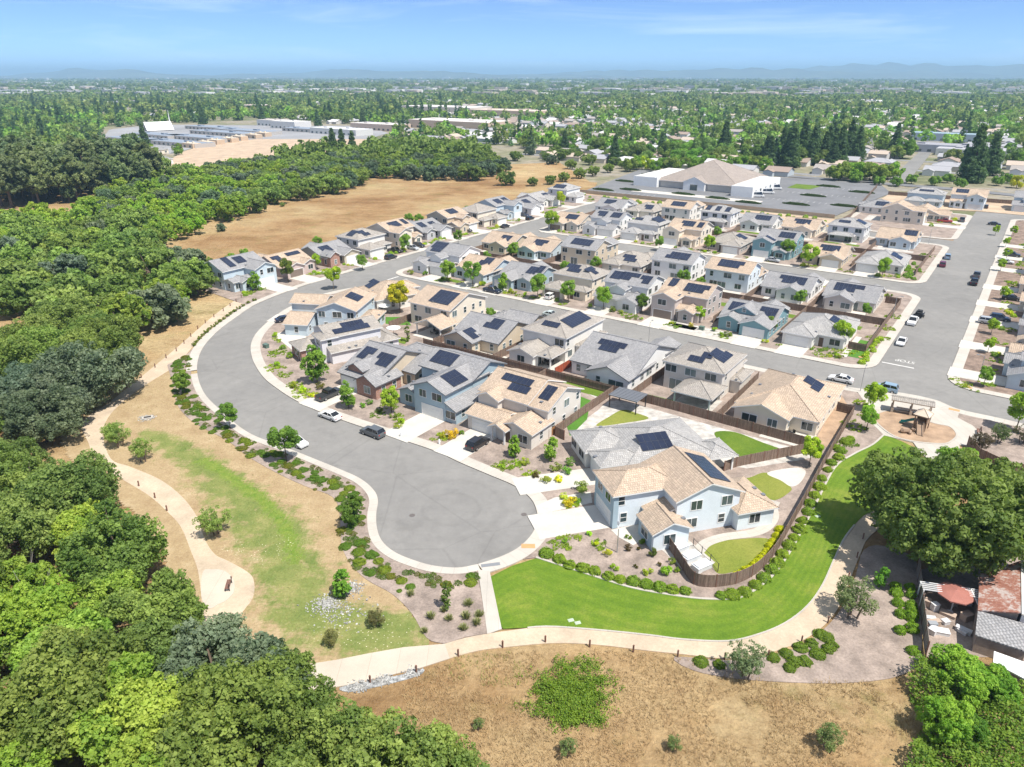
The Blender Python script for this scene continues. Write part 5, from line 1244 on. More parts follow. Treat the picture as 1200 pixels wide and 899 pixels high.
# metal railing in the corner garden
r = empty('metal_railing', (*at(812, 643), .1)); tag(r, 'thin black metal railing between patio and yellow lawn', 'railing')
b = MB(); p0 = at(812, 643); pr = W([(812,641),(822,651),(832,660),(841,671)])
for a in pr: b.tube([(a[0]-p0[0],a[1]-p0[1],0),(a[0]-p0[0],a[1]-p0[1],1.3)], .05, 5)
b.build('post', M['iron'], r); b = MB()
for z in (.2, 1.2): b.tube([(a[0]-p0[0],a[1]-p0[1],z) for a in pr], .03, 5)
b.build('rail', M['iron'], r)
BOXM = noisy('grey_white_cover', (.60,.63,.66), .08, 1, 5, .6, .1)
for q, (u, v) in enumerate(((796,645),(809,656),(822,667))):
    X, Y = at(u, v); r = empty('storage_box', (X, Y, .14), math.atan2(at(821,666)[1]-at(795,646)[1], at(821,666)[0]-at(795,646)[0])); tag(r, ['white covered box in the side patio, nearest the house wall', 'white covered box in the side patio, middle of three', 'white covered box in the side patio, nearest the fence corner'][q], 'storage box')
    b = MB(); b.box(-.62,-1.15,0,.62,1.15,.62); b.build('base', BOXM, r); b = MB()
    b.prism([(-.68,-1.22),(.68,-1.22),(.68,1.22),(-.68,1.22)], .625, .7); b.prism([(-.5,-1.05),(.5,-1.05),(.5,1.05),(-.5,1.05)], .7, .84); b.build('lid', BOXM, r)

# ------------------------------------------------------------------ road markings
for (e, n, ang, lb) in ((-14.6, 167.2, 180, 'white lettering STOP painted on the cross street'), (-149.2, 152.8, 90, 'white lettering STOP painted at the left end of the middle street')):
    cu = bpy.data.curves.new('stop_lettering', 'FONT'); cu.body = 'STOP'; cu.size = 2.6; cu.align_x = 'CENTER'; cu.align_y = 'CENTER'; cu.extrude = .003; cu.materials.append(M['roadpaint'])
    tmp = bpy.data.objects.new('tmp', cu); COL.objects.link(tmp); bpy.context.view_layer.update(); me = bpy.data.meshes.new_from_object(tmp.evaluated_get(bpy.context.evaluated_depsgraph_get())); bpy.data.objects.remove(tmp); o = link('stop_lettering', me); o.location = (*wx(e, n), .012); o.rotation_euler = (0, 0, GRID + math.radians(ang)); o.scale = (.62, .85, 1); tag(o, lb, 'road marking')
b = MB(); b.prism(E([(-18.6,163.6),(-12.4,163.6),(-12.4,164.1),(-18.6,164.1)]), .001, .012); tag(b.build('stop_line', M['roadpaint']), 'white stop line across the lane of the cross street', 'road marking')
b = MB(); b.prism(E([(-154,150.4),(-153.5,150.4),(-153.5,155.4),(-154,155.4)]), .001, .012); tag(b.build('stop_line', M['roadpaint']), 'white stop line at the left end of the middle street', 'road marking')
for u, v, lb in ((483,604,'round manhole cover in the cul-de-sac'),(614,603,'rusty manhole cover near the right side of the cul-de-sac'),(1000,412,'round manhole cover at the street junction')):
    X, Y = at(u, v); b = MB(); b.tube([(0,0,0),(0,0,.012)], .42, 16); tag(b.build('manhole_cover', plain('iron_cover', (.16,.14,.13), .6, .3), None, (X, Y, .002)), lb, 'manhole cover')
yel = noisy('tactile_yellow', (.55,.30,.14), .1, 1, 8, .8, .1)
for u, v, a, lb in ((619,641,35,'orange tactile paving on the kerb ramp of the cul-de-sac'),(1118,481,0,'orange tactile paving at the playground kerb ramp'),(1011,419,40,'orange tactile paving on the kerb ramp of the turf corner house'),(1134,454,-40,'orange tactile paving on the kerb right of the cross street')):
    X, Y = at(u, v); b = MB(); b.box(-.9,-.45,0,.9,.45,.02); tag(b.build('tactile_paving', yel, None, (X, Y, .14), GRID+math.radians(a)), lb, 'tactile paving')
X, Y = at(575, 663); b = MB(); b.box(-1.2,-.3,0,1.2,.3,.03); tag(b.build('storm_drain', plain('drain_grey', (.30,.31,.32), .5, .4), None, (X, Y, .14), .2), 'grey storm drain grate in the kerb at the walkway', 'drain')

# ------------------------------------------------------------------ bollards, bench, small fixtures
bm = MB(); bm.box(-.075,-.075,-.1,.075,.075,.95); bm.box(-.085,-.085,.82,.085,.085,.87); BOL = bm.mesh('bollard', M['post'])
UPPER = [(283,349),(277,354),(270,359),(262,365),(251,372),(241,379),(232,386),(224,395),(216,403),(207,412),(195,420),(182,431),(166,443),(149,455)]
for lst, lb, gp in ((UPPER, 'short brown wooden bollard edging the gravel path beside the woods', 'bollards on the upper path'), ([(163,570),(182,584),(196,599)], 'short brown bollard on the wood side of the path above the bench', 'bollards above the bench'),
    ([(379,810),(434,800),(488,788),(537,769),(589,759),(639,753)], 'short brown bollard between the pale path and the dry grass', 'bollards on the lower path'), ([(691,758),(742,764),(794,770),(849,773),(900,770),(939,753),(970,730),(994,678),(1004,654),(1011,632)], 'short brown bollard along the path around the green lawn', 'bollards around the lawn')):
    for u, v in lst: X, Y = at(u, v); tag(link('bollard', BOL, None, (X, Y, 0), GRID), lb, 'bollard', gp)
def bench(X, Y, rz, label):
    r = empty('park_bench', (X, Y, .12), rz); tag(r, label, 'bench')
    b = MB(); 
    for i in range(4): b.box(-.9,-.25+i*.13,.43,.9,-.15+i*.13,.47)
    b.build('seat', M['post'], r); b = MB()
    for i in range(3): b.box(-.9,.29+i*.03,.56+i*.14,.9,.32+i*.03,.67+i*.14)
    b.build('backrest', M['post'], r)
    for s in (-.75, .75):
        b = MB(); b.box(s-.04,-.25,0,s+.04,-.18,.43); b.box(s-.04,.22,0,s+.04,.30,.98); b.box(s-.04,-.25,.39,s+.04,.25,.43); b.build('leg', M['iron'], r)
bench(*at(268, 689), math.radians(-80), 'dark slatted bench on the pale round pad beside the path')
bench(*at(1146, 508), math.radians(-120), 'dark bench on the plaza beside the playground')
def lamp(u, v, label, h=5.5, ang=0):
    X, Y = at(u, v); r = empty('street_lamp', (X, Y, .1), GRID + math.radians(ang)); tag(r, label, 'street lamp', 'street lamps')
    b = MB(); b.tube([(0,0,0),(0,0,.25),(0,0,h)], [.11,.08,.05], 8); b.build('pole', M['steel'], r)
    b = MB(); b.tube([(0,0,h-.3),(.5,0,h+.05),(1.1,0,h+.1)], [.045,.04,.035], 6); b.build('arm', M['steel'], r); b = MB(); b.box(.9,-.12,h+.02,1.5,.12,h+.14); b.build('lamp_head', M['steel'], r)
lamp(723, 648, 'thin lamp post in the front yard of the large corner house', 3.6, 120)
lamp(1146, 447, 'street lamp on the planted corner right of the cross street', 5.5, 200)
lamp(1008, 459, 'street lamp beside the playground entrance', 5.0, 90)
lamp(1046, 372, 'street lamp on the planted strip of the cross street', 5.5, 0); lamp(1088, 286, 'street lamp where the second street meets the cross street', 5.5, 0)
lamp(760, 402, 'street lamp at the near kerb of the middle street', 5.0, 90)
for u, v, lb in ((515,521,'white hydrant in the yard beside the teal house driveway'),(470,512,'white marker post in the shrub bed of the teal house')):
    X, Y = at(u, v); b = MB(); b.tube([(0,0,0),(0,0,.75),(0,0,.9)], [.16,.15,.07], 8); b.tube([(-.22,0,.5),(.22,0,.5)], .07, 6); tag(b.build('hydrant', M['white'], None, (X, Y, .12)), lb, 'hydrant')
for u, v, lb in ((669,728,'pale green utility lid in the middle of the lawn'),(677,731,'small white utility lid in the lawn'),(848,566,'white utility lid on the lawn strip') ,(958,606,'white utility lid on the far lawn')):
    X, Y = at(u, v); b = MB(); b.box(-.34,-.24,0,.34,.24,.06); b.box(-.28,-.18,.06,.28,.18,.08); tag(b.build('utility_marker', noisy('utility_plate', (.42,.50,.38), .1, 1, 5, .7, .1), None, (X, Y, .1), .3), lb, 'utility box')
for u, v, lb in ((822,387,'green utility box between the taupe and the teal craftsman houses'),(312,408,'dark utility box in the yard at the bend'),(1086,492,'grey utility box at the plaza')):
    X, Y = at(u, v); b = MB(); b.box(-.6,-.45,0,.6,.45,.8); b.box(-.64,-.49,.8,.64,.49,.88); tag(b.build('utility_cabinet', plain('utility_green', (.10,.16,.13), .5), None, (X, Y, .12), GRID), lb, 'utility box')
# culvert in the swale
X, Y = at(173, 490); r = empty('drain_culvert', (X, Y, 0), .35); tag(r, 'dark drain opening with pale stone lip in the swale', 'drain')
b = MB(); b.box(-.9,-.5,0,.9,.5,.22); b.build('concrete_lip', M['walk'], r); b = MB(); b.box(-.6,-.3,.22,.6,.3,.235); b.build('opening', M['dark'], r)

# ------------------------------------------------------------------ playground
X, Y = at(1078, 503); r = empty('play_structure', (X, Y, .15), GRID + math.radians(-8)); tag(r, 'brown wooden play tower with teal slide on the round wood chip surface', 'playground'); r.scale = (.86, .86, .86)
br = noisy('play_brown', (.33,.23,.16), .2, 1, 6, .7, .2); tl = plain('teal_plastic', (.01,.20,.19), .35); tn = noisy('play_tan', (.60,.50,.40), .1, 1, 5, .7, .1)
b = MB()
for sx in (-1.1, 1.1):
    for sy in (-1.1, 1.1): b.box(sx-.09, sy-.09, 0, sx+.09, sy+.09, 3.3)
b.build('post', br, r); b = MB(); b.box(-1.2,-1.2,1.5,1.2,1.2,1.62); b.build('deck', br, r)
b = MB(); roof_wing(b, -1.2, -1.2, 1.2, 1.2, 3.3, 'hip', .8, .25); b.build('canopy', [tn, br], r)
b = MB(); b.box(-1.1,1.05,1.62,1.1,1.12,2.5); b.box(1.05,-1.1,1.62,1.12,1.1,2.5); b.box(-1.1,-1.12,0,1.1,-1.05,1.5); b.build('side_panel', br, r)
b = MB(); pts = [(-1.2, .0, 1.6), (-2.0, .0, 1.2), (-3.2, .0, .45), (-3.9, .0, .25)]
for a, c in zip(pts, pts[1:]):
    b.face([(a[0],-.4,a[2]),(a[0],.4,a[2]),(c[0],.4,c[2]),(c[0],-.4,c[2])])
    for s in (-.4, .4): b.face([(a[0],s,a[2]),(c[0],s,c[2]),(c[0],s*1.1,c[2]+.3),(a[0],s*1.1,a[2]+.3)]); b.face([(a[0],s*1.15,a[2]-.08),(c[0],s*1.15,c[2]-.08),(c[0],s*1.15,c[2]+.3),(a[0],s*1.15,a[2]+.3)])
b.build('slide', tl, r)
b = MB(); b.face([(-.6,-1.2,1.55),(.6,-1.2,1.55),(1.6,-3.6,.1),(.4,-3.6,.1)]); b.face([(-.6,-1.2,1.45),(.6,-1.2,1.45),(1.6,-3.6,0),(.4,-3.6,0)])
for s in (-.6, .6): b.tube([(s,-1.2,2.1),(s+1.0,-3.6,.6)], .07, 6)
b.build('ramp', br, r)
for q, (u, v, s) in enumerate(((1060,508,.8),(1066,509,.55),(1070,506,.5))):
    X, Y = at(u, v); g = np.random.default_rng(q); b = MB(); b.tube([(-s,0,s*.4),(-s*.5,.05,s*.55),(s*.4,0,s*.6),(s,0,s*.35)], [s*.3,s*.62,s*.6,s*.25], 7); tag(b.build('climbing_boulder', br, None, (X, Y, .12), q*1.1, True), ['brown climbing boulder left of the play tower, largest of three', 'brown climbing boulder between the other two', 'small brown boulder next to the play tower'][q], 'boulder')
# long shelter by the road
p = [at(1048,462,2.6), at(1096,470,2.6)]; ang = math.atan2(p[1][1]-p[0][1], p[1][0]-p[0][0]); ln = math.dist(*p)
cx, cy = at(1070, 470, 2.6); r = empty('picnic_shelter', (cx, cy, .12), ang); tag(r, 'long low tan roofed shelter between the street and the playground', 'shelter')
b = MB(); roof_wing(b, -ln/2, -1.2, ln/2, 1.2, 2.45, 'gx', .18, .15); b.build('roof', [ROOF['greige'], M['trimtan']], r)
for x in (-ln/2+.3, 0, ln/2-.3):
    for y in (-.95, .95): b = MB(); b.box(x-.2,y-.2,0,x+.2,y+.2,1.0); b.box(x-.08,y-.08,1.0,x+.08,y+.08,2.5); b.build('post', M['trimtan'], r)
b = MB(); b.box(-ln/2+1,-.35,.7,ln/2-1,.35,.78); b.box(-ln/2+1,-.85,.4,ln/2-1,-.6,.46); b.box(-ln/2+1,.6,.4,ln/2-1,.85,.46); b.build('table', M['trimtan'], r)

# ------------------------------------------------------------------ pergola and garden things
r = empty('pergola', (*wx(-52.8, 111), .12), GRID); tag(r, 'dark flat roofed pergola over the bright turf garden', 'pergola')
b = MB(); b.box(-2.9,-2.2,2.5,2.9,2.2,2.62); 
for i in range(8): b.box(-2.9,-2.2+i*.6,2.62,2.9,-2.05+i*.6,2.7)
b.build('roof', M['trimdark'], r)
for sx in (-2.7, 2.7):
    for sy in (-2, 2): b = MB(); b.box(sx-.08,sy-.08,0,sx+.08,sy+.08,2.5); b.build('post', M['iron'], r)
def table(X, Y, label, rz=0.0, c=M['iron']):
    r = empty('patio_table', (X, Y, .14), rz); tag(r, label, 'table'); b = MB(); b.tube([(0,0,.7),(0,0,.76)], .6, 12); b.build('tabletop', c, r)
    b = MB(); b.tube([(0,0,0),(0,0,.7)], .06, 6); b.tube([(0,0,0),(0,0,.04)], .35, 10); b.build('leg', c, r)
CH = {}
def chair(X, Y, rz, label, c='iron', group=None):
    r = empty('patio_chair', (X, Y, .14), rz); tag(r, label, 'chair', group)
    if c not in CH:
        b = MB(); b.box(-.28,-.28,.4,.28,.28,.46); d = MB(); d.box(-.28,.24,.46,.28,.3,.95); l = MB(); l.box(-.025,-.025,0,.025,.025,.4)
        CH[c] = (b.mesh('seat', M[c]), d.mesh('backrest', M[c]), l.mesh('leg', M[c]))
    link('seat', CH[c][0], r); link('backrest', CH[c][1], r)
    for sx in (-.24,.24):
        for sy in (-.24,.24): link('leg', CH[c][2], r, (sx, sy, 0))
for e, n, lb in ((-109,121.5,'tan covered patio'),(-96,117.4,'dark rear porch of the beige bungalow'),(-76.5,120.5,'porch of the white hip roofed house'),(-63,116.5,'porch by the dark pergola'),(-25,116.6,'patio of the cream bungalow')):
    X, Y = wx(e, n); table(X, Y, 'dark round table on the '+lb)
    for k in range(4): a = k*math.pi/2+.4; chair(X+1.0*math.cos(a), Y+1.0*math.sin(a), a-math.pi/2, 'dark chair around the table on the '+lb, 'iron', 'chairs on the '+lb)
def umbrella(X, Y, rad, h, mat, label, z=.14):
    r = empty('patio_umbrella', (X, Y, z)); tag(r, label, 'umbrella'); b = MB(); k = 8
    top = (0,0,h+.5)
    for i in range(k):
        a0, a1 = 2*math.pi*i/k, 2*math.pi*(i+1)/k; p0 = (rad*math.cos(a0), rad*math.sin(a0), h); p1 = (rad*math.cos(a1), rad*math.sin(a1), h)
        b.face([p0, p1, top]); b.face([(p0[0],p0[1],h-.15),(p1[0],p1[1],h-.15),p1,p0])
    b.build('canopy', mat, r); b = MB(); b.tube([(0,0,0),(0,0,h+.5)], .04, 6); b.build('pole', M['iron'], r)
umbrella(*at(1120, 694, 2.4), 2.0, 2.3, noisy('red_canvas', (.36,.15,.12), .15, .8, 6, .8, .1), 'large faded red patio umbrella under the big tree', 0)
umbrella(*at(461, 385, 2.0), 1.7, 2.1, M['white'], 'white round umbrella beside the yellow tree garden')
umbrella(*at(451, 359, 2.0), 1.7, 2.1, M['white'], 'white umbrella on the patio of the clustered hip bungalow')
# ------------------------------------------------------------------ old shed yard at the right edge
rust = NT('rusty_metal'); v_ = rust.coord(); rust.base(rust.mix(.28, rust.ramp(rust.noise(v_, .9, 6, .75), [(.42, (.26,.085,.05)), (.50, (.36,.16,.11)), (.57, (.52,.47,.44))]), rust.ramp(rust.noise(v_, 5, 4), [(.3, (.24,.10,.07)), (.7, (.5,.35,.3))]))); rust.set(Roughness=.8)
wv = rust.new('ShaderNodeTexWave', wave_type='BANDS', bands_direction='Y', Scale=1.2); rust.L(v_, wv.inputs['Vector']); rust.bump(wv.outputs['Fac'], .5, .05)
oldw = noisy('old_wall_board', (.33,.27,.23), .25, .8, 6, .9, .2)
def shed(label, roofpts, zw, mat, wall, name='shed', th=.15):
    c = roofpts[0]; r = empty(name, (c[0], c[1], 0)); tag(r, label, 'shed')
    R_ = [(p[0]-c[0], p[1]-c[1], p[2]) for p in roofpts]; b = MB(); b.face(R_); b.face([(p[0],p[1],p[2]-th) for p in R_][::-1])
    for i in range(len(R_)): p, q = R_[i-1], R_[i]; b.face([(p[0],p[1],p[2]-th),(q[0],q[1],q[2]-th),q,p])
    b.build('roof', mat, r); b = MB(); m = (sum(p[0] for p in R_)/len(R_), sum(p[1] for p in R_)/len(R_))
    I = [(m[0]+(p[0]-m[0])*.93, m[1]+(p[1]-m[1])*.93, p[2]-th-.02) for p in R_]
    for i in range(len(I)): p, q = I[i-1], I[i]; b.face([(p[0],p[1],0),(q[0],q[1],0),q,p])
    b.build('wall', wall, r); return r
def a3(u, v, z): X, Y = at(u, v, z); return (X, Y, z)
shed('old shed with rusty red metal roof beside the red umbrella', [a3(1146,715,3.0), a3(1197,718,4.3), a3(1196,657,4.3), a3(1148,674,3.0)], 3, rust.m, oldw)
shed('white walled wing of the old shed at the right edge', [a3(1197.5,719,4.4), a3(1240,735,3.0), a3(1240,660,3.0), a3(1196.5,656,4.4)], 3, M['membrane'], M['white'])
shed('grey shingle lean-to below the rusty shed roof', [a3(1143,744,2.3), a3(1205,764,2.3), a3(1206,732,3.3), a3(1146,715.5,2.9)], 2.3, ROOF['gray'], oldw)
shed('low white sheet roof at the right edge below the lean-to', [a3(1164,776,1.5), a3(1215,803,1.5), a3(1215,781,2.0), a3(1165,763,2.0)], 1.5, M['white'], oldw)
r = empty('wooden_arbor', (*at(1115, 722), 0), -.25); tag(r, 'weathered white slatted arbor frame between fence and shed', 'arbor')
b = MB()
for i in range(5): b.box(-3.2, 1.0+i*.35, 2.3, 3.2, 1.08+i*.35, 2.42)
for i in range(9): b.box(2.0, -3.2+i*.5, 2.42, 3.4, -3.1+i*.5, 2.52)
b.box(2.1,-3.3,2.25,2.2,2.4,2.4); b.box(3.2,-3.3,2.25,3.3,2.4,2.4); b.build('slat', M['white'], r); b = MB()
for q in ((-3.1,1.0),(-3.1,2.4),(.2,1.0),(2.15,-3.2),(3.25,-3.2),(3.25,2.3),(2.15,2.3)): b.box(q[0]-.06,q[1]-.06,0,q[0]+.06,q[1]+.06,2.3)
b.build('post', M['white'], r)
g = random.Random(9)
for i in range(16):
    u, v = g.uniform(1086, 1140), g.uniform(705, 745); X, Y = at(u, v); w, d_, h = g.uniform(.25,.8), g.uniform(.2,.5), g.uniform(.3,.9); b = MB(); b.box(-w,-d_,0,w,d_,h); b.box(-w-.04,-d_-.04,h,w+.04,d_+.04,h+.06)
    o = b.build('storage_crate', M['any'], None, (X, Y, 0), g.uniform(0,3)); o.color = (*g.choice([(.6,.6,.62),(.3,.32,.35),(.45,.35,.28),(.7,.7,.7)]), 1); tag(o, 'grey or white crate among the clutter beside the grey fence', 'crate', 'clutter in the shed yard')
sheet('yard_ground', W([(1078,668),(1150,650),(1240,650),(1240,790),(1160,770),(1086,770)]), .0, M['mulchgrey'], -.3)
from mathutils import noise as mnz
# ------------------------------------------------------------------ garden and street trees
st = lambda: f'street{random.randrange(3)}'
T = ptree
T('street_tree', 'streetbig', 372, 449, 'tall dense green street tree between the lavender house and the brick bungalow', s=1.15)
T('street_tree', 'streetbig', 409, 479, 'rounded green tree in front of the brick bungalow', s=.78)
T('street_tree', 'streetbig', 602, 536, 'bright green tree in front of the beige two storey house', s=.55, tint=(1.2,1.15,1))
T('street_tree', 'street1', 459, 485, 'small yellow green tree on the path side of the teal house', s=1.25, tint=(1.5,1.25,.8))
T('street_tree', 'streetbig', 645, 540, 'tall leafy shrub tree between the beige house and the grey hip roof', s=.6, tint=(1.2,1.15,1))
T('street_tree', 'streetbig', 300, 341, 'bright green tree in front of the blue grey house', s=.8, tint=(1.1,1.1,1))
T('street_tree', 'street0', 338, 331, 'dark leafed round tree before the salmon bungalow', s=1.7, tint=(.7,.55,.6))
T('street_tree', 'street2', 391, 339, 'lime tree standing alone at the bend kerb', s=1.7, tint=(1.7,1.35,.6))
T('street_tree', 'street0', 372, 316, 'yellow green small tree before the olive bungalow', s=1.2, tint=(1.6,1.35,.7))
T('street_tree', 'column', 478, 401, 'tall thin green columnar tree beside the yellow tree', s=.8)
T('street_tree', 'street1', 469, 367, 'golden yellow tree among the back gardens', s=2.0, tint=(2.1,1.2,.5))
T('street_tree', 'street2', 425, 317, 'green tree on a small lawn by the brick entry gable', s=1.3)
T('street_tree', 'street0', 475, 296, 'small green tree between two left road driveways', s=1.5)
T('street_tree', 'street1', 537, 287, 'thin green tree before the cream hip roofed house', s=1.3, tint=(.8,.8,.8))
T('street_tree', 'street2', 657, 242, 'lime yellow tree near the last hip roofed house', s=1.8, tint=(2.1,1.45,.6))
T('street_tree', 'street0', 646, 271, 'yellow green tree on the corner lawn of the second street', s=1.9, tint=(1.5,1.25,.7))
T('street_tree', 'street1', 525, 331, 'bright tree before the white corner house', s=1.6, tint=(1.2,1.1,.9))
T('street_tree', 'street2', 554, 336, 'open branched tree before the blue grey bungalow', s=1.9, tint=(.9,.95,.9))
T('street_tree', 'streetbig', 589, 341, 'bright green dense tree before the teal bungalow', s=.75, tint=(1.25,1.2,.9))
T('street_tree', 'street0', 630, 351, 'green tree left of the white car driveway', s=1.7)
T('street_tree', 'street1', 666, 355, 'thin tree right of the white car driveway', s=1.5)
T('street_tree', 'street2', 707, 363, 'bright green tree before the three array white house', s=1.6, tint=(1.2,1.15,.9))
T('street_tree', 'street0', 752, 367, 'dark small tree between two driveways on the middle street', s=1.2, tint=(.6,.6,.6))
T('street_tree', 'street1', 819, 378, 'bright small tree in the stone yard of the taupe house', s=1.0, tint=(1.4,1.3,.8))
T('street_tree', 'street2', 903, 390, 'sparse small tree by the silver driveway car', s=1.1, tint=(.9,.8,.8))
T('street_tree', 'street0', 984, 407, 'lime tree before the pale hip roofed house', s=1.5, tint=(1.5,1.3,.7))
T('street_tree', 'street1', 575, 380, 'small shrub tree behind the beige gable roofs', s=1.0)
T('street_tree', 'street2', 947, 314, 'lime green tree before the tan roofed bungalow of the second street', s=1.9, tint=(1.6,1.35,.7))
T('street_tree', 'street0', 921, 304, 'green tree by the teal two storey house', s=1.6)
T('street_tree', 'street1', 830, 295, 'yellow green tree before the low hip roofed house', s=1.4, tint=(1.5,1.3,.7))
T('street_tree', 'street2', 772, 294, 'small dark green tree between two second street driveways', s=1.3)
T('street_tree', 'street0', 1033, 326, 'green tree before the corner house of the second street', s=1.5, tint=(1.2,1.15,.8))
T('street_tree', 'street1', 1021, 482, 'lime green tree at the playground entrance', s=1.35, tint=(1.5,1.3,.7))
T('street_tree', 'street2', 1015, 505, 'bright green tree between lawn and playground', s=1.25, tint=(1.15,1.2,.8))
T('street_tree', 'street0', 1190, 506, 'bright green tree right of the plaza', s=1.7, tint=(1.3,1.2,.8))
T('street_tree', 'street1', 1152, 453, 'small green tree on the planted corner right of the cross street', s=1.0)
for u, v in ((1157,414),(1161,392),(1175,352),(1172,318),(1179,304),(1187,277),(1178,290),(1166,276)):
    T('street_tree', st(), u, v, 'small lime green street tree in the yards right of the cross street', 'small street trees right of the cross street', s=.95, tint=(1.5,1.3,.75))
T('street_tree', 'airy', 1145, 530, 'dark purple leafed small tree by the plaza fence', s=.8, tint=(.5,.35,.45)); T('street_tree', 'airy', 1169, 519, 'dark green small tree in the bed right of the plaza', s=.8, tint=(.6,.7,.6)); T('street_tree', 'airy', 1197, 520, 'dark small tree at the right edge beyond the plaza', s=.8, tint=(.5,.45,.5))
# kerb trees on the swale side
T('street_tree', 'street2', 336, 541, 'round green tree at the swale kerb hiding the white car', s=1.65, tint=(.75,.78,.85)); T('street_tree', 'street0', 270, 503, 'green tree at the swale kerb, upper of the two rounded ones', s=1.15, tint=(.8,.85,.9)); T('street_tree', 'street1', 217, 462, 'small olive tree at the left kerb of the bend', s=1.15, tint=(.85,.8,.8))
T('street_tree', 'streetbig', 414, 617, 'dense dark green tree between the planting bed and the cul-de-sac neck', s=.75, tint=(.6,.62,.7)); T('street_tree', 'column', 524, 714, 'upright dark green tree in the bed below the cul-de-sac', s=.75, sz=.6, tint=(.7,.8,.7))
T('shrub_tree', 'streetbig', 401, 698, 'round bright green bush beside the pale cobbles in the swale', s=.62, sz=.5, tint=(.8,.95,.8))
for u, v, s, lb in ((141,524,1.0,'feathery green shrub nearest the path in the swale'),(168,541,.9,'feathery green shrub beside the path bend'),(255,628,1.0,'feathery green shrub above the bench pad'),(132,515,.7,'low feathery shrub at the top of the swale')): T('swale_shrub', 'airy', u, v, lb, s=s, tint=(1.1,1.35,.7), cat='shrub')
T('swale_shrub', 'airy', 442, 735, 'small dark brown green shrub in the pale swale flowers', s=.5, tint=(.7,.6,.5), cat='shrub'); T('swale_shrub', 'airy', 389, 757, 'small dry shrub at the foot of the swale', s=.45, tint=(.9,.8,.6), cat='shrub')
T('young_tree', 'airy', 998, 724, 'open feathery olive tree beside the gravel path bend', s=1.15, tint=(.85,.95,.85)); T('young_tree', 'streetbig', 1030, 688, 'small rounded green tree in the shade of the big tree', s=.42, tint=(.75,1.0,.8)); T('young_tree', 'airy', 874, 793, 'grey green spreading bush in the bed below the path', s=.95, tint=(.8,.95,.95))
# shrubs in the beds
for u, v in ((640,652),(655,658),(668,664),(683,668),(697,672),(712,677),(727,681),(742,684),(757,687),(772,690),(788,693),(803,695),(845,699),(858,699),(872,695),(886,688),(896,679),(904,670),(911,661),(917,652),(924,642),(930,632),(936,622),(941,612),(946,602),(950,592),(955,582),(960,572),(964,562),(969,552),(975,543),(983,537),(979,526),(990,520),(985,529),(997,516)):
    s_ = random.uniform(1.15,1.6); pshrub(f'ball{random.randrange(3)}', u+random.uniform(-1,1), v+random.uniform(-1,1), 'rounded green shrub in the strip between the brown fence and the lawn kerb', 'shrubs along the lawn kerb', s_, random.choice([(1.25,1.05,.6),(1.1,.95,.6),(.95,.9,.6)]), sz=s_*.75)
yel = (2.7,1.65,.3)
for q in range(26):
    t = q/25; u, v = (906+(945-906)*t, 640+(556-640)*t) if t > .35 else (890+(924-890)*t/.35*.6, 656-(656-612)*t/.35*.5)
for q in range(24):
    p = FL[int(8+q*.72)] if int(8+q*.72) < len(FL)-1 else FL[-2]
    o = offset_line(FL, 1.0)[min(int(14+q*.78), len(FL)-3)]; shrub(f'ball{q%3}', o[0], o[1], 'yellow flowering low shrub in the row inside the curved brown fence', 'yellow shrubs inside the curved fence', random.uniform(.8,1.05), yel)
T('shrub_tree', 'street1', 948, 546, 'yellow green bush at the corner of the two fences', s=1.2, tint=(1.7,1.4,.6))
for u, v, c, s in ((662,636,(1.2,1.2,.7),.8),(700,641,(2.6,1.8,.6),.7),(712,652,(2.4,1.8,.6),.8),(736,645,(.5,.25,.35),.7),(749,645,(.5,.25,.35),.5),(753,638,(.9,.8,.5),.8),(765,651,(.5,.4,.45),1.1),(781,673,(1.3,1.3,.7),1.3),(759,674,(2,1.8,.6),.8),(720,668,(1.5,1.3,.6),.9),(745,666,(.5,.3,.35),.5),(772,664,(.6,.3,.4),.5),(787,661,(1.1,1.1,.7),.7),(736,632,(.9,.8,.5),.7),(793,671,(1.,.9,.6),.6),(690,628,(2,1.9,1),.7),(681,577,(1.2,1.2,.8),1.5),(668,593,(3.2,2,.4),1.3),(676,590,(1,1.1,.8),.9),(660,585,(2.6,2.2,1.2),1.0),
   (640,566,(1.5,1.3,.6),1.1),(651,552,(1.2,1.1,.9),1.2),(655,565,(3.4,2,.4),1.1),(663,556,(.9,1.1,1.),1.3),(668,545,(.9,1.1,1.),1.2),(628,560,(.6,.35,.4),.9),(616,545,(1.8,1.6,.8),1.1),(588,549,(1.6,1.4,.8),.9),(530,514,(3.2,1.7,.4),1.6),(519,514,(2.2,1.6,.5),1.0),(541,510,(1,1,.8),.8),(470,497,(1.8,1.5,.6),1.1),(466,502,(1.6,1.4,.6),1.0),(461,490,(1.0,1.0,.7),.9),(445,483,(1,.9,.6),.8),(355,460,(2.2,1.8,.6),1.2),(365,466,(2.8,1.8,.5),1.0),(345,455,(1.6,1.4,.6),1.2),(332,410,(1.2,1.2,.7),1.2),(322,395,(1.8,1.5,.6),1.2),(325,430,(1.8,1.6,.5),1.1),(340,420,(1.1,1.0,.7),1.3),(375,456,(.8,.6,.5),1.2),(425,478,(.9,1.1,.7),1.0),(433,474,(.7,1,.7),1.0)):
    pshrub(f'{random.choice(["dome","loose"])}{random.randrange(3)}', u, v, 'low garden shrub in the front yards along the cul-de-sac', 'garden shrubs along the cul-de-sac', s, c)
for u, v in ((1049,690),(1066,690),(1050,697),(1067,699),(1052,709),(1067,712),(1055,722),(1068,718),(1067,725),(1054,741),(1068,739),(1069,765)):
    pshrub(f'ball{random.randrange(3)}', u, v, 'clipped round green shrub beside the weathered grey fence', 'round shrubs by the grey fence', random.uniform(1.0,1.25), (1.0,1.0,.6))
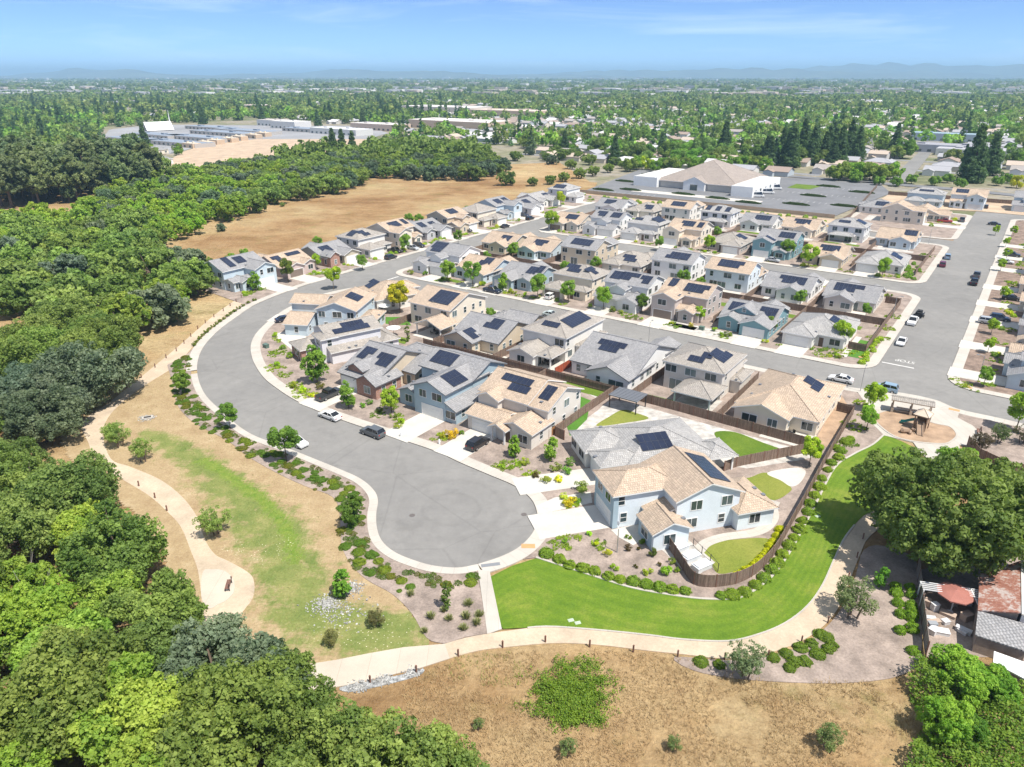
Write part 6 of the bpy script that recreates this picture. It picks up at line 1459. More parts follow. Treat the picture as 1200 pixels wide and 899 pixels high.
for u, v in ((821,777),(843,780),(906,772),(921,767),(931,776),(938,760),(943,776),(951,755),(958,768),(962,745),(970,762),(975,757),(968,748),(925,784)):
    pshrub(f'ball{random.randrange(3)}', u, v, 'low dark green shrub in the bark bed below the gravel path', 'dark shrubs below the gravel path', random.uniform(1.0,1.35), (.72,.66,.5), z=.04, sz=.75)
g = random.Random(21)
bedpts = [p for p in poisson(BED, 1.3, 5000, g) if px(*p)[0] > 200]
for p in bedpts:
    u, v = px(*p); near_k = min(math.dist(p, q) for q in LOOP_OUT_S)
    if near_k < 1.9: continue
    if u > 480 and v > 690:
        if g.random() < .5: shrub('tuft', p[0], p[1], 'clump of pale green ornamental grass in the bed below the cul-de-sac', 'ornamental grass clumps', g.uniform(1.0,1.5), name='grass_clump', cat='grass clump')
        continue
    far = near_k > 5.2
    if far and g.random() < .45: continue
    s = g.uniform(.5,.75) if far else g.uniform(.95,1.5)
    shrub(f'ball{g.randrange(3)}', p[0], p[1], 'low spreading shrub in the bark bed between the road kerb and the swale', 'low shrubs in the swale side bed', s, g.choice([(.72,.66,.45),(.95,.75,.5),(.62,.66,.5),(.85,.55,.5),(.55,.6,.5)]), z=.06, sz=s*.42)
bedflat = [p for p in poisson(BED, .55, 30000, random.Random(44)) if 1.7 < min(math.dist(p, q) for q in LOOP_OUT_S) < 5.4 and mnz.noise(Vector((p[0]*.45, p[1]*.45, 1))) > -.02 and not (px(*p)[0] > 470 and px(*p)[1] > 690) and px(*p)[0] > 205]
BV, BC = [], []; bfl = [ball_arrays(560+i, .55, .34, 230, .07, GREEN['fresh']) for i in range(3)]
for p in bedflat:
    V, c = g.choice(bfl); tnt = g.choice([(.5,.5,.36),(.62,.55,.38),(.45,.48,.38),(.62,.42,.38)]); s_ = g.uniform(.6,1.05); BV.append(V*s_ + np.array([p[0], p[1], .05])); BC.append(c*np.array(tnt, np.float32))
BV = np.concatenate(BV); BC = np.concatenate(BC); tag(link('bed_ground_cover', np_mesh('bed_ground_cover', BV.reshape(-1, 3), np.arange(len(BV)*4).reshape(-1, 4), M['leafv'], BC)), kind='stuff')
for i in range(30):
    q = LOOP_OUT_S[k1+int(i*.8)] if k1+int(i*.8) < len(LOOP_OUT_S) else None
    if q: o = offset_line(LOOP_OUT_S, 2.3)[k1+int(i*.8)]; 
    if q and px(*o)[1] > 350: shrub(f'loose{i%3}', o[0], o[1], 'small clipped shrub in the row between the bend kerb and the path', 'small shrubs at the bend', .75, (.9,.85,.6), z=.06)
# yards of the rows: a few shrubs each, on the front side
for H in HOUSES[14:]:
    n_ = 5 if H[0][1] < 230 else 3
    for k in range(n_):
        x, y = g.uniform(-7.2,7.2), g.uniform(-12.3,-9.6); P = house_xy(H, x, y)
        if not on_block(P) or any(inside(P, d) for d in DRV): continue
        u, v = px(*P)
        shrub(f'{g.choice(["dome","loose"])}{g.randrange(3)}', P[0], P[1], 'small garden shrub in the front yards of the house rows', 'garden shrubs of the house rows', g.uniform(.8,1.5), g.choice([(1.2,1.1,.7),(1.8,1.5,.6),(2.4,1.6,.5),(.9,.9,.7),(1.4,1.3,.7)]))
    if H[0][1] < 275 and g.random() < .6:
        P = house_xy(H, g.choice([-7,7])*g.uniform(.7,1), 12.5)
        if on_block(P): tree('garden_tree', f'street{g.randrange(3)}', P[0], P[1], 'small green tree in a back garden between the house rows', 'back garden trees', s=g.uniform(.9,1.5), tint=(1,1,.9))
for e, n in [(-20.6-.8+g.uniform(-1,0), 160+k*2.3) for k in range(9)]:
    X, Y = wx(e, n); shrub(f'loose{g.randrange(3)}', X, Y, 'yellow green shrub on the planted corner strip by the turf', 'shrubs on the corner strip', g.uniform(1,1.4), (1.7,1.4,.6))
for k in range(14):
    X, Y = wx(-27+g.uniform(-3.5,3.5), 243+k*1.7); shrub(f'loose{g.randrange(3)}', X, Y, 'dense green shrub in the side garden of the second street corner house', 'shrubs of the corner side garden', g.uniform(1,1.5), (.9,.95,.7))

# ------------------------------------------------------------------ woods
def zone(poly, r, seed, tries=6000, avoid=()): return poisson(W(poly) if poly[0][1] > 50 or True else poly, r, tries, random.Random(seed), avoid)
WOODS = []
PATHS = [smooth_line(PL, 2) + smooth_line(PR, 2)[::-1]]
A1 = [(-22,552),(26,570),(76,600),(120,630),(154,660),(170,697),(186,742),(226,791),(290,850),(320,905),(200,1080),(-260,1150),(-420,800),(-180,560),(-20,525)]
for p in zone(A1, 6.6, 1, 6000, [W([(165,640),(310,640),(310,750),(195,750)])]): WOODS.append((p, 'near'))
CLEAR = W([(-80,385),(58,380),(72,402),(40,428),(-80,436)])
A2 = [(58,520),(18,500),(-60,470),(-140,420),(-40,395),(40,405),(70,385),(120,400),(150,430),(128,452),(106,470),(84,490)]
for p in zone(A2, 8.6, 2, 6000, [CLEAR]): WOODS.append((p, 'mid'))
A3 = [(60,372),(120,396),(160,402),(196,385),(228,357),(244,338),(238,322),(214,318),(192,330),(180,318),(190,300),(160,262),(100,262),(30,275),(-80,300),(-160,340),(-40,372)]
for p in zone(A3, 9.2, 3, 6000, [CLEAR]): WOODS.append((p, 'mid'))
A4 = [(120,262),(182,290),(220,276),(250,262),(282,258),(330,240),(400,226),(446,209),(500,213),(560,213),(592,203),(560,183),(480,176),(430,186),(360,186),(300,196),(230,205),(170,215),(125,235),(98,250)]
for p in zone(A4, 8.4, 4): WOODS.append((p, 'band'))
A5 = [(-60,246),(30,243),(110,236),(172,223),(200,210),(150,192),(60,190),(-60,205)]
for p in zone(A5, 9.5, 5): WOODS.append((p, 'euc'))
A6 = [(-120,335),(-30,310),(40,290),(84,276),(60,268),(-40,280),(-160,302)]
for p in zone(A6, 8.0, 6): WOODS.append((p, 'yellow'))
A7 = [(1150,815),(1190,812),(1230,830),(1290,870),(1290,980),(1120,980),(1108,900),(1125,850)]
for p in zone(A7, 5.4, 7): WOODS.append((p, 'vine'))
lab = {'near': ('oak_tree', 'dense green oak in the woods below the path, left foreground', 'oaks of the left foreground'), 'mid': ('oak_tree', 'leafy oak in the woods left of the gravel path', 'oaks left of the path'), 'band': ('creek_tree', 'green tree in the wooded band behind the dry field', 'trees of the creek band'),
       'euc': ('eucalyptus_tree', 'tall olive grey tree in the grove at the upper left', 'tall grove trees'), 'yellow': ('creek_tree', 'yellowish green tree between the grove and the creek woods', 'yellowish creek trees'), 'vine': ('vine_tree', 'bright green vine covered tree at the lower right corner', 'vine covered trees')}
g = random.Random(33); cnt = {}
WOODS.sort(key=lambda w: w[0][1])
MASS_PTS = []
lim = {'near': 90, 'mid': 130, 'band': 250, 'euc': 60, 'yellow': 40, 'vine': 22}
for p, zn in WOODS:
    nm, lb, gp = lab[zn]; cnt[zn] = cnt.get(zn, 0)+1
    u, v = px(*p); t = g.uniform(.82, 1.15); tint = (t*g.uniform(.88,1.04), t, t*g.uniform(.9,1.15)); s = g.uniform(.8,1.2)
    if zn == 'near':
        if v > 690: 
            key = g.choice(['bright0','bright1','bright2','bright1','oak0','oak3']); 
            if u > 215: key = g.choice(['oak0','oak1','blue0','oak2'])
        else: key = g.choice(['oak0','oak1','oak2','oak3','oak1','bright0'])
        s *= .98
    elif zn == 'mid': key = g.choice(['wood0','wood1','wood2','wood0','wbright0','wblue0'] if v < 400 else ['oak0','oak2','blue0','blue1','oak1','oak3']); s *= 1.2
    elif zn == 'band':
        key = g.choice(['wood0','wood1','wood2','wblue0','wblue1','wbright0']); s *= 1.08
        if 90 < u < 300 and v > 215 and g.random() < .55: key = g.choice(['wbright0','wbright1','wbright0','wblue0']); tint = (tint[0]*1.0, tint[1]*1.05, tint[2]*.95)
        if u > 420: tint = sc(tint, .85)
    elif zn == 'yellow': key = g.choice(['wbright0','wbright1']); tint = (tint[0]*1.12, tint[1]*1.08, tint[2])
    elif zn == 'euc': key = g.choice(['euc0','euc1','euc2']); s *= 1.3; tint = (tint[0]*.92, tint[1]*.98, tint[2]*.95)
    else: key = g.choice(['bright0','bright1','bright2']); s *= .38; tint = (tint[0]*.62, tint[1]*.8, tint[2]*.65)
    if cnt[zn] > lim[zn]: MASS_PTS.append((p, s)); continue
    tree(nm, key, p[0], p[1], lb, gp, s=s, tint=tint, cat='tree')
print('woods', cnt)
# single trees of the woods and the field
T('oak_tree', 'blue1', 112, 470, 'large blue grey oak overhanging the gravel path', s=1.45); T('oak_tree', 'blue0', 78, 478, 'blue grey oak behind the large one by the path', s=1.25)
T('oak_tree', 'wood1', 232, 345, 'round dark oak at the wood edge near the blue grey house', s=1.0, tint=(.8,.85,.9)); T('oak_tree', 'wood0', 240, 325, 'oak behind the round dark one near the blue grey house', s=.8, tint=(.85,.85,.9))
T('field_tree', 'wbright1', 229, 275, 'round bright green tree alone at the field edge', s=.85, tint=(.9,1.15,.8)); T('field_tree', 'wblue0', 259, 271, 'small grey tree alone in the dry field', s=.42); T('field_tree', 'wood0', 300, 245, 'tiny dark bush far in the dry field, left of two', s=.3); T('field_tree', 'wood1', 331, 242, 'tiny dark bush far in the dry field, right of two', s=.25)
T('field_tree', 'wood2', 593, 217, 'dark round oak in the dry field, leftmost of three', s=.95, tint=(.7,.75,.75)); T('field_tree', 'wood0', 623, 218, 'dark round oak in the dry field, middle of three', s=.62, tint=(.7,.75,.75)); T('field_tree', 'wood1', 644, 216, 'dark round oak in the dry field behind the last hip roof', s=.68, tint=(.75,.8,.8))
for u, v, s in ((662,213,.7),(678,209,.8),(694,206,.75),(712,202,.7),(668,198,.8),(690,193,.9),(728,197,.6),(745,194,.6)): T('lot_tree', 'wood0', u, v, 'green tree along the left edge of the church lot', 'trees left of the church lot', s=s)
T('oak_tree', 'euc1', 82, 238, 'single grey green tree standing in the tan clearing', s=.5, tint=(.7,.85,.8))
# the big tree on the right
T('big_oak', 'bigoak', 1096, 652, 'huge spreading oak over the shed yard and the lawn end', s=1.0, tint=(.82,.86,.85), rot=.6)
T('young_tree', 'bright2', 1119, 560, 'bright green small tree behind the plaza', s=.62, tint=(.75,.95,.8))
T('vine_tree', 'bright0', 1128, 812, 'bright green rounded vine tree beside the grey fence end', s=.66, sz=.5, tint=(.85,1.05,.8)); T('vine_tree', 'bright1', 1100, 862, 'bright vine mound below the weathered fence', s=.5, tint=(.85,1.05,.8))
T('oak_tree', 'oak1', 452, 955, 'green tree at the bottom edge left of the dry grass', s=1.05, tint=(1.1,1.1,1.1)); T('oak_tree', 'oak0', 395, 950, 'green tree at the bottom edge joining the woods', s=1.0); T('oak_tree', 'oak3', 505, 965, 'right end green tree of the bottom edge', s=.85, tint=(1.1,1.1,1.1)); T('oak_tree', 'blue0', 300, 838, 'dark grey green oak over the concrete path end', s=.95, tint=(.75,.8,.75)); T('oak_tree', 'oak2', 335, 868, 'dark green oak beside the concrete path end', s=.9, tint=(.8,.85,.8))
# bramble patch, dry grass tufts
def scatter_blades(name, pts, n_per, h, spread, pal, mat, seed):
    r_ = np.random.default_rng(seed); P = np.repeat(np.array(pts), n_per, 0); n = len(P); b = np.zeros((n, 3)); b[:, :2] = P + r_.normal(size=(n, 2))*spread; b[:, 2] = -.04
    a = r_.uniform(0, 2*math.pi, n); l = h*r_.uniform(.5, 1.3, n); tip = b + np.stack([np.cos(a)*l*.5, np.sin(a)*l*.5, l], 1); s = np.stack([-np.sin(a), np.cos(a), np.zeros(n)], 1)*(.026*l/.3)[:, None]
    V = np.stack([b-s, b+s, tip+s*.3, tip-s*.3], 1); p = np.array(pal); m = np.repeat(r_.uniform(0, 1, (len(pts), 1)), n_per, 0)*.7 + r_.uniform(0, .3, (n, 1)); col = p[0]*(1-m)+p[1]*m
    return tag(link(name, np_mesh(name, V.reshape(-1, 3), np.arange(n*4).reshape(n, 4), M[mat], col.astype(np.float32))), kind='stuff')
FIELD = W([(470,800),(560,768),(680,760),(800,772),(900,800),(1060,800),(1085,900),(1040,1000),(600,1000),(560,900),(480,840)])
BRC = W([(640,765),(668,758),(700,772),(722,792),(712,812),(720,832),(690,850),(664,868),(640,850),(618,836),(628,812),(616,792)])
pts = poisson(FIELD, .40, 70000, random.Random(5), [BRC]); from mathutils import noise as mn
pts = [p for p in pts if mn.noise(Vector((p[0]*.16, p[1]*.16, 0))) + .6*mn.noise(Vector((p[0]*.6, p[1]*.6, 4))) > -.12]
scatter_blades('dry_grass_tufts', pts, 12, .30, .15, ((.27,.175,.09),(.57,.43,.24)), 'straw', 3)
gp = [p for p in poisson(W([(520,772),(600,765),(640,775),(620,800),(560,806),(530,800)]), .5, 9000, random.Random(15)) if mn.noise(Vector((p[0]*.3, p[1]*.3, 9))) > -.05]; scatter_blades('green_weeds', gp, 9, .3, .16, ((.20,.22,.06),(.38,.36,.13)), 'straw', 13)
pts2 = poisson(W([(196,440),(300,545),(400,610),(410,670),(340,780),(290,720),(300,660),(200,560),(140,520),(140,480)]), 1.2, 16000, random.Random(6)); scatter_blades('swale_grass_tufts', pts2, 6, .28, .3, ((.24,.25,.07),(.50,.42,.22)), 'straw', 4)
r_ = np.random.default_rng(8); bp = []
for u, v, rd, k in ((670,808,2.4,430),(652,820,2.0,240),(690,820,2.0,270),(676,838,2.0,250),(658,842,1.6,80),(702,800,1.7,70),(664,784,1.8,80),(668,812,6.0,220),(640,805,1.6,80),(690,780,1.5,50),(632,835,1.4,40),(700,845,1.3,40)):
    X, Y = at(u, v); a_ = r_.uniform(0, 6.28, k); q = rd*r_.beta(1.6, 1.5, k); bp.append(np.stack([X+np.cos(a_)*q, Y+np.sin(a_)*q*.9], 1))
bp = np.concatenate(bp); n = len(bp)*10; C = np.zeros((n, 3)); C[:, :2] = np.repeat(bp, 10, 0) + r_.normal(size=(n, 2))*.16
lump = np.repeat(np.array([.9*mn.noise(Vector((p[0]*.8, p[1]*.8, 2))) + .6*mn.noise(Vector((p[0]*2.2, p[1]*2.2, 5))) for p in bp]), 10); C[:, 2] = np.maximum(.02, r_.uniform(.0, .5, n) + lump*.5 + .1); N = r_.normal(size=(n, 3))*.7 + np.array([0, 0, 1]); N /= np.linalg.norm(N, axis=1)[:, None]
V = quads_at(C, N, r_.uniform(.05, .11, n), r_, .8); m = np.repeat(r_.uniform(0, 1, (len(bp), 1)), 10, 0)*.7 + r_.uniform(0, .3, (n, 1)); col = np.array((.085,.18,.015))*(1-m) + np.array((.26,.36,.04))*m
tag(link('bramble_patch', np_mesh('bramble_patch', V.reshape(-1,3), np.arange(n*4).reshape(n,4), M['leafv'], col.astype(np.float32))), kind='stuff')
for u, v, s in ((664,886,.6),(969,880,.9),(790,880,.5),(560,855,.4)): T('field_shrub', 'airy', u, v, 'small green shrub alone in the dry foreground grass', 'single shrubs in the foreground grass', s=s*.7, tint=(.8,.95,.7), cat='shrub')
VM = smooth_line(W([(1066,796),(1092,778),(1120,790),(1150,800),(1180,815),(1260,830),(1290,1000),(1040,1010),(1062,905),(1083,850),(1068,822)]), 3, True)
vp = np.array(poisson(VM, .30, 90000, random.Random(12))); n = len(vp)*16; C = np.zeros((n, 3)); C[:, :2] = np.repeat(vp, 16, 0) + r_.normal(size=(n, 2))*.2
hgt = np.repeat(np.array([1.3 + 1.6*mn.noise(Vector((p[0]*.35, p[1]*.35, 2))) + .9*mn.noise(Vector((p[0]*1.1, p[1]*1.1, 5))) for p in vp]), 16); print('vine', len(vp)); C[:, 2] = np.maximum(.05, hgt*r_.uniform(.7, 1.05, n)); N = r_.normal(size=(n, 3))*.6 + np.array([0, 0, 1]); N /= np.linalg.norm(N, axis=1)[:, None]
V = quads_at(C, N, r_.uniform(.08, .17, n), r_, .8); m = np.repeat(r_.uniform(0, 1, (len(vp), 1)), 16, 0)*.6 + r_.uniform(0, .4, (n, 1)); col = np.array((.075,.165,.018))*(1-m) + np.array((.25,.36,.045))*m
tag(link('vine_cover', np_mesh('vine_cover', V.reshape(-1,3), np.arange(n*4).reshape(n,4), M['leafv'], col.astype(np.float32))), kind='stuff')
# dead branches in the left foreground
for u, v, a in ((22,668,0),(40,695,1.2)):
    X, Y = at(u, v, 5); b = MB(); gg = random.Random(u)
    for k in range(7): 
        an = gg.uniform(0, 6.28); b.tube([(0,0,0),(math.cos(an)*.8,math.sin(an)*.8,3.2),(math.cos(an)*2.0,math.sin(an)*2.0,6+gg.uniform(0,1.8))], [.09,.05,.012], 5)
    tag(b.build('dead_tree', M['deadwood'], None, (X, Y, 0)), ['pale bare dead branches sticking out of the left foreground crowns', 'smaller bare dead branches lower in the left foreground'][a > 1], 'tree')
# ------------------------------------------------------------------ church and its lot
r = empty('church', (*wx(-150, 405), .02), GRID); tag(r, 'low church with broad brown hip roof between two white flat wings', 'church')
b = MB(); wall_wing(b, -22, -24, 22, 24, 4.2, 'hip', .4); b.build('wall', WALL['greige'], r)
b = MB(); roof_wing(b, -22, -24, 22, 24, 4.2, 'hip', .42, 1.5); b.build('roof', [ROOF['churchbrown'], M['trim']], r)
wmb = MB(); wmb.box(0, -1.1, -1.1, .05, 1.1, 1.1); wme = wmb.mesh('window', M['glass'])
for s, x0, x1, y0, y1 in ((-1, -35, -21, -28, 18), (1, 23, 34, -34, 12)):
    b = MB(); b.box(x0, y0, 0, x1, y1, 5.2); w = b.build('wing', M['white'], r); b = MB(); b.box(x0+.4, y0+.4, 5.2, x1-.4, y1-.4, 5.3); b.build('flat_roof', M['membrane'], w)
    for k in range(5): link('window', wme, r, (x1, y0+5+k*8, 2.1))
b = MB(); wall_wing(b, -6, -27, 6, -20, 4.2, 'gy', .45); b.build('entry_gable', M['white'], r); b = MB(); roof_wing(b, -6, -26.8, 6, -12, 4.2, 'gy', .45, .4); b.build('entry_roof', [ROOF['churchbrown'], M['trim']], r); b = MB(); b.box(-2, -27.1, 0, 2, -27, 3); b.build('entry_door', M['glass'], r)
sheet('church_forecourt', E([(-176,356),(-108,356),(-108,364),(-176,364)]), .05, M['drive'], -.2)
sheet('church_lawn', E([(-112,418),(-100,418),(-98,436),(-112,436)]), .06, M['lawn'], -.2)
V, c = ball_arrays(301, 6.0, 1.0, 1600, .3, GREEN['dark']); V[:, :, 1] *= .2; HEDGE = np_mesh('hedge', V.reshape(-1, 3), np.arange(len(V)*4).reshape(-1, 4), M['leaf'], c)
for u, v in ((706,223),(732,213),(762,205),(738,223),(932,240),(952,230),(970,219),(1009,226),(989,242),(876,238),(800,228),(840,233)):
    X, Y = at(u, v); o = link('hedge', HEDGE, None, (X, Y, .05), GRID, (.9,.85,.7)); tag(o, 'low green hedge island in the church parking lot', 'hedge', 'hedge islands of the church lot')
for e in range(-190, -66, 4): X, Y = wx(e + random.uniform(-1, 1), 326 + random.uniform(-4, 4)); shrub(f'loose{random.randrange(3)}', X, Y, 'small shrub on the berm before the church lot', 'shrubs on the berm', random.uniform(1.2, 2), (1.2,1.1,.7), z=.05)
b = MB()
for (e0, n0, k, de, dn) in ((-190, 345, 12, 2.8, 0), (-190, 432, 18, 2.8, 0), (-112, 372, 14, 2.8, 0), (-110, 400, 14, 2.8, 0), (-108, 428, 12, 2.8, 0)):
    for i in range(k): b.prism(E([(e0+i*de, n0), (e0+i*de+.12, n0), (e0+i*de+.12, n0+5), (e0+i*de, n0+5)]), .02, .03)
tag(b.build('parking_lines', M['roadpaint']), 'faded white stall lines across the church parking lot', 'road marking')

# ------------------------------------------------------------------ far buildings
FAR_B = []
wmb = MB(); wmb.box(-1.4, -.06, -.9, 1.4, 0, .9); wme2 = wmb.mesh('window', M['glass'])
def block(u, v, w, d, h, wc, rc, label, rot=0.0, name='flat_building', cat='building', group=None):
    X, Y = at(u, v); r = empty(name, (X, Y, -.3), GRID + math.radians(rot)); tag(r, label, cat, group)
    b = MB(); b.box(-w/2, -d/2, 0, w/2, d/2, h); link('wall', b.mesh('wall', M['any']), r, color=wc)
    b = MB(); b.box(-w/2+.5, -d/2+.5, h, w/2-.5, d/2-.5, h+.15); b.box(-w*.3, -d*.2, h, -w*.22, d*.05, h+1.2); b.box(w*.15, -d*.1, h, w*.22, d*.1, h+1.4); link('roof', b.mesh('roof', M['anyroof']), r, color=rc)
    k = min(12, max(2, int(w/7)))
    for i in range(k): link('window', wme2, r, (-w/2 + (i+.5)*w/k, -d/2, 1.7))
    FAR_B.append((X, Y, max(w, d)*.6)); return r
Wt, Tn, Gy, Lt = (.62,.61,.59), (.55,.42,.33), (.30,.31,.33), (.60,.60,.58)
for a in [(538,150,118,46,9,Tn,(.68,.64,.6),'wide tan store building with pale roof behind the creek trees'),(523,131,150,60,9,(.62,.55,.5),(.66,.62,.6),'row of white commercial roofs beyond the tan store'),(598,136,120,50,9,Tn,(.6,.5,.42),'long tan commercial building right of the white roofs'),
  (446,152,70,26,7,Tn,(.6,.57,.55),'tan building with pale roof left of the wide store'),(341,150,44,24,8,Wt,Wt,'bright white flat roofed building on the left beyond the bare ground'),(321,147,36,22,7,Lt,(.5,.46,.43),'greyish building beside the bright white one'),(400,157,70,24,6,Lt,(.6,.6,.62),'pale long building near the creek woods'),
  (655,108,160,50,8,Wt,(.7,.69,.68),'far white warehouse in the middle distance'),(592,96,420,60,16,Wt,Wt,'very long white building close to the horizon'),(1098,105,190,70,22,(.55,.52,.5),Lt,'large grey and white block near the horizon on the right'),(1166,102,160,60,14,Wt,Wt,'white block near the right end of the horizon'),(697,103,140,40,9,Tn,(.65,.6,.56),'pale far building right of the white warehouse'),
  (305,128,90,30,7,(.6,.5,.44),(.6,.5,.46),'pinkish long building among the left trees'),(708,124,60,34,7,Wt,(.7,.66,.62),'white roofed hall among the suburban trees'),(1108,178,70,24,6,(.35,.36,.4),(.32,.32,.35),'dark roofed long building by the side street'),(1110,165,60,18,7,(.35,.42,.5),(.3,.4,.46),'blue grey roofed building behind the dark roofed one'),(1150,182,60,30,5,Lt,(.4,.4,.42),'grey flat roofed building behind the tall conifers')]: block(*a)
for i, (u, v, w) in enumerate(((160,166,70),(185,161,70),(210,170,80),(235,164,90),(262,158,90),(290,156,90),(250,152,80),(360,154,60))): block(u, v, w, 20, 3.6, (.45,.42,.39), (.25,.29,.35), 'long low storage row with blue grey roof beyond the bare ground', rot=0, name='storage_row', group='long storage rows')
sheet('storage_yard', W([(112,172),(128,152),(180,146),(330,147),(430,148),(455,156),(430,163),(300,163),(240,170),(200,180),(150,182)]), .01, noisy('pale_asphalt', (.30,.30,.31), .2, .02, .4, .9, 0), -.3)
for i in range(7): block(225+i*14+(i%2)*3, 173-i*2.2, 16, 8, 4, (.55,.42,.30), (.62,.55,.45), 'tan unfinished house frame on the bare ground', name='unfinished_house', group='unfinished houses')
X, Y = at(186, 153); r = empty('a_frame_church', (X, Y, 0), GRID + 1.25); tag(r, 'white A-frame church with a thin spire among the left trees', 'church')
b = MB(); roof_wing(b, -13, -10, 13, 10, 1.5, 'gx', .75, 1); b.build('roof', [M['white'], M['trim']], r); b = MB(); wall_wing(b, -12, -9, 12, 9, 1.5, 'gx', .75); b.build('wall', WALL['taupe'], r); b = MB(); b.tube([(13,0,7),(13,0,12),(13,0,22)], [.8,.5,.05], 6); b.build('spire', M['white'], r)
X, Y = at(184, 192); house('dark roofed new house beside the bare ground on the left', (X*CA - Y*SA, X*SA + Y*CA), [(-9,-7,9,7,3.4,'hip'), (-7,-11,1,-4,3.3,'gy')], 'white', 'gray', lite=True, vents=0)
X, Y = at(183, 180); house('second dark roofed new house behind the first one on the left', (X*CA - Y*SA, X*SA + Y*CA), [(-8,-6,8,6,3.4,'hip'), (-7,-9,1,-4,3.3,'gy')], 'cream', 'gray', lite=True, vents=0)
X, Y = at(75, 212); house('small pale house hidden under the grove trees', (X*CA - Y*SA, X*SA + Y*CA), [(-8,-6,8,6,3.2,'gx')], 'white', 'pale', lite=True, vents=0)
# suburban houses in rows
g = random.Random(77); SUB = []
rtan, rgry, rbrn, rwht = (.48,.40,.33), (.36,.36,.38), (.32,.25,.21), (.62,.61,.60)
TS = []
for n in np.arange(486, 2600, 62.0):
    for s in (-15, 15):
        for e in np.arange(-2600, 1400, 21.0):
            X, Y = wx(e + g.uniform(-2, 2) + (n*.37 % 13), n + s + g.uniform(-1.5, 1.5)); u, v = px(X, Y)
            if not (-40 < u < 1240 and 104 < v < 205): continue
            if u < 470 and v > 122: continue
            if u < 640 and v > 168: continue
            if any(math.dist((X, Y), f[:2]) < f[2]+10 for f in FAR_B): continue
            if s > 0 and Y < 1700: TS.append((e, n))
            if 1040 < u < 1110 and 158 < v < 214 and abs(u-(1051+(214-v)*.95)) < 16: continue
            if g.random() < (.12 if Y < 1300 else .35): continue
            SUB.append((Y, X, Y))
for q in range(46):      # a few by the left trees
    u, v = g.uniform(-20, 480), g.uniform(112, 150); X, Y = at(u, v)
    if any(math.dist((X, Y), f[:2]) < f[2]+12 for f in FAR_B): continue
    SUB.append((Y, X, Y))
tb = MB()
for e, n in TS: tb.prism(E([(e-10.6, n-4.2), (e+10.6, n-4.2), (e+10.6, n+4.2), (e-10.6, n+4.2)]), -.32, -.24)
tag(tb.build('town_road', noisy('town_asphalt', (.24,.24,.245), .15, .02, .3, .9, 0)), kind='structure')
SUB.sort(); PROT = []
for (w, d, kd, two) in ((15,11,'gx',0),(17,12,'hip',0),(14,12,'gx',0),(12,12,'gy',0),(12,10,'gx',1)):
    h = 5.4 if two else 3.0; a = MB(); wall_wing(a, -w/2, -d/2, w/2, d/2, h, kd, .36); wall_wing(a, -w/2, -d/2-4, -w/2+6, 0, 2.9, 'gy', .36)
    c = MB(); roof_wing(c, -w/2, -d/2, w/2, d/2, h, kd, .36, .5); roof_wing(c, -w/2, -d/2-4, -w/2+6, 0, 2.95, 'gy', .36, .4)
    PROT.append((a, c, a.mesh('wall', M['any']), c.mesh('roof', M['anyroof'])))
WCOL = [(.70,.68,.64),(.60,.54,.46),(.52,.50,.48),(.66,.60,.52),(.45,.50,.54),(.72,.72,.72)]; RCOL = [rtan, rgry, rbrn, rwht, rgry, (.34,.31,.29)]; RN = ['tan', 'grey', 'brown', 'pale', 'grey', 'greige']
far = MB(); farm = []
BD = []
SOILP = W([(190,192),(232,172),(300,161),(395,155),(446,163),(430,174),(370,182),(300,192),(240,200)])
for i, (_, X, Y) in enumerate(SUB):
    BD.append((X, Y)); a, c, wm_, rm_ = PROT[g.randrange(5)]; wi, ri = g.randrange(6), g.randrange(6); rz = GRID + math.pi*g.randrange(2) + g.uniform(-.05, .05)
    if i < 285:
        r = empty('suburban_house', (X, Y, -.3), rz); tag(r, f'small suburban house with {RN[ri]} roof among trees beyond the church', 'house', f'suburban houses with {RN[ri]} roofs')
        link('wall', wm_, r, color=WCOL[wi]); link('roof', rm_, r, color=RCOL[ri])
    else:
        co, si = math.cos(rz), math.sin(rz)
        for src, k in ((a, wi), (c, 6+ri)):
            for f in src.f: far.face([(X+src.v[j][0]*co-src.v[j][1]*si, Y+src.v[j][0]*si+src.v[j][1]*co, src.v[j][2]-.3) for j in f], k)
if far.f: tag(far.build('distant_houses', [plain(f'distant_wall_{i}', c, .8) for i, c in enumerate(WCOL)] + [plain(f'distant_roof_{i}', c, .85) for i, c in enumerate(RCOL)]), kind='stuff')
print('suburb', len(SUB))
sp = MB()      # pale roofs of the far city, a solid block each
for q in range(900):
    u, v = g.uniform(-40, 1240), 90.5 + 24*g.random()**1.3; X, Y = at(u, v); w, d, h = g.uniform(15, 60)*(1+Y/6000), g.uniform(12, 40), g.uniform(6, 10)*(1+Y/5000)
    sp.obox((X, Y), (CA, -SA), w/2, d/2, -.3, h, g.randrange(3))
tag(sp.build('distant_city', [plain('distant_white', (.66,.65,.63), .8), plain('distant_tan', (.50,.43,.37), .8), plain('distant_grey', (.38,.38,.4), .8)]), kind='stuff')

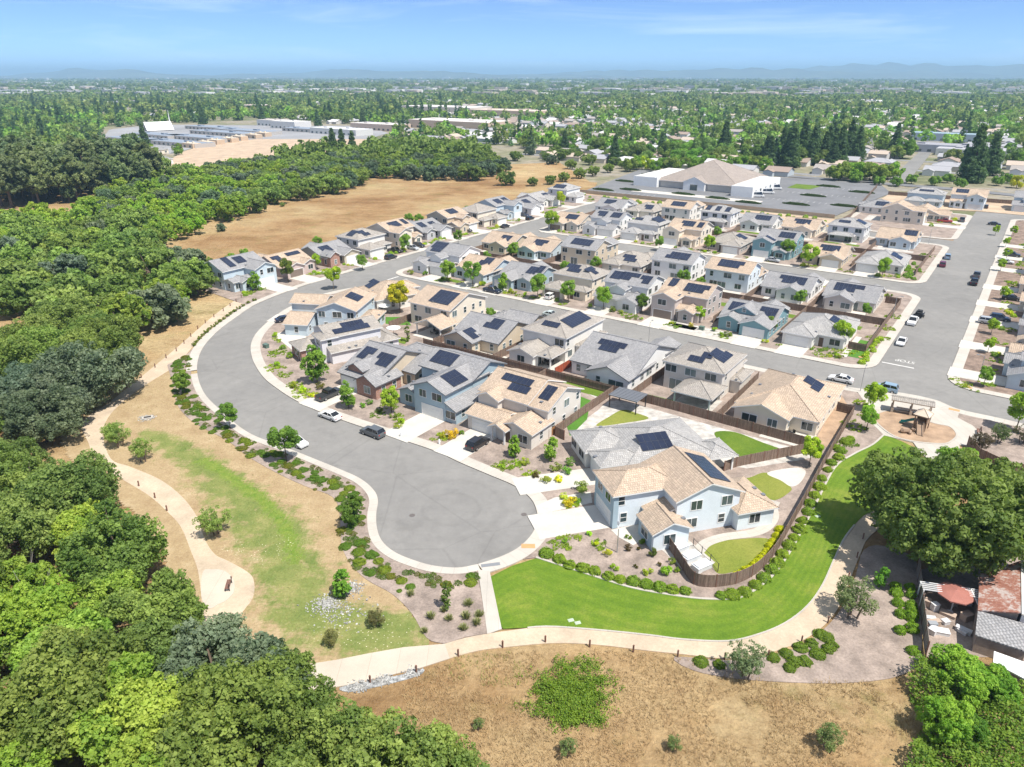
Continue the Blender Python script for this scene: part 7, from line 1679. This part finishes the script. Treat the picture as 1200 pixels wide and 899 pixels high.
# ------------------------------------------------------------------ trees of the town
def cell_index(pts, s=25):
    d = {}
    for p in pts: d.setdefault((int(p[0]//s), int(p[1]//s)), []).append(p)
    return d
BI = cell_index(BD)
def near_house(X, Y, r):
    c = (int(X//25), int(Y//25)); return any(math.dist((X, Y), q) < r for i in (-1,0,1) for j in (-1,0,1) for q in BI.get((c[0]+i, c[1]+j), ()))
NOTREE = [E([(-200,334),(-66,334),(-60,432),(-75,480),(-220,480)]), W([(120,150),(300,140),(470,148),(450,185),(300,195),(190,205),(120,178)]), W([(1030,215),(1095,158),(1112,158),(1070,216)]), W([(600,215),(655,186),(700,212),(700,240),(600,240)])]
k = 0
def town(key, u, v, s, tint, lb, gp, **kw): return T(key[1], key[0], u, v, lb, gp, s=s, tint=tint, z=-.3, **kw)
for u, v, s, sz in ((1137,213,1.5,1.55),(1158,205,1.25,1.25),(926,196,1.25,1.3),(938,190,1.35,1.45),(950,193,1.2,1.3),(968,190,1.1,1.25),(982,194,1.2,1.3),(993,188,1.3,1.45),(1003,190,1.1,1.2),(1047,181,1.1,1.15),(720,191,.95,.95),(915,189,1.1,1.15)): town((f'conifer{random.randrange(2)}', 'conifer_tree'), u, v, s, (.95,1,.95), 'tall dark conifer rising above the suburb behind the church', 'tall conifers behind the church', sz=sz)
for i, u in enumerate(range(975, 1056, 9)): town((random.choice(['townbright', 'town0', 'town1']), 'town_tree'), u + random.uniform(-2,2), 211 + random.uniform(-3, 2), random.uniform(.95,1.25), (1.15,1.15,.9), 'leafy tree in the row along the back road right of the church', 'row of trees along the back road')
for u, v in ((1003,214),(1030,217),(1050,218),(1068,215),(1095,217),(1110,214),(1125,220),(1168,217),(1180,214)): town(('town0', 'town_tree'), u, v, .6, (.9,1.15,.8), 'small rounded tree along the wall behind the last houses', 'small trees behind the last houses')
town(('townbright', 'town_tree'), 1191, 220, .75, (2.6,1.5,.6), 'yellow leafed tree at the right edge behind the last houses', None)
for i, u in enumerate(range(738, 905, 8)): town((random.choice(['townbright', 'town0', 'townbright']), 'town_tree'), u + random.uniform(-2,2), 200 - (u-738)*.008 + random.uniform(-2, 2), random.uniform(.75,1.0), (1.9,1.4,.7) if i in (2,3) else (1,1,.9), 'leafy tree in the dense row behind the church lot', 'row of trees behind the church lot')
for i in range(46): town((f'conifer{i%2}', 'conifer_tree'), random.uniform(-10, 520), random.uniform(116, 148), random.uniform(.8, 1.2), (.9,1,.95), 'tall dark conifer standing above the trees on the left', 'conifers of the left town')
for i in range(46):
    u, v = random.uniform(150, 470), random.uniform(140, 190)
    if any(math.dist(at(u, v), f[:2]) < f[2]+4 for f in FAR_B) or inside(at(u, v), SOILP): continue
    town((random.choice(['town0', 'town1', 'townbright', 'conifer0']), 'town_tree'), u, v, random.uniform(.7, 1.1), (.95,.95,.9), 'green tree among the storage rows and pale buildings on the left', 'trees among the left buildings')
for i in range(26): town((random.choice(['town0', 'town1', 'conifer0']), 'town_tree'), random.uniform(845, 985), random.uniform(180, 196), random.uniform(.9, 1.25), (.75,.8,.8), 'dark dense tree in the belt between church and suburb', 'dark tree belt behind the church')
for i in range(20): town((random.choice(['wood0', 'wood1', 'wblue0']), 'town_tree'), random.uniform(600, 735), random.uniform(176, 194), random.uniform(.75, 1.1), (.75,.8,.8), 'dark round tree at the field edge left of the church lot', 'trees at the field edge left of the lot')
from mathutils import noise as mnoise
cand = []
g = random.Random(5)
def sample(y0, y1, dens, keep):
    area = 0.5*(y1*y1-y0*y0)*1.55
    for _ in range(int(area*dens)):
        Y = math.sqrt(g.uniform(y0*y0, y1*y1)); X = Y*g.uniform(-.775, .775); u, v = px(X, Y)
        if not (-60 < u < 1260) or v > 207: continue
        if v > 168 + max(0, (u-560)*.12) + (24 if u < 130 else 0) and u < 740: continue
        if any(inside((X, Y), a) for a in NOTREE): continue
        if near_house(X, Y, 9.0 if Y < 1100 else 7): continue
        nz = mnoise.noise(Vector((X*.006, Y*.004, 3.1))) + .5*mnoise.noise(Vector((X*.02, Y*.014, 7.7)))
        if Y < 3000 and nz < g.uniform(-.75, .25): continue
        if Y < 2600 and any(math.dist((X, Y), f[:2]) < f[2]+4 for f in FAR_B): continue
        keep.append((X, Y, u, v))
b1 = []; sample(500, 1150, 1/165, b1); b1.sort(key=lambda p: p[1])
VV, CC = [], []
def far_proto(seed, R, H, z0, nl, ls, pal, shape): 
    V, c, _ = crown_arrays(seed, R, H, z0, 12 if shape == 'round' else 26, nl, ls, pal, shape); return V, c
FP = {'r': [far_proto(400+i, 5.6, 8.0, 1.0, 170, .95, GREEN['oak'], 'round') for i in range(5)], 'b': [far_proto(410+i, 5.2, 7.6, 1.0, 170, .95, GREEN['fresh'], 'round') for i in range(3)], 'c': [far_proto(420+i, 3.2, 16, .5, 110, 1.1, GREEN['dark'], 'cone') for i in range(3)],
      'R': [far_proto(430+i, 8.5, 9, .5, 60, 2.3, GREEN['oak'], 'round') for i in range(5)], 'C': [far_proto(440+i, 5.5, 15, .5, 34, 2.4, GREEN['dark'], 'cone') for i in range(3)], 'X': [far_proto(450+i, 20, 10, 0, 16, 7.0, GREEN['oak'], 'round') for i in range(4)]}
def add_far(kd, X, Y, s, tint, sz=1):
    V, c = g.choice(FP[kd]); a = g.uniform(0, 6.28); co, si = math.cos(a)*s, math.sin(a)*s
    W2 = np.empty_like(V); W2[..., 0] = V[..., 0]*co - V[..., 1]*si + X; W2[..., 1] = V[..., 0]*si + V[..., 1]*co + Y; W2[..., 2] = V[..., 2]*s*sz - .3
    VV.append(W2); CC.append(c*np.array(tint, np.float32))
for i, (X, Y, u, v) in enumerate(b1):
    q = g.random(); t = g.uniform(.80, 1.22); tint = (t*g.uniform(.82,1.06), t, t*g.uniform(.9,1.15)); con = .24 if u < 700 else .13
    if i < 150:
        key = g.choice(['conifer0', 'conifer1']) if q < con else ('townbright' if q < con+.25 else g.choice(['town0', 'town1']))
        if key[0] == 'c': tree('conifer_tree', key, X, Y, 'dark conifer among the roofs of the suburb', 'conifers of the suburb', s=g.uniform(.6,1.0), tint=tint, z=-.3)
        else: tree('town_tree', key, X, Y, 'rounded green tree among the roofs of the suburb', 'trees of the suburb', s=g.uniform(.8,1.5), tint=tint, z=-.3)
    else: add_far('c' if q < con else ('b' if q < con+.25 else 'r'), X, Y, g.uniform(.75,1.5), tint, g.uniform(.9,1.15))
b2 = []; sample(1150, 2700, 1/260, b2)
for X, Y, u, v in b2:
    q = g.random(); t = g.uniform(.75, 1.15); add_far('C' if q < .13 else 'R', X, Y, g.uniform(.7,1.2), (t*g.uniform(.85,1.15), t, t*g.uniform(.85,1.1)))
b3 = []; sample(2700, 9000, 1/5200, b3)
for X, Y, u, v in b3: t = g.uniform(.5, .85); add_far('X', X, Y, g.uniform(.8,1.7), (t, t, t), g.uniform(.6, 1.1))
for (p, s) in MASS_PTS: add_far('r', p[0], p[1], s*1.25, (.85,.9,.9))
# shrubs past the counted ones and low ground cover of the front yards: one mass
gc = random.Random(91); GV, GC_ = [], []
dp = [ball_arrays(500+i, .6, .7, 240, .11, GREEN['fresh']) for i in range(3)]
for X, Y, s, tint, z in MASSED:
    V, c = gc.choice(dp); W2 = V*s; W2 = W2 + np.array([X, Y, z]); GV.append(W2); GC_.append(c*np.array(tint, np.float32))
flat = [crown_arrays(520+i, .5, .24, 0, 8, 200, .055, GREEN['fresh'], var=.25)[:2] for i in range(3)]
def cover(cx, cy, rad, n, tint):
    for _ in range(n):
        a_, r_2 = gc.uniform(0, 6.28), rad*math.sqrt(gc.random()); X, Y = cx+math.cos(a_)*r_2, cy+math.sin(a_)*r_2
        if not on_block((X, Y)) or any(inside((X, Y), d) for d in DRV): continue
        V, c = gc.choice(flat); s = gc.uniform(.5, 1.15); t = gc.uniform(.8, 1.15); GV.append(V*s + np.array([X, Y, .11])); GC_.append(c*np.array(tint, np.float32)*t)
PALC = [(1.15,1.0,.55),(1.5,1.2,.55),(.85,.82,.6),(1.9,1.35,.55),(.95,.72,.6),(1.25,1.1,.6)]
for H in HOUSES[14:]:
    for q in range(4): x, y = gc.uniform(-7.3, 7.3), gc.uniform(-12.6, -9.8); P = house_xy(H, x, y); cover(P[0], P[1], 1.7, 10, gc.choice(PALC))
for u, v, rd, n_, tint in ((333,398,2.4,22,PALC[1]),(326,415,2.4,24,PALC[0]),(322,432,2.2,24,PALC[1]),(335,440,1.6,12,PALC[0]),(350,462,2.4,28,PALC[1]),(368,466,1.8,16,PALC[3]),(345,452,1.8,16,PALC[0]),(372,474,1.2,8,PALC[2]),(441,487,1.8,16,PALC[2]),(455,478,1.5,14,PALC[0]),(474,497,1.8,18,PALC[1]),(469,503,1.2,10,PALC[1]),(466,490,1.4,12,PALC[0]),
   (514,514,1.6,16,PALC[1]),(532,516,1.2,10,PALC[3]),(590,548,1.8,20,PALC[0]),(618,556,1.8,18,PALC[1]),(640,566,1.6,16,PALC[3]),(655,560,1.6,16,PALC[0]),(606,545,1.4,12,PALC[5]),(670,592,1.6,18,PALC[1]),(655,640,1.8,18,PALC[0]),(668,631,1.5,12,PALC[1]),(700,640,1.2,8,PALC[5]),(1012,474,1.8,18,PALC[1]),(1000,500,2.2,22,PALC[0]),(1015,488,1.5,14,PALC[1]),(990,520,2.0,18,PALC[2]),(1038,470,1.4,12,PALC[1]),(1135,490,2,14,PALC[2]),(1150,497,2,14,PALC[2]),(1125,450,2.4,26,PALC[1]),(1140,462,2,14,PALC[0]),(930,402,2.4,22,PALC[1]),(960,410,2.4,22,PALC[2]),(990,412,2.6,26,PALC[1]),(1030,398,2.6,26,PALC[1]),(1038,385,2.4,24,PALC[1]),(1046,372,2.0,20,PALC[0]),(1085,300,3,26,PALC[2]),(1072,318,3,26,PALC[0]),(1060,325,3,26,PALC[2])):
    X, Y = at(u, v); cover(X, Y, rd, n_, tint)
GV = np.concatenate(GV); GC_ = np.concatenate(GC_); tag(link('ground_cover', np_mesh('ground_cover', GV.reshape(-1, 3), np.arange(len(GV)*4).reshape(-1, 4), M['leafv'], GC_)), kind='stuff'); print('massed', len(MASSED))
print('far trees', len(b1), len(b2), len(b3), 'mass', len(MASS_PTS))
VV = np.concatenate(VV); CC = np.concatenate(CC)
tag(link('distant_trees', np_mesh('distant_trees', VV.reshape(-1, 3), np.arange(len(VV)*4).reshape(-1, 4), M['leafv'], CC)), kind='stuff')

# ------------------------------------------------------------------ hills, air, sky, sun, camera
def hills():
    nx, ny = 160, 14; V = []; Q = []
    for j in range(ny):
        Y = 11000 + j*700
        for i in range(nx):
            X = -15000 + i*200.0; t = max(0, min(1, (X-1500)/5500)); t2 = max(0, min(1, (-X-1000)/5000))
            amp = 115 + 115*t*t*(3-2*t) + 25*t2; f = math.sin(math.pi*j/(ny-1))
            h = .45 + .3*math.sin(X*.0011+j*.7) + .25*math.sin(X*.0023+1.3*j) + .18*math.sin(X*.0057+j*2.1)
            V.append((X, Y, -5 + amp*f*max(.05, h)*1.25))
    for j in range(ny-1):
        for i in range(nx-1): a = j*nx+i; Q.append((a, a+1, a+nx+1, a+nx))
    me = np_mesh('hills', np.array(V), np.array(Q), noisy('hill_scrub', (.13,.14,.07), .5, .0012, .01, .95, 0)); me.polygons.foreach_set('use_smooth', [True]*len(Q)); return me
tag(link('hills', hills()), kind='structure')
hz = MB(); hz.box(-33000, -400, -1.3, 33000, 46000, 270); hm = bpy.data.materials.new('haze'); hm.use_nodes = True; nt = hm.node_tree; nt.nodes.clear()
out = nt.nodes.new('ShaderNodeOutputMaterial'); pv = nt.nodes.new('ShaderNodeVolumePrincipled'); pv.inputs['Color'].default_value = (.47, .75, 1.0, 1); pv.inputs['Density'].default_value = HAZE; pv.inputs['Anisotropy'].default_value = .0
nt.links.new(pv.outputs[0], out.inputs['Volume']); tag(hz.build('haze', hm), kind='stuff')

SUN_AZ, SUN_EL = 133.0, 62.0
w = bpy.data.worlds.new('World'); SC.world = w; w.use_nodes = True; nt = w.node_tree; bg = nt.nodes['Background']
sky = nt.nodes.new('ShaderNodeTexSky'); sky.sky_type = 'NISHITA'; sky.sun_disc = False; sky.sun_elevation = math.radians(SUN_EL); sky.sun_rotation = math.radians(SUN_AZ); sky.air_density = 1.0; sky.dust_density = 0; sky.ozone_density = 4.0; sky.altitude = 8700
tc = nt.nodes.new('ShaderNodeTexCoord'); mp = nt.nodes.new('ShaderNodeMapping'); mp.inputs['Scale'].default_value = (1.5, 1.5, 14); mp.inputs['Rotation'].default_value = (0, .10, .3); nt.links.new(tc.outputs['Generated'], mp.inputs['Vector'])
no = nt.nodes.new('ShaderNodeTexNoise'); no.inputs['Scale'].default_value = 2.2; no.inputs['Detail'].default_value = 7; no.inputs['Roughness'].default_value = .62; no.inputs['Distortion'].default_value = .6; nt.links.new(mp.outputs[0], no.inputs['Vector'])
rp = nt.nodes.new('ShaderNodeValToRGB'); rp.color_ramp.elements[0].position = .50; rp.color_ramp.elements[1].position = .85; rp.color_ramp.elements[1].color = (.38,.38,.38,1); nt.links.new(no.outputs['Fac'], rp.inputs['Fac'])
mx = nt.nodes.new('ShaderNodeMix'); mx.data_type = 'RGBA'; sx = nt.nodes.new('ShaderNodeSeparateXYZ'); nt.links.new(tc.outputs['Generated'], sx.inputs[0]); mr = nt.nodes.new('ShaderNodeMapRange'); mr.inputs['From Min'].default_value = .18; mr.inputs['From Max'].default_value = .6; mr.inputs['To Max'].default_value = .30; nt.links.new(sx.outputs['Z'], mr.inputs['Value'])  # white veil added over the unseen upper sky as neutral fill light
mm = nt.nodes.new('ShaderNodeMath'); mm.operation = 'MAXIMUM'; nt.links.new(rp.outputs['Color'], mm.inputs[0]); nt.links.new(mr.outputs[0], mm.inputs[1]); nt.links.new(mm.outputs[0], mx.inputs[0]); nt.links.new(sky.outputs['Color'], mx.inputs[6]); mx.inputs[7].default_value = (7.5, 8.2, 9.0, 1)
nt.links.new(mx.outputs[2], bg.inputs['Color']); bg.inputs['Strength'].default_value = SKY
L = bpy.data.lights.new('sun', 'SUN'); L.energy = SUN; L.angle = math.radians(.53); L.color = (1.0, .945, .86)
so = bpy.data.objects.new('sun', L); COL.objects.link(so); a, e_ = math.radians(SUN_AZ), math.radians(SUN_EL)
sv = Vector((math.sin(a)*math.cos(e_), math.cos(a)*math.cos(e_), math.sin(e_))); so.rotation_euler = (-sv).to_track_quat('-Z', 'Y').to_euler(); so.location = sv*300
cam = bpy.data.cameras.new('camera'); co = bpy.data.objects.new('camera', cam); COL.objects.link(co); co.location = (0, 0, CAMH); co.rotation_euler = (math.pi/2 - TH, 0, 0)
cam.sensor_width = 36; cam.lens = 36*F/1200; cam.clip_start = 1; cam.clip_end = 90000; SC.camera = co
SC.view_settings.view_transform = 'Standard'; SC.view_settings.look = 'None'; SC.view_settings.exposure = EXPO; SC.view_settings.gamma = 1; SC.view_settings.use_curve_mapping = False
SC.cycles.use_denoising = True; SC.cycles.max_bounces = 6; SC.cycles.diffuse_bounces = 3; SC.cycles.glossy_bounces = 2; SC.cycles.transmission_bounces = 2; SC.cycles.volume_bounces = 0; SC.cycles.use_adaptive_sampling = True; SC.cycles.adaptive_threshold = .02
SC.cycles.caustics_reflective = False; SC.cycles.caustics_refractive = False
